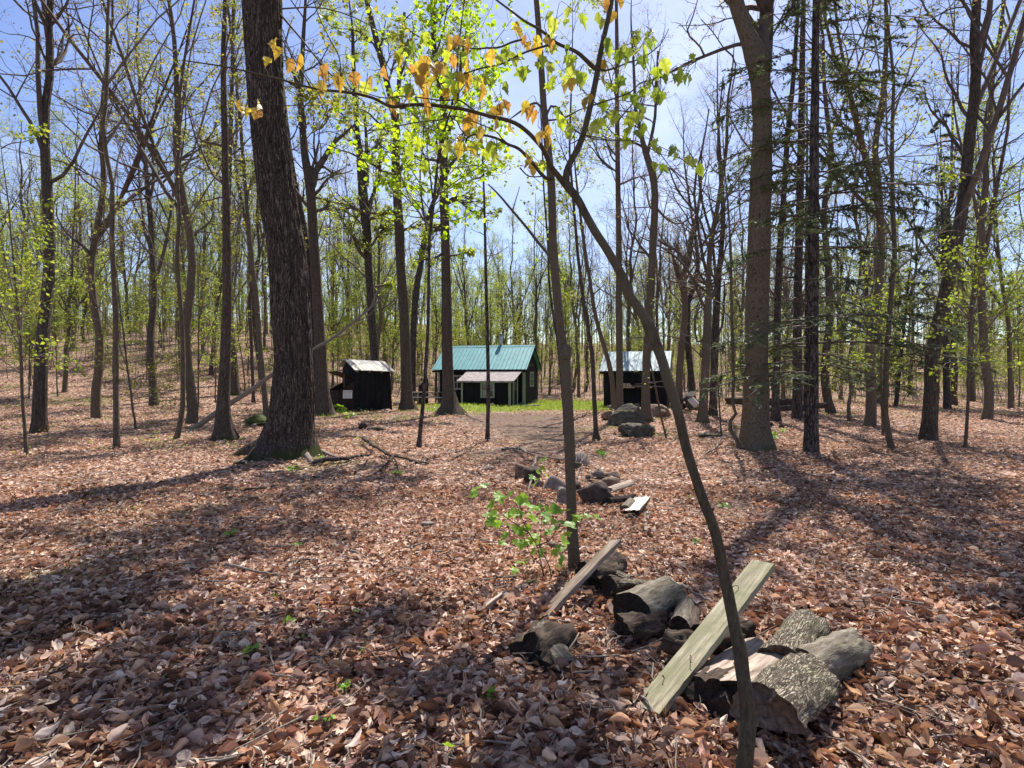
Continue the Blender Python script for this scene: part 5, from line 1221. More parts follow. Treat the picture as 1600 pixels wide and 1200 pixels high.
def cyl(name, parent, mat, p0, p1, r0, r1=None, sides=14, smooth=True):
    mb = MB(); r1 = r1 or r0; s = np.array([p0, p0, p1, p1], float); s = s + 1e-5 * np.arange(4)[:, None] * nrm(s[-1] - s[0])
    tubes(mb, s, np.array([1e-4, r0, r1, 1e-4]), sides); return mb.obj(name, M[mat], parent, smooth=smooth)

# ------------------------------------------------------------------ cabin with teal roof
cx, cy = 0.70, 33.6
th_ = R(-15)
cab = empty('cabin', (cx, cy, float(H(cx, cy)) + .02), 'black cabin with teal ribbed metal roof and a grey roofed lean-to at its front', 'cabin', None, th_)
LW, DW, WH, RH = 5.3, 3.6, 2.28, 3.5
poly_prism('wall', cab, 'black_paint', [(0, -.5), (0, WH), (DW / 2, RH - .1), (DW, WH), (DW, -.5)], 'x', -LW, 0)
boards_x(cab, 'black_paint', -LW, -.0, 0, -.5, WH - .02, .25, name='board', seed=2)
gtop = lambda y_: min(WH + (RH - WH) * y_ / (DW / 2), WH + (RH - WH) * (DW - y_) / (DW / 2)) - .14
boards_y(cab, 'black_paint', 0, DW, 0, -.5, 0, .25, top=gtop, seed=3)
sl = (RH - WH) / (DW / 2)
roof_panels(cab, 'teal', -LW - .3, .25, -.38, WH - .38 * sl + .02, DW / 2, RH + .02, .92, .23, seed=1)
roof_panels(cab, 'teal', -LW - .3, .25, DW + .38, WH - .38 * sl + .02, DW / 2, RH + .02, .92, .23, seed=2)
poly_prism('ridge_cap', cab, 'teal', [(DW / 2 - .14, RH - .03), (DW / 2, RH + .085), (DW / 2 + .14, RH - .03), (DW / 2, RH + .055)], 'x', -LW - .31, .26)
mb = MB()
for xx in (.225,):
    for sgn in (-1, 1):
        y_e = DW / 2 + sgn * (DW / 2 + .36)
        v = [(xx, DW / 2, RH + .0), (xx, y_e, WH - .36 * sl), (xx, y_e, WH - .36 * sl - .12), (xx, DW / 2, RH - .12)]
        v2 = [(a_x + .02, b_x, c_x) for a_x, b_x, c_x in v]
        mb.add(v + v2, [(0, 1, 2, 3), (7, 6, 5, 4), (0, 4, 5, 1), (1, 5, 6, 2), (2, 6, 7, 3), (3, 7, 4, 0)])
mb.obj('barge_board', M['black_paint'], cab, smooth=False)
bpart('fascia', cab, 'black_paint', -LW - .28, .22, -.35, -.33, WH - .38 * sl - .13, WH - .38 * sl - .005)
bpart('corner_trim', cab, 'sage', -.09, .03, -.055, -.03, -.4, WH - .1)
bpart('corner_trim', cab, 'sage', .032, .055, -.05, .10, -.4, WH - .1)
bpart('corner_trim', cab, 'sage', -LW - .02, -LW + .09, -.055, -.03, -.2, WH - .1)
window(cab, 'y', 1.75, .025, 1.12, 1.86, .72, 1)
window(cab, 'x', -3.95, -.025, .95, 1.65, .9, -1, 'white_sheet', 2)
# lean-to
xl, xr, yf, zt, ze = -3.15, -.32, -1.85, 2.0, 1.46
ltop = lambda y_: zt + (ze - zt) * (y_ / yf) - .03
mb = MB(); box(mb, xl, xr, yf, -.03, -.6, ze - .06); mb.obj('lean_to_wall', M['black_paint'], cab, smooth=False)
boards_y(cab, 'black_paint', yf, -.06, xr, -.6, 0, .25, top=ltop, seed=5, name='lean_to_board'); boards_y(cab, 'black_paint', yf, -.06, xl, -.6, 0, .25, top=ltop, seed=6, out=-1, name='lean_to_board')
boards_x(cab, 'black_paint', xl, xr, yf, -.6, ze - .05, .235, seed=4, name='lean_to_board')
roof_panels(cab, 'grey_sheet', xl - .22, xr + .28, yf - .28, ze - .08, -.07, zt + .02, .66, wave=True, seed=4)
bpart('lean_to_fascia', cab, 'grey_sheet', xl - .2, xr + .26, yf - .275, yf - .25, ze - .15, ze - .085)
bpart('corner_trim', cab, 'sage', xr - .10, xr + .03, yf - .055, yf - .03, -.5, ze - .06)
bpart('corner_trim', cab, 'sage', xl - .03, xl + .07, yf - .055, yf - .03, -.4, ze - .06)
window(cab, 'x', -1.62, yf - .026, .55, 1.22, .62, -1, 'sage', 1, .09, cur=True)
dr = bpart('door', cab, 'black_paint', xr + .03, xr + .06, -1.35, -.65, -.05, 1.5)
mb = MB()
for (a, b_) in ((-1.45, -1.35), (-.65, -.5)): box(mb, xr + .028, xr + .08, a, b_, -.1, ltop((a + b_) / 2) - .04)
box(mb, xr + .028, xr + .075, -1.35, -.65, 1.5, 1.56); mb.obj('door_frame', M['sage'], dr, smooth=False)
mb = MB(); box(mb, xr + .06, xr + .066, -1.22, -.8, .85, 1.35); mb.obj('door_pane', M['glass'], dr, smooth=False)
cyl('door_handle', dr, 'steel', (xr + .06, -.72, .7), (xr + .11, -.72, .7), .02)
ch = cyl('chimney', cab, 'steel', (-1.95, DW / 2 + .1, RH - .1), (-1.95, DW / 2 + .1, RH + .72), .11)
cyl('chimney_cap', ch, 'white_sheet', (-1.95, DW / 2 + .1, RH + .74), (-1.95, DW / 2 + .1, RH + .84), .15, .06)
# porch lamp
mb = MB(); k = np.linspace(-1, 1, 9); r_ = .085
tubes(mb, np.stack([np.full(9, -3.55), np.full(9, -.14), 1.93 + r_ * k], 1), r_ * np.sqrt(np.clip(1 - k ** 2, .003, 1)), 16)
lm = mb.obj('porch_lamp', M['white'], cab); cyl('lamp_bracket', lm, 'rust', (-3.55, -.025, 1.98), (-3.55, -.13, 2.0), .02)
# skirting boards below the gable
for j in range(5): bpart('skirting_board', cab, 'tan_board', .032, .05, 1.75 + j * .34, 2.03 + j * .34, -.5, .16 + .04 * (j % 2))
for j, (a, b_, c_) in enumerate([(-.5, -2.3, -.02), (.3, -1.6, -.03), (.6, -.9, 0)]):
    mb = MB(); box(mb, a, a + .55, b_, b_ + .4, -.12, .06); mb.obj('step_stone', M['rock_grey'], cab, smooth=False)

# antler-like dead stick nailed under the gable
p_ = Matrix.Translation(cab.location) @ Matrix.Rotation(th_, 4, 'Z')
an = empty('dead_stick', p_ @ Vector((.1, 1.0, 2.25)), 'pale forked stick hung across the cabin gable above the side window', 'stick', None, th_)
for rows in ([(0, -.7, -.12), (0, -.2, .0), (.02, .4, .04), (0, 1.2, -.02)], [(.0, -.2, .0), (.03, .1, .14), (0.02, .5, .2)], [(0, .4, .04), (.03, .8, .16), (.02, 1.1, .18)], [(0, -.5, -.06), (.02, -.3, .12), (0, -.1, .2)]):
    mb = MB(); s = spline(np.array(rows, float), 9); tubes(mb, s, .018 * np.linspace(1, .4, 9), 6); mb.obj('branch', M['dead'], an)
# brown board screen and stovepipe at the left end
sx0, sy0 = -5.05, 35.0
scn = empty('board_screen', (sx0, sy0, float(H(sx0, sy0))), 'low brown board screen with sloping top at the left end of the cabin', 'screen', None, th_)
for j in range(4): 
    mb = MB(); a = -.62 + j * .155; zt_ = 1.15 + .13 * j
    box(mb, a, a + .145, 0, .02, -.1, zt_); mb.obj('board', M['brown_paint'], scn, smooth=False)
bpart('post', scn, 'sage', -.68, -.625, -.02, .04, -.1, 1.2)
q_ = P(681, 600, 36.6); q_[2] = float(H(q_[0], q_[1]))
sp_ = empty('stove_pipe', q_, 'thin dark rusty pipe with a cap standing left of the teal roof', 'pipe')
cyl('pipe', sp_, 'rust', (0, 0, -.1), (0, 0, 3.35), .055); cyl('cap', sp_, 'rust', (0, 0, 3.37), (0, 0, 3.48), .10, .07)

# ------------------------------------------------------------------ leaning privy at the left
ox, oy = P(553, 643, 27.6)[:2]
oz = float(H(ox, oy))
ph = empty('privy', (ox, oy, oz), 'black wooden privy with a pale metal roof, an open side bin and a white notice', 'privy', None, R(43))
ph.rotation_euler = (R(0), R(1.5), R(43))
PW, PD = 1.95, 1.3
mb = MB()
v = [(-.06, 0, -.2), (PW + .16, 0, -.2), (PW + .1, PD, -.2), (0, PD, -.2), (.03, .03, 1.95), (PW - .02, .03, 1.95), (PW - .02, PD, 2.1), (.03, PD, 2.1), (.03, .85, 2.42), (PW - .02, .85, 2.42)]
mb.add(v, [(0, 3, 2, 1), (0, 1, 5, 4)]); mb.add([v[2], v[3], v[7], v[6]], [(0, 1, 2, 3)])
mb.add([v[3], v[0], v[4], v[8], v[7]], [(0, 1, 2, 3, 4)]); mb.add([v[1], v[2], v[6], v[9], v[5]], [(0, 1, 2, 3, 4)])
mb.obj('wall', M['black_paint'], ph, smooth=False)
for j in range(7):   # front boards, sloping with the tapering wall
    a0, a1 = j / 7, (j + 1) / 7; g_ = .004
    bt = lambda f: (-.06 + (PW + .22) * f, 0, -.2); tp = lambda f: (.03 + (PW - .05) * f, .03, 1.94)
    A, B, C_, D_ = np.array(bt(a0)), np.array(bt(a1)), np.array(tp(a1)), np.array(tp(a0)); A[0] += g_; B[0] -= g_; C_[0] -= g_; D_[0] += g_
    of = np.array([0, -.02 - .004 * (j % 2), 0]); mb = MB()
    mb.add([A, B, C_, D_, A + of, B + of, C_ + of, D_ + of], [(4, 5, 6, 7), (0, 4, 7, 3), (1, 2, 6, 5), (3, 7, 6, 2), (0, 1, 5, 4)]); mb.obj('board', M['black_paint'], ph, smooth=False)
roof_panels(ph, 'white_sheet', -.12, PW + .14, -.22, 1.93, .85, 2.46, .74, .37, .012, seed=8)
roof_panels(ph, 'white_sheet', -.12, PW + .14, 1.55, 2.12, .85, 2.46, .74, .37, .012, seed=9)
for xx in (.1, PW - .16):
    mb = MB(); v = [(xx, -.23, 1.965), (xx + .11, -.23, 1.965), (xx + .11, .86, 2.50), (xx, .86, 2.50)]
    mb.add(v + [(a, b_, c_ + .02) for a, b_, c_ in v], [(4, 5, 6, 7), (0, 4, 7, 3), (1, 2, 6, 5), (0, 1, 5, 4), (2, 3, 7, 6)]); mb.obj('roof_batten', M['grey_sheet'], ph, smooth=False)
for xx in (.05, .7, 1.35, PW - .1): bpart('rafter_end', ph, 'tan_board', xx, xx + .05, -.17, -.02, 1.85, 1.92)
# open side bin
bn = MB(); bw, bd = .78, 1.05
def quad(mb, a, b_, c_, d, t):
    A = np.array([a, b_, c_, d], float); n_ = nrm(np.cross(A[1] - A[0], A[2] - A[0])) * t
    mb.add(np.vstack([A, A + n_]), [(0, 3, 2, 1), (4, 5, 6, 7), (0, 1, 5, 4), (1, 2, 6, 5), (2, 3, 7, 6), (3, 0, 4, 7)])
quad(bn, (-bw, 0, -.2), (-.05, 0, -.2), (-.02, 0, 1.4), (-bw, 0, .98), .025)
quad(bn, (-bw, bd, -.2), (-bw, 0, -.2), (-bw, 0, .98), (-bw, bd, .98), .025)
quad(bn, (-.05, bd, -.2), (-bw, bd, -.2), (-bw, bd, .98), (-.02, bd, 1.4), .025)
bino = bn.obj('side_bin', M['brown_paint'], ph, smooth=False)
mb = MB(); quad(mb, (-.0, -.06, 1.55), (-.0, bd + .05, 1.55), (-bw - .1, bd + .05, 1.84), (-bw - .1, -.06, 1.84), .03); mb.obj('lid', M['brown_paint'], ph, smooth=False)
cyl('prop_stick', ph, 'dead', (-.52, .02, .95), (-.55, .0, 1.73), .018, sides=7)
for j, zz in enumerate((.1, .55)): 
    mb = MB(); box(mb, -bw - .03, -bw - .005, .1, bd - .1, zz, zz + .1); mb.obj('batten', M['black_paint'], ph, smooth=False)
# notice with a few printed lines
sg = MB(); box(sg, -.60, -.13, -.048, -.03, .60, .98); sign = sg.obj('notice', M['white'], ph, smooth=False)
pm = MB()
for r_i in range(6):
    zz = .93 - r_i * .052; x_ = -.57
    rs = np.random.default_rng(r_i)
    while x_ < -.18:
        w_ = rs.uniform(.02, .06); pm.add([(x_, -.0505, zz), (min(x_ + w_, -.155), -.0505, zz), (min(x_ + w_, -.155), -.0505, zz - (.016 if r_i else .028)), (x_, -.0505, zz - (.016 if r_i else .028))], [(0, 1, 2, 3)]); x_ += w_ + .014
pm.obj('print', M['rust'], sign, smooth=False)

# ------------------------------------------------------------------ shed at the right
hx, hy = 8.25, 31.0
hz = float(H(hx, hy))
sh = empty('shed', (hx, hy, hz), 'dark board shed with a pale teal metal roof behind the mossy boulder', 'shed', None, R(-18))
SW, SD, SH, SR = 3.35, 3.0, 2.12, 3.05
poly_prism('wall', sh, 'black_paint', [(0, -.4), (0, SH), (SD / 2, SR - .1), (SD, SH), (SD, -.4)], 'x', -SW, 0)
boards_x(sh, 'black_paint', -SW, 0, 0, -.4, SH - .03, .2, seed=12)
st_ = lambda y_: min(SH + (SR - SH) * y_ / (SD / 2), SH + (SR - SH) * (SD - y_) / (SD / 2)) - .13
boards_y(sh, 'black_paint', 0, SD, 0, -.4, 0, .2, top=st_, seed=13)
s2 = (SR - SH) / (SD / 2)
roof_panels(sh, 'pale_teal', -SW - .2, .2, -.3, SH - .3 * s2 + .02, SD / 2, SR + .02, .84, .21, seed=5)
roof_panels(sh, 'pale_teal', -SW - .2, .2, SD + .3, SH - .3 * s2 + .02, SD / 2, SR + .02, .84, .21, seed=6)
bpart('fascia', sh, 'black_paint', -SW - .18, .18, -.275, -.255, SH - .3 * s2 - .12, SH - .3 * s2)
bpart('shelf', sh, 'brown_paint', -2.5, -.55, -.42, -.03, 1.00, 1.035)
for xx in (-2.35, -.8): bpart('bracket', sh, 'brown_paint', xx, xx + .05, -.36, -.03, .86, .998)
bpart('plinth_board', sh, 'tan_board', -SW - .9, -SW - .05, -.5, -.2, -.02, .03)

# ------------------------------------------------------------------ logs, rocks, boards
def section(kind, rs):
    if kind == 'round':
        a = np.arange(30) * 2 * math.pi / 30; return np.stack([np.cos(a), np.sin(a)], 1), np.zeros(30, int)
    if kind == 'half':      # flat side up
        a = np.linspace(math.pi, 2 * math.pi, 19); p = np.stack([np.cos(a), np.sin(a)], 1)
        fl = np.stack([np.linspace(1, -1, 8)[1:-1], np.full(6, .03) + rs.normal(0, .04, 6)], 1)
        return np.vstack([p, fl]), np.array([0] * 18 + [1] * 7)
    if kind == 'barkup':    # round side up, flat below
        a = np.linspace(0, math.pi, 19); p = np.stack([np.cos(a), np.sin(a)], 1)
        fl = np.stack([np.linspace(-1, 1, 8)[1:-1], np.full(6, -.05) + rs.normal(0, .04, 6)], 1)
        return np.vstack([p, fl]), np.array([0] * 18 + [1] * 7)
    if kind == 'wedge':
        a = np.linspace(-.7, .7, 7); p = np.stack([np.cos(a) - .5, np.sin(a)], 1)
        e = np.array([[.1, .33], [-.2, .17], [-.5, .0], [-.2, -.2], [.1, -.36]]); return np.vstack([p, e]), np.array([0] * 6 + [1] * 6)
def make_log(name, label, cat, p0, p1, r, kind='round', bark='log_bark', wood='split', end='endgrain', seed=0, rough=.1, group=None, roll=0.0, squash=1.0, nseg=26, ends=.12):
    p0, p1 = np.asarray(p0, float), np.asarray(p1, float); rs = np.random.default_rng(seed)
    sec, mats = section(kind, rs); n_ = len(sec); L_ = np.linalg.norm(p1 - p0)
    c_, s_ = math.cos(roll), math.sin(roll); sec = sec @ np.array([[c_, s_], [-s_, c_]])
    t = np.linspace(0, 1, nseg); a = np.arctan2(sec[:, 1], sec[:, 0]); A, T = np.meshgrid(a, t)
    rr = 1 + rough * fbm(np.cos(A) * 1.4 + seed * 3.1, np.sin(A) * 1.4, T * L_ / max(r, .01) * .5, seed) + rough * .5 * noise(np.cos(A) * 4 + seed, np.sin(A) * 4, T * L_ / max(r, .01) * 1.6, seed + 2) - rough * .45 * (1 - np.clip(np.abs(noise(np.cos(A) * 5 + seed, np.sin(A) * 5, T * L_ / max(r, .01) * .5, seed + 8)) * 4, 0, 1))
    zz = T * L_ + (T < .01) * r * ends * 3 * noise(np.cos(A) * 2.2, np.sin(A) * 2.2, seed, 5) + (T > .99) * r * ends * 3 * noise(np.cos(A) * 2.2, np.sin(A) * 2.2, seed + 4, 6)
    # local frame: z along the log, x sideways, y up
    v = np.stack([sec[None, :, 0] * rr * r, sec[None, :, 1] * rr * r * squash, zz], -1)
    mb = MB(); k = np.arange(n_); k2 = (k + 1) % n_; i = np.arange(nseg - 1)[:, None] * n_
    q = np.stack([i + k, i + k2, i + k2 + n_, i + k + n_], -1)
    mm = np.tile(mats, (nseg - 1, 1))
    vf = v.reshape(-1, 3)
    mb.add(vf, q.reshape(-1, 4)); mb.m[-1] = mm.ravel()
    Z = Vector(p1 - p0).normalized(); X = Z.cross(Vector((0, 0, 1)))
    if X.length < .1: X = Vector((1, 0, 0))
    X.normalize(); Y_ = Z.cross(X); Y_ = -Y_ if Y_.z < 0 else Y_
    X = Y_.cross(Z)
    root_ = empty(name, p0, label, cat, group); root_.rotation_mode = 'XYZ'
    root_.rotation_euler = Matrix((X, Y_, Z)).transposed().to_euler()
    mb.obj('log_body', [M[bark], M[wood]], root_)
    for e_, ring_ in ((0, v[0]), (1, v[-1])):
        m_ = MB(); cen = ring_.mean(0); inner = cen + (ring_ - cen) * .5 + [0, 0, (r * .1) * (1 if e_ == 0 else -1)]
        vv = np.vstack([ring_, inner, cen + [0, 0, r * .1 * (1 if e_ == 0 else -1)]])
        f4 = [(j, (j + 1) % n_, n_ + (j + 1) % n_, n_ + j) for j in range(n_)]; f3 = [(n_ + j, n_ + (j + 1) % n_, 2 * n_) for j in range(n_)]
        if e_ == 0: f4 = [f[::-1] for f in f4]; f3 = [f[::-1] for f in f3]
        m_.add(vv, f4); m_.add(vv, f3); m_.obj('cut_end', M[end], root_, smooth=False)
    return root_
def rock(name, label, cx_, yb, wpx, hpx, mat, seed, deep=.8, group=None, cat='rock', flat=None, sink=.2, lift=0, Y=None, sub=4, amp=.5):
    import bmesh
    g = G(cx_, yb); Yd = g[1] if Y is None else Y
    w, h_ = wpx / F * Yd, hpx / F * Yd
    base = P(cx_, yb, Yd); base[2] = float(H(base[0], base[1])) if Y is None else base[2]
    base[1] += w * deep * .35 if Y is None else 0
    bm = bmesh.new(); bmesh.ops.create_icosphere(bm, subdivisions=sub, radius=1.0)
    v = np.array([x_.co[:] for x_ in bm.verts]); fc = np.array([[q.index for q in f.verts] for f in bm.faces]); bm.free()
    rs = np.random.default_rng(seed)
    v = v * (1 + amp * fbm(v[:, 0] * 1.1 + seed, v[:, 1] * 1.1, v[:, 2] * 1.1, seed))[:, None]
    for q in range(9):
        d = nrm(rs.normal(size=3) + [0, 0, .2]); t = v @ d; lim = rs.uniform(.55, .85); v = v - np.clip(t - lim, 0, None)[:, None] * d * .85
    v = v * (1 + .09 * fbm(v[:, 0] * 4, v[:, 1] * 5, v[:, 2] * 5, seed + 3))[:, None]
    v = (v - v.min(0)) / (v.max(0) - v.min(0)); v = (v - [.5, .5, sink]) * [w, w * deep, h_ / (1 - sink)]
    mb = MB(); mb.add(v, fc)
    o_ = mb.obj(name, M[mat]); o_.location = base + [0, 0, lift]; return tag(o_, label, cat, group)
def plank(name, label, p0, p1, wv, wid, th, mat, cat='board', seed=0, nails=()):
    p0, p1 = Vector(p0), Vector(p1); X = (p1 - p0); L_ = X.length; X.normalize()
    Yv = Vector(wv) - Vector(wv).dot(X) * X; Yv.normalize(); Z = X.cross(Yv)
    rs = np.random.default_rng(seed)
    n_ = 30; t = np.linspace(0, 1, n_)
    prof = np.array([(-.5, -.5), (.5, -.5), (.5, .42), (.46, .5), (-.46, .5), (-.5, .42)])
    v = []
    for i, tt in enumerate(t):
        e = .5 * (1 if i in (0, n_ - 1) else 0)
        for (a, b_) in prof:
            jag = (rs.normal(0, .006) if i in (0, n_ - 1) else 0)
            v.append((tt * L_ + jag, a * wid * (1 + .02 * rs.normal()), b_ * th * (1 + .05 * rs.normal()) + .006 * math.sin(tt * 3)))
    m_ = len(prof); k = np.arange(m_); k2 = (k + 1) % m_; i = np.arange(n_ - 1)[:, None] * m_
    mb = MB(); mb.add(v, np.stack([i + k, i + k2, i + k2 + m_, i + k + m_], -1).reshape(-1, 4))
    mb.add([v[j] for j in range(m_)] + [v[(n_ - 1) * m_ + j] for j in range(m_)], [(5, 4, 3, 2, 1, 0), (6, 7, 8, 9, 10, 11)])
    r_ = empty(name, p0, label, cat); r_.rotation_euler = Matrix((X, Yv, Z)).transposed().to_euler()
    mb.obj('plank_body', M[mat], r_, smooth=False)
    for (a, b_, dx, dy) in nails:
        m_ = MB(); zt_ = th * .5 * (1 if Z.z > 0 else -1); sg_ = 1 if Z.z > 0 else -1
        s = spline(np.array([(a, b_, zt_ - .002 * sg_), (a, b_, zt_ + .012 * sg_), (a + dx * .4, b_ + dy * .4, zt_ + .022 * sg_), (a + dx, b_ + dy, zt_ + .020 * sg_), (a + dx * 1.02, b_ + dy * 1.02 + .008, zt_ + .02 * sg_)]), 10)
        tubes(m_, s, np.full(10, .0022), 6); m_.obj('bent_nail', M['rust'], r_)
    return r_

# near row of logs at the lower right
make_log('log', 'lichened short log with a dark hollow end, middle of the near log row', 'log', P(985, 955, 3.62), P(1040, 928, 4.02), .128, 'round', 'log_lichen', end='char', seed=3, rough=.16, squash=.9)
make_log('log', 'small pale grey log lying end on beside the lichened one', 'log', P(1062, 980, 3.48) , P(1072, 948, 3.88), .062, 'round', 'log_lichen', end='char', seed=4, rough=.12)
make_log('log', 'thin dark stub wedged against the small pale log', 'log', P(1083, 985, 3.46), P(1087, 955, 3.75), .032, 'round', 'rotten', end='char', seed=5, rough=.2)
make_log('split_log', 'big split log with a bare weathered grey face turned up, under the greenish board', 'log', P(1122, 1062, 2.74), P(1200, 1004, 3.25), .165, 'half', 'rotten', 'split', 'char', seed=6, rough=.10, roll=-.22)
make_log('split_log', 'flaky barked log leaning behind the big split log at the right edge', 'log', P(1218, 1046, 2.98), P(1262, 985, 3.45), .125, 'barkup', 'log_bark', 'split_tan', 'endgrain', seed=7, rough=.15, roll=.3)
make_log('split_log', 'thick flaky bark half log at the lower right corner, tan wood at its broken end', 'log', P(1196, 1128, 2.42), P(1268, 1068, 2.86), .15, 'barkup', 'log_bark', 'split_tan', 'endgrain', seed=8, rough=.16, roll=-.15)
make_log('split_log', 'lowest dark log under the barked half log at the lower right', 'log', P(1180, 1180, 2.5) - [0, 0, .02], P(1290, 1150, 2.7), .12, 'round', 'rotten', end='char', seed=9, rough=.3)
make_log('log', 'grey log end poking in at the right edge above the barked half log', 'log', P(1262, 1045, 2.9), P(1330, 1010, 3.2), .1, 'round', 'log_lichen', end='endgrain', seed=10, rough=.2)
make_log('rotten_log', 'dark rotten log propping up the big split log from below', 'log', P(1108, 1095, 2.72), P(1165, 1062, 3.0), .11, 'round', 'rotten', end='char', seed=81, rough=.4)
make_log('rotten_log', 'dark decayed log lying behind the greenish board and the big split log', 'log', P(1090, 1002, 3.3), P(1160, 985, 3.5), .09, 'round', 'rotten', end='char', seed=82, rough=.4)
make_log('rotten_log', 'dark hollow piece of wood under the lichened short log', 'log', P(975, 985, 3.5), P(1035, 975, 3.6), .085, 'round', 'rotten', end='char', seed=83, rough=.45)
make_log('rotten_log', 'dark decayed log end between the crumbling chunk and the lichened log', 'log', P(950, 915, 4.05), P(990, 920, 4.15), .075, 'round', 'rotten', end='char', seed=86, rough=.35)
make_log('rotten_log', 'dark flattened log in front of the small pale log, beside the greenish board', 'log', P(1040, 1000, 3.3), P(1092, 1012, 3.2), .07, 'round', 'rotten', end='char', seed=87, rough=.35)
make_log('bark_slab', 'curved strip of bark leaning over the black crumbling chunk', 'bark slab', P(945, 890, 4.5), P(985, 905, 4.3), .05, 'barkup', 'log_bark', 'split_tan', 'endgrain', seed=88, rough=.3, squash=.5)
make_log('wood_splinter', 'reddish split piece wedged between the big split log and the barked log', 'wood', P(1178, 1072, 2.85), P(1210, 1036, 3.1), .05, 'wedge', 'split_tan', 'split_tan', 'split_tan', seed=84, rough=.3)
make_log('wood_splinter', 'grey splinter of wood lying on the lower dark log at the corner', 'wood', P(1205, 1160, 2.42), P(1245, 1190, 2.45), .045, 'wedge', 'split', 'split', 'split', seed=85, rough=.3)
make_log('rotten_log', 'black crumbling log chunk at the foot of the upright sapling', 'log', P(920, 902, 4.3), P(962, 884, 4.75), .115, 'round', 'rotten', end='char', seed=11, rough=.45)
make_log('bark_slab', 'reddish tan bark slab lying behind the lichened log', 'bark slab', P(957, 912, 4.05), P(1034, 912, 4.1), .045, 'barkup', 'log_bark', 'split_tan', 'split_tan', seed=12, rough=.35, squash=.6)
make_log('rotten_stump', 'rotten hollow wood chunk with pale rough top standing in the leaves, bottom centre', 'log', P(826, 1035, 3.20), P(872, 1005, 3.50), .135, 'round', 'rotten', 'split', 'char', seed=13, rough=.5, squash=.95)
make_log('bark_slab', 'grey slab of old wood capping the rotten chunk at bottom centre', 'bark slab', P(838, 985, 3.42), P(884, 1040, 3.20), .085, 'barkup', 'log_lichen', 'split', 'split', seed=14, rough=.4, squash=.6)
make_log('wood_wedge', 'small grey split wedge lying alone left of the narrow plank', 'wood', P(752, 958, 3.85), P(787, 930, 4.1), .06, 'wedge', 'split', 'split', 'split_tan', seed=15, rough=.15, roll=.9)
# boards
plank('board', 'greenish weathered board with bent nails propped on the near logs', P(1012, 1112, 2.72), P(1193, 881, 3.5), (.075, -.10, .012), .145, .035, 'green_board', seed=1, nails=((.98, -.02, -.05, -.02), (.38, .02, -.05, .03), (.2, -.03, -.012, .006)))
plank('board', 'long dark plank on edge crossing behind the foot of the upright sapling', P(800, 996, 3.66) - [0, 0, .085], P(963, 834, 4.35) - [0, 0, .055], (.05, 1, .06), .125, .030, 'old_board', seed=2)

# fire ring
ring = [(868, 771, 37, 24, 'rock_grey', 'flat grey stone with a pale edge, front left of the fire ring'), (881, 790, 24, 24, 'rock_grey', 'squarish reddish stone in front of the fire ring beside the sapling'),
        (930, 789, 56, 30, 'rock_dark', 'largest dark slab of the fire ring, right of the sapling'), (955, 766, 34, 18, 'rock_brown', 'brown mossy stone on the right rim of the fire ring'),
        (958, 750, 22, 11, 'rock_brown', 'small yellowish stone on the far right rim of the fire ring'), (936, 748, 22, 14, 'rock_grey', 'round reddish grey stone at the back right of the fire ring'),
        (912, 729, 26, 18, 'rock_grey', 'rounded grey stone at the back of the fire ring behind the sapling'), (876, 724, 20, 10, 'rock_brown', 'low stone at the back of the fire ring left of the sapling'),
        (832, 756, 28, 22, 'rock_dark', 'dark mossy stone at the left of the fire ring under the seedling'), (842, 764, 15, 11, 'rock_grey', 'small grey stone between the stick and the flat stone of the fire ring'),
        (813, 748, 17, 20, 'rock_brown', 'leftmost upright brown stone of the fire ring'), (896, 772, 26, 16, 'rock_dark', 'sooty stone half hidden by the sapling in the fire ring'),
        (1018, 811, 15, 8, 'rock_grey', 'small white grey stone right of the pale split log'), (922, 752, 14, 8, 'rock_dark', 'little dark stone inside the fire ring')]
for j, (a, b_, c_, d, m_, lb_) in enumerate(ring): rock('fire_ring_stone' if j != 12 else 'stone', lb_, a, b_, c_, d * 1.15, m_, 300 + j, .9, group='stones of the fire ring' if j != 12 else None, cat='stone', sub=3)
def gp(px, py, lift): return G(px, py, lift)
make_log('split_log', 'grey sawn wedge leaning on the right rim of the fire ring', 'log', gp(953, 783, .13), gp(986, 775, .16), .09, 'wedge', 'split', 'split', 'split', seed=21, rough=.06, roll=2.0)
make_log('split_log', 'pale almost white split log right of the fire ring', 'log', gp(985, 812, .10), gp(1004, 792, .12), .10, 'half', 'log_bark', 'pale_wood', 'char', seed=22, rough=.08, roll=-.15)
make_log('log', 'short grey round stub between the charred log and the pale split log', 'log', gp(976, 806, .06), gp(986, 796, .08), .06, 'round', 'log_lichen', end='endgrain', seed=23, rough=.1)
make_log('log', 'charred black log lying outside the fire ring', 'log', gp(950, 793, .05), gp(992, 788, .06), .065, 'round', 'char', end='char', seed=24, rough=.25)
make_log('stick', 'short pale stick pointing at the camera right of the pale split log', 'stick', gp(1009, 836, .03), gp(1008, 808, .03), .025, 'round', 'dead', end='end_pale', seed=25, rough=.1)

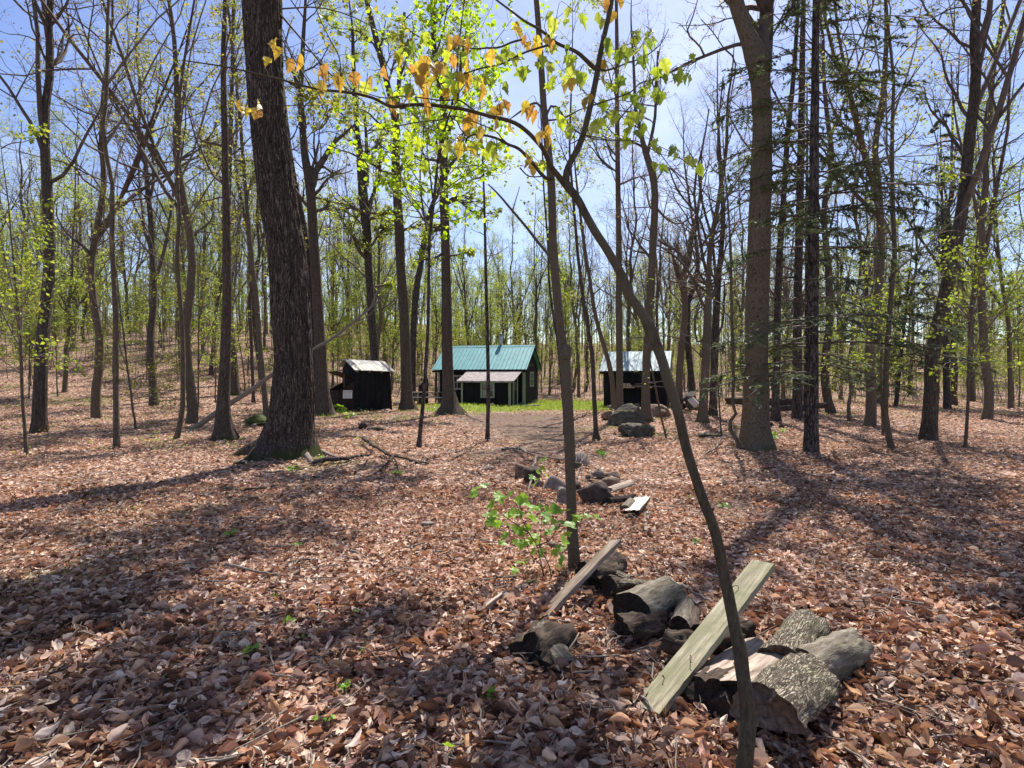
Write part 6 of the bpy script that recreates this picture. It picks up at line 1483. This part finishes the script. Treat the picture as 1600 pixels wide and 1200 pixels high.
# boulders
rock('boulder', 'large mossy boulder at the foot of the straight brown trunk', 983, 668, 62, 37, 'rock_mossy', 141, .8, cat='boulder', sub=5)
rock('boulder', 'lower pointed mossy boulder in front of the larger one', 998, 684, 58, 22, 'rock_mossy', 46, .8, cat='boulder', sub=5)
rock('boulder', 'low mossy rock in the leaves left of the thick trunk', 400, 667, 44, 18, 'moss', 43, .9, cat='boulder')
rock('stone', 'small round stone before the low mossy rock', 395, 669, 9, 7, 'rock_grey', 44, cat='stone', sub=3)
rock('stone', 'small grey stone beside the round one before the mossy rock', 386, 666, 8, 6, 'rock_grey', 45, cat='stone', sub=3)
rock('boulder', 'reddish leaf covered rock between the slim stem and the mossy boulder', 951, 656, 22, 14, 'rock_brown', 47, cat='boulder', sub=3)
rock('stone', 'pale stone behind the mossy boulder near the shed', 957, 641, 14, 8, 'rock_grey', 48, cat='stone', sub=3)
rock('stone', 'grey stone under the shed shelf behind the reddish trunk', 995, 636, 12, 7, 'rock_grey', 49, cat='stone', sub=3)
rock('boulder', 'flat leafy ledge of rock at the foot of the shed front', 1030, 652, 46, 20, 'rock_brown', 50, cat='boulder')
rock('stone', 'pale flat stone on the ground between the privy and the grey trunk', 621, 634, 18, 6, 'rock_grey', 51, cat='stone', sub=3)
rock('stone', 'grey stone on the grass bank left of the lean-to', 743, 630, 12, 6, 'rock_grey', 52, cat='stone', sub=3)
rock('stone', 'pale stone on the grass bank under the lean-to window', 768, 635, 7, 5, 'rock_grey', 53, cat='stone', sub=3)
rock('stone', 'whitish flat stone by the lean-to doorstep', 816, 634, 12, 5, 'rock_grey', 54, cat='stone', sub=3)
rock('stone', 'flat grey stone sunk in the bare path before the fire ring', 762, 735, 26, 6, 'rock_grey', 55, cat='stone', sub=3)
rock('stone', 'flat pale stone among the leaves at left centre', 665, 824, 28, 8, 'rock_grey', 56, cat='stone', sub=3)
rock('moss_mound', 'yellow-green moss mound beside the small black stump', 586, 673, 34, 6, 'rock_mossy', 57, cat='moss', sub=3)
rock('moss_mound', 'mossy hummock between the tan trunk and the big right trunk', 1112, 684, 34, 6, 'rock_mossy', 58, cat='moss', sub=3)
rock('stump', 'small black rotten stump left of the moss mound', 566, 671, 14, 11, 'rock_dark', 59, cat='stump', sub=3)
rock('stone', 'dark stone in the leaves right of the big right trunk', 1205, 668, 10, 8, 'rock_dark', 60, cat='stone', sub=3)
rock('stone', 'second dark stone further right of the big right trunk', 1222, 670, 9, 7, 'rock_dark', 61, cat='stone', sub=3)
rock('log_chunk', 'rotten leaf-brown wood chunk in the leaves right of centre', 862, 860, 16, 12, 'rock_brown', 62, cat='wood', sub=3)

# picnic table
tx, ty = P(668, 620, 34.0)[:2]
pt = empty('picnic_table', (tx, ty, float(H(tx, ty))), 'weathered grey picnic table on the grass left of the cabin', 'picnic table', None, R(-4))
TL = 1.95
for j in range(5): bpart('table_plank', pt, 'table', -TL / 2, TL / 2, -.36 + j * .147, -.36 + j * .147 + .135, .72, .755)
for sg_ in (-1, 1):
    for j in range(2): bpart('seat_plank', pt, 'table', -TL / 2, TL / 2, sg_ * .70 + (j - 1) * .14, sg_ * .70 + (j - 1) * .14 + .13, .43, .465)
for xx in (-.68, .68):
    for sg_ in (-1, 1):
        mb = MB(); quad(mb, (xx, sg_ * .62, -.05), (xx, sg_ * .52, -.05), (xx, sg_ * .16, .715), (xx, sg_ * .26, .715), .045); mb.obj('leg', M['table'], pt, smooth=False)
    bpart('seat_bearer', pt, 'table', xx - .05, xx - .005, -.82, .82, .34, .428); bpart('table_bearer', pt, 'table', xx - .05, xx - .005, -.34, .34, .63, .718)
    mb = MB(); s_ = -1 if xx > 0 else 1; quad(mb, (xx, -.04, .38), (xx, .04, .38), (xx + s_ * .5, .04, .715), (xx + s_ * .5, -.04, .715), .04); mb.obj('brace', M['table'], pt, smooth=False)

# logs on the shed shelf
Ms = Matrix.Translation(sh.location) @ Matrix.Rotation(R(-18), 4, 'Z')
rs = np.random.default_rng(31); q = 0
for row in range(3):
    for j in range(8 - 2 * row):
        xx = -2.42 + .10 * row + j * .105; zz = 1.085 + row * .088
        a = Ms @ Vector((xx + rs.normal(0, .01), -.52 + rs.normal(0, .03), zz)); b_ = Ms @ Vector((xx + rs.normal(0, .02), -.06, zz))
        make_log('firewood', 'pale cut log end stacked on the left of the shed shelf', 'firewood', a, b_, .046, 'round', 'log_lichen', end='end_pale', seed=400 + q, rough=.08, group='logs stacked on the shed shelf', nseg=4); q += 1
for j, (x0_, x1_, z_, dz) in enumerate([(-1.75, -.35, 1.10, .03), (-1.7, -.1, 1.17, -.05), (-1.6, -.45, 1.25, .1), (-1.3, .05, 1.31, .12)]):
    a = Ms @ Vector((x0_, -.33 + .06 * j, z_)); b_ = Ms @ Vector((x1_, -.3 + .05 * j, z_ + dz))
    make_log('pole', ['lowest bleached pole along the shed shelf', 'second bleached pole along the shed shelf, tip sagging', 'third bleached pole along the shed shelf', 'topmost bleached pole rising from the shed shelf'][j], 'pole', a, b_, .03, 'round', 'dead', end='end_pale', seed=430 + j, rough=.15, nseg=8)
# heap of firewood right of the shed
rs = np.random.default_rng(33)
for j in range(30):
    px = rs.uniform(1064, 1094); lay = j % 5; Yw = rs.uniform(28.4, 29.6)
    x_, y_ = (px - 800) / F * Yw, Yw; hmax = .85 * math.exp(-((px - 1076) / 15) ** 2)
    z_ = float(H(x_, y_)) + .08 + rs.random() * hmax; an_ = rs.uniform(0, 3.14); L_ = rs.uniform(.4, .6); d = np.array([math.cos(an_), math.sin(an_) * .7, rs.normal(0, .35)]) * L_ / 2
    make_log('firewood', 'split log in the tumbled firewood heap right of the shed', 'firewood', np.array([x_, y_, z_]) - d, np.array([x_, y_, z_]) + d, rs.uniform(.07, .11), ['wedge', 'half', 'round'][j % 3], 'bark_dark' if j % 2 else 'log_lichen', 'pale_wood', 'end_pale' if j % 3 else 'endgrain', seed=450 + j, rough=.08, group='tumbled firewood heap right of the shed', roll=rs.uniform(0, 6), nseg=4)
make_log('firewood', 'largest pale split log lying on the front of the firewood heap', 'firewood', P(1078, 622, 28.2), P(1088, 633, 28.0), .17, 'half', 'log_bark', 'pale_wood', 'end_pale', seed=491, rough=.06, roll=.9)

# fallen trunks
make_log('fallen_log', 'dark fallen log lying on the ground behind the big right trunk', 'log', P(1135, 626, 27), P(1245, 629, 25.5), .17, 'round', 'rotten', end='char', seed=61, rough=.12, nseg=30)
make_log('fallen_log', 'second low fallen log in front of the dark one at the right', 'log', P(1195, 640, 24.5), P(1290, 633, 25), .12, 'round', 'bark_dark', end='char', seed=62, rough=.12, nseg=24)

def stick(label, rows, r, side=(), mat='dead', name='fallen_branch', lift=None, cat='branch', taper=.35):
    """rows: (px,py,lift) along the ground; side: forks"""
    pp = np.array([G(a, b_, c_) for a, b_, c_ in rows]); o_ = pp[0].copy()
    t = empty(name, o_, label, cat); n_ = max(8, 4 * len(rows)); s = spline(pp, n_); s[1:-1] += np.random.default_rng(len(label)).normal(0, r * .25, (n_ - 2, 3))
    mb, _ = trunk_mb(s, r * np.linspace(1, taper, n_), 8, 0, len(label), .15); mb.obj('stem', M[mat], t, o_)
    for f in side:
        q_ = np.array([G(a, b_, c_) for a, b_, c_ in f]); s = spline(q_, 8)
        mb = MB(); tubes(mb, s, r * .6 * np.linspace(1, .3, 8), 6); mb.obj('side_branch', M[mat], t, o_)
    return t
stick('grey forked branch lying on the left rim of the fire ring', [(785, 705, .03), (802, 704, .05), (815, 711, .12), (826, 722, .16), (845, 727, .15), (868, 726, .12), (884, 727, .1)], .035, [[(812, 708, .1), (830, 714, .1), (850, 717, .08), (872, 724, .08)], [(795, 706, .05), (808, 708, .05), (812, 712, .04)]])
stick('short pale stick propped against the left side of the fire ring', [(838, 730, .18), (832, 745, .14), (830, 757, .06), (826, 771, .02)], .03)
stick('crossing thin twigs poking up from the middle of the fire ring', [(902, 750, .02), (906, 738, .12), (915, 728, .2), (925, 722, .26)], .012, [[(910, 752, .02), (909, 735, .15), (908, 722, .3)], [(890, 752, .02), (900, 735, .16), (903, 715, .3)], [(915, 755, .02), (930, 738, .12), (937, 728, .2)]], name='twig_bundle')
stick('black rotting forked branch lying on the leaves left of centre', [(568, 694, .16), (582, 706, .14), (598, 715, .12), (612, 720, .1), (640, 723, .04), (670, 727, .03)], .05, [[(600, 712, .1), (618, 724, .06), (622, 738, .02)], [(615, 720, .1), (600, 733, .05), (588, 741, .02)], [(640, 723, .04), (658, 726, .04), (672, 724, .03)]], 'rotten')
stick('long bleached stick reaching the tip of the black forked branch', [(527, 684, .03), (545, 685, .05), (562, 689, .1), (578, 694, .14)], .03)
stick('dark mossy root-like branch right of the thick trunk foot', [(488, 727, .02), (512, 725, .08), (540, 723, .08), (566, 716, .05), (580, 712, .03)], .05, mat='bark_dark')
stick('dark dead branch lying level in front of the thick trunk', [(350, 768, .02), (385, 770, .04), (410, 768, .04), (430, 762, .02)], .03, mat='rotten')
stick('crooked grey branch below the thick trunk roots', [(490, 748, .02), (520, 738, .05), (545, 730, .07), (562, 723, .04), (580, 722, .02)], .022, [[(530, 735, .05), (520, 750, .03), (505, 765, .01)]])
stick('thin pale twig standing up left of centre', [(512, 760, .01), (524, 748, .06), (530, 738, .14)], .012)
stick('dark short branch with curl left of the black forked one', [(555, 740, .02), (568, 733, .05), (574, 724, .07)], .022, mat='bark_dark')
stick('thin straight twig leading right to the bare path', [(672, 739, .01), (688, 746, .03), (700, 757, .02)], .012)
stick('pale twig on the bare path at centre', [(732, 738, .01), (745, 744, .03), (755, 750, .01)], .014)
stick('long grey stick lying level at lower left', [(350, 886, .03), (375, 896, .05), (410, 906, .05), (450, 910, .05), (480, 911, .04), (520, 909, .03)], .014, [[(455, 909, .05), (470, 915, .03), (485, 917, .03)]])
stick('short dark stick above the level grey stick at lower left', [(445, 890, .02), (470, 883, .04), (500, 878, .02)], .014, mat='bark_dark')
stick('dark stick slanting right at left centre', [(532, 862, .03), (552, 870, .05), (570, 878, .04), (590, 885, .03)], .016)
stick('pale thin stick slanting right below the flat stone', [(608, 895, .02), (630, 905, .04), (655, 914, .02)], .012)
stick('thin pale twig lying in the leaves at bottom left', [(415, 1010, .02), (422, 1035, .05), (428, 1060, .03)], .008)
stick('pinkish peeled stick between the lichened log and the greenish board', [(1042, 918, .05), (1065, 930, .06), (1090, 945, .07), (1112, 956, .06)], .02)
stick('thin dark twig resting below the greenish board', [(985, 1095, .03), (1010, 1115, .06), (1030, 1150, .05), (1050, 1185, .04)], .008, [[(1008, 1112, .06), (1006, 1090, .06)]])
stick('curved brown branch near the foot of the big right trunk', [(1100, 712, .02), (1115, 708, .08), (1130, 690, .12), (1145, 690, .1), (1160, 697, .04)], .022)
stick('long thin twig lying in the leaves right of the leaning sapling', [(1040, 700, .01), (1052, 690, .04), (1062, 678, .05), (1075, 672, .03)], .015)
stick('thin pale twig in the shade at the right edge', [(1190, 830, .01), (1210, 836, .04), (1230, 832, .02)], .01)
stick('dark knobbly branch between the tan trunk and the sharply bent stem', [(1118, 672, .04), (1130, 668, .1), (1140, 672, .08), (1120, 680, .03)], .025, mat='bark_dark')
stick('dead branch lying behind the bare path at left', [(700, 640, .03), (716, 651, .05), (735, 655, .05)], .03)
stick('weathered root running right from the foot of the cabin tree', [(720, 645, .05), (738, 655, .06), (755, 660, .02)], .04)
stick('grey dead branch near the privy', [(600, 660, .02), (620, 655, .06), (645, 648, .04)], .03)
stick('thin stick lying left of the slim straight sapling', [(700, 722, .01), (722, 712, .03), (740, 700, .03), (752, 690, .02)], .018, mat='bark_dark')
# big dead limb leaning behind the thick trunk
rows = [(300, 672, 9), (357, 632, 8.5), (395, 608, 7.5), (430, 582, 6.5), (487, 547, 4.6), (520, 528, 4.2), (553, 503, 3.6), (580, 480, 3), (600, 463, 2.4), (612, 450, 1.8)]
q_, r_ = lpath(rows, 17.6, 19.5, 40); o_ = q_[0].copy()
dl = empty('dead_limb', o_, 'long dead pale limb slanting up behind the thick left trunk', 'dead branch')
mb, _ = trunk_mb(q_, np.maximum(r_, .02), 10, 0, 3, .12); mb.obj('stem', M['dead'], dl, o_)
for f in ([(553, 503, 3), (570, 497, 2), (590, 480, 1.4)], [(580, 480, 3), (590, 455, 2), (602, 446, 1.4)], [(520, 528, 3), (545, 520, 2), (560, 500, 1)]):
    q_, r_ = lpath(f, 19, 19.4, 8); mb = MB(); tubes(mb, q_, r_, 6); mb.obj('side_branch', M['dead'], dl, o_)
# hanging vine-like twigs by the leaning sapling
q_, r_ = lpath([(1045, 700, 3.5), (1040, 680, 3.2), (1033, 650, 3), (1026, 615, 3), (1020, 585, 2.8), (1015, 560, 2.6), (1013, 520, 2.4), (1008, 470, 2), (1000, 420, 1.6)], 15.0, 15.0, 30); o_ = q_[0].copy(); o_[2] = float(H(o_[0], o_[1])); q_[0, 2] = o_[2] - .05
vt = empty('young_maple', o_, 'very thin brown stem rising beside the reddish forked trunk', 'sapling'); mb, _ = trunk_mb(q_, r_, 6, 0, 2, .1); mb.obj('trunk', M['bark_warm'], vt, o_)
lb, fo = crown(None, None, q_, r_, np.random.default_rng(4), 12, .7, 4, 2, t0=.3, lm=1, ls=.06, pal=PAL_GREEN, tmpl=T_STAR, rmin=.0022); lb.obj('branches', M['twig'], vt, o_); fo.obj('foliage', M['leaf'], vt, o_, smooth=False)

# ------------------------------------------------------------------ leafy seedlings
def leafy(name, label, cat, stems, pts_, size, Y0, seed, down=.5, meshes=None, dY=.12, group=None):
    rs = np.random.default_rng(seed); b0 = G(*stems[0][0][:2]); o_ = np.array([b0[0], b0[1], float(H(b0[0], b0[1]))])
    t = empty(name, o_, label, cat, group); netl = []
    for rows in stems:
        q_ = np.array([P(a, b_, Y0 + rs.normal(0, dY * .4) * (i > 0)) for i, (a, b_) in enumerate(rows)]); q_[0] = o_ + rs.normal(0, .01, 3) if rows[0] == stems[0][0] else q_[0]
        s = spline(q_, 14); netl.append(s); mb = MB(); tubes(mb, s, np.linspace(.0055, .002, 14), 6); mb.obj('stem', M['bark_smooth'], t, o_)
    net_ = np.concatenate(netl); tw = []
    for (px, py) in pts_:
        d_ = ray(px, py); pr = net_ - [0, 0, EYE]; dd = (pr[:, 0] / pr[:, 1] - d_[0] / d_[1]) ** 2 + (pr[:, 2] / pr[:, 1] - d_[2] / d_[1]) ** 2
        j = int(np.argmin(dd)); Yl = net_[j, 1] + rs.normal(0, dY); p = np.array([0, 0, EYE]) + d_ * (Yl / d_[1])
        mid = (net_[j] + p) / 2 + [0, 0, .02]; s = spline(np.array([net_[j], mid, p]), 6); tw.append(s); net_ = np.concatenate([net_, s[2:5]])
        lf = bpy.data.objects.new('leaf', meshes[rs.integers(0, len(meshes))]); col.objects.link(lf)
        D = Vector((rs.normal(0, .8), rs.normal(-.3, .7), -down + rs.normal(0, .2))).normalized(); Nn = Vector((rs.normal(0, .35), -.35 + rs.normal(0, .3), 1.0)); U = D.cross(Nn).normalized(); Nn = U.cross(D)
        mw = Matrix((U, D, Nn)).transposed().to_4x4(); mw.translation = Vector(p - o_); sc_ = size * rs.uniform(.7, 1.2); lf.matrix_local = mw @ Matrix.Diagonal((sc_, sc_, sc_, 1)); lf.parent = t
    if tw: mb = MB(); tubes(mb, np.array(tw), np.tile(np.linspace(.0016, .0008, 6), (len(tw), 1)), 4); mb.obj('twigs', M['bark_smooth'], t, o_)['kind'] = 'stuff'
    return t
FLAT = []
for kk, c in enumerate([(0.22, 0.40, 0.04), (0.17, 0.33, 0.04), (0.28, 0.46, 0.05), (0.20, 0.37, 0.06)]): FLAT.append(leaf_mesh(T_MAPLE, c, kk))
bush = [(750, 760), (756, 755), (747, 768), (770, 773), (779, 774), (774, 783), (803, 768), (810, 778), (822, 771), (828, 785), (760, 810), (768, 805), (778, 812), (787, 806), (796, 803), (803, 798), (808, 795), (838, 790), (848, 793), (856, 791), (850, 800), (862, 797), (853, 812), (825, 801), (815, 798), (800, 826), (795, 835), (804, 842), (790, 846), (820, 843), (833, 835), (838, 834), (830, 839), (847, 856), (838, 860), (826, 873),
        (800, 885), (808, 888), (803, 878), (862, 828), (875, 825), (884, 832), (865, 857), (875, 850), (879, 866), (868, 885), (876, 892), (865, 895), (906, 804), (912, 806), (928, 807), (920, 803), (880, 814), (886, 817), (823, 908), (875, 842), (872, 790), (885, 797), (832, 806), (829, 820), (765, 800), (790, 820), (845, 845), (812, 822), (858, 805), (868, 812)]
leafy('maple_seedling', 'knee-high leafy green maple seedling left of the upright sapling', 'seedling', [[(850, 912), (848, 890), (842, 865), (838, 850), (826, 832), (818, 815), (812, 800), (805, 785)], [(850, 912), (846, 885), (832, 870), (824, 855), (818, 840)], [(862, 905), (858, 885), (850, 868), (843, 855), (845, 835), (846, 810)], [(840, 852), (858, 845), (868, 830), (880, 815), (905, 806)], [(826, 832), (800, 815), (780, 800), (765, 780)]],
      bush, .095, 4.55, 5, .35, FLAT)
leafy('maple_seedling', 'small bright seedling growing on the left of the fire ring', 'seedling', [[(847, 770), (848, 755), (846, 742), (845, 728)]], [(845, 728), (838, 738), (842, 748), (852, 740), (850, 735), (840, 752), (835, 744), (846, 722)], .11, 7.55, 6, .2, FLAT)
HERB = [(510, 1142, 20, 'small bright seedling alone in the leaves at bottom left'), (537, 1085, 16, 'small seedling just above the brightest one at bottom left'), (445, 980, 15, 'shaded dark green sprig at lower left'), (398, 1028, 20, 'low green sprout in the shade nearest the left edge'), (380, 1030, 12, 'tiny sprout left of the low green one in the shade'),
        (766, 1092, 20, 'green sprout left of the rotten wood chunk'), (359, 842, 12, 'green sprig at the left edge in the sunlit leaves'), (466, 856, 9, 'tiny green sprig in the sunlit leaves left of centre'), (556, 962, 10, 'tiny yellow-green sprig in the leaves left of centre'), (940, 716, 12, 'bright green tuft on the bare soil behind the fire ring'),
        (457, 738, 10, 'green tuft in front of the thick trunk moss'), (500, 722, 9, 'green tuft among the roots of the thick trunk'), (620, 742, 8, 'green tuft under the black forked branch'), (535, 652, 16, 'leafy green clump before the privy bin'), (548, 656, 10, 'second leafy clump before the privy'), (475, 690, 12, 'green clump just right of the thick trunk'),
        (1205, 690, 12, 'green clump right of the mossy foot of the big right trunk'), (1222, 680, 9, 'small green clump further right of the big right trunk'), (1080, 782, 8, 'yellow moss tuft left of the leaning sapling'), (1128, 795, 9, 'yellow-green tuft in the leaves right of the leaning sapling'), (1085, 852, 9, 'yellow-green tuft on bare soil below the leaning sapling bend'),
        (430, 935, 8, 'tiny sprout near the level grey stick'), (480, 1000, 8, 'tiny shaded sprout right of the dark green sprig'), (700, 1182, 14, 'single upright green leaf sprout at the bottom edge'), (565, 1020, 8, 'tiny curled sprout in the shade left of bottom centre')]
for j, (a, b_, sz, lab_) in enumerate(HERB):
    g = G(a, b_); rs = np.random.default_rng(600 + j); s_ = sz / F * g[1]; k_ = 5 if sz > 10 else 4
    nn = 1 if 'single upright' in lab_ else (9 if b_ < 760 else 6)
    leafy('seedling', lab_, 'seedling', [[(a, b_), (a + 1, b_ - sz * .8)]], [(a + rs.normal(0, sz * .38), b_ - sz * rs.uniform(.5, 1.1)) for _ in range(nn)], s_ * (.75 if nn > 1 else 1.3), g[1], 700 + j, .1 if nn > 1 else -2.0, FLAT, dY=s_ * .4)

# conifer sprays reaching in from the right of the picture are part of a near hemlock
print('objects', len(bpy.data.objects), 'tris', sum(sum(len(p.vertices) - 2 for p in m_.polygons) if len(m_.polygons) < 3000 else len(m_.loops) - 2 * len(m_.polygons) for m_ in bpy.data.meshes))
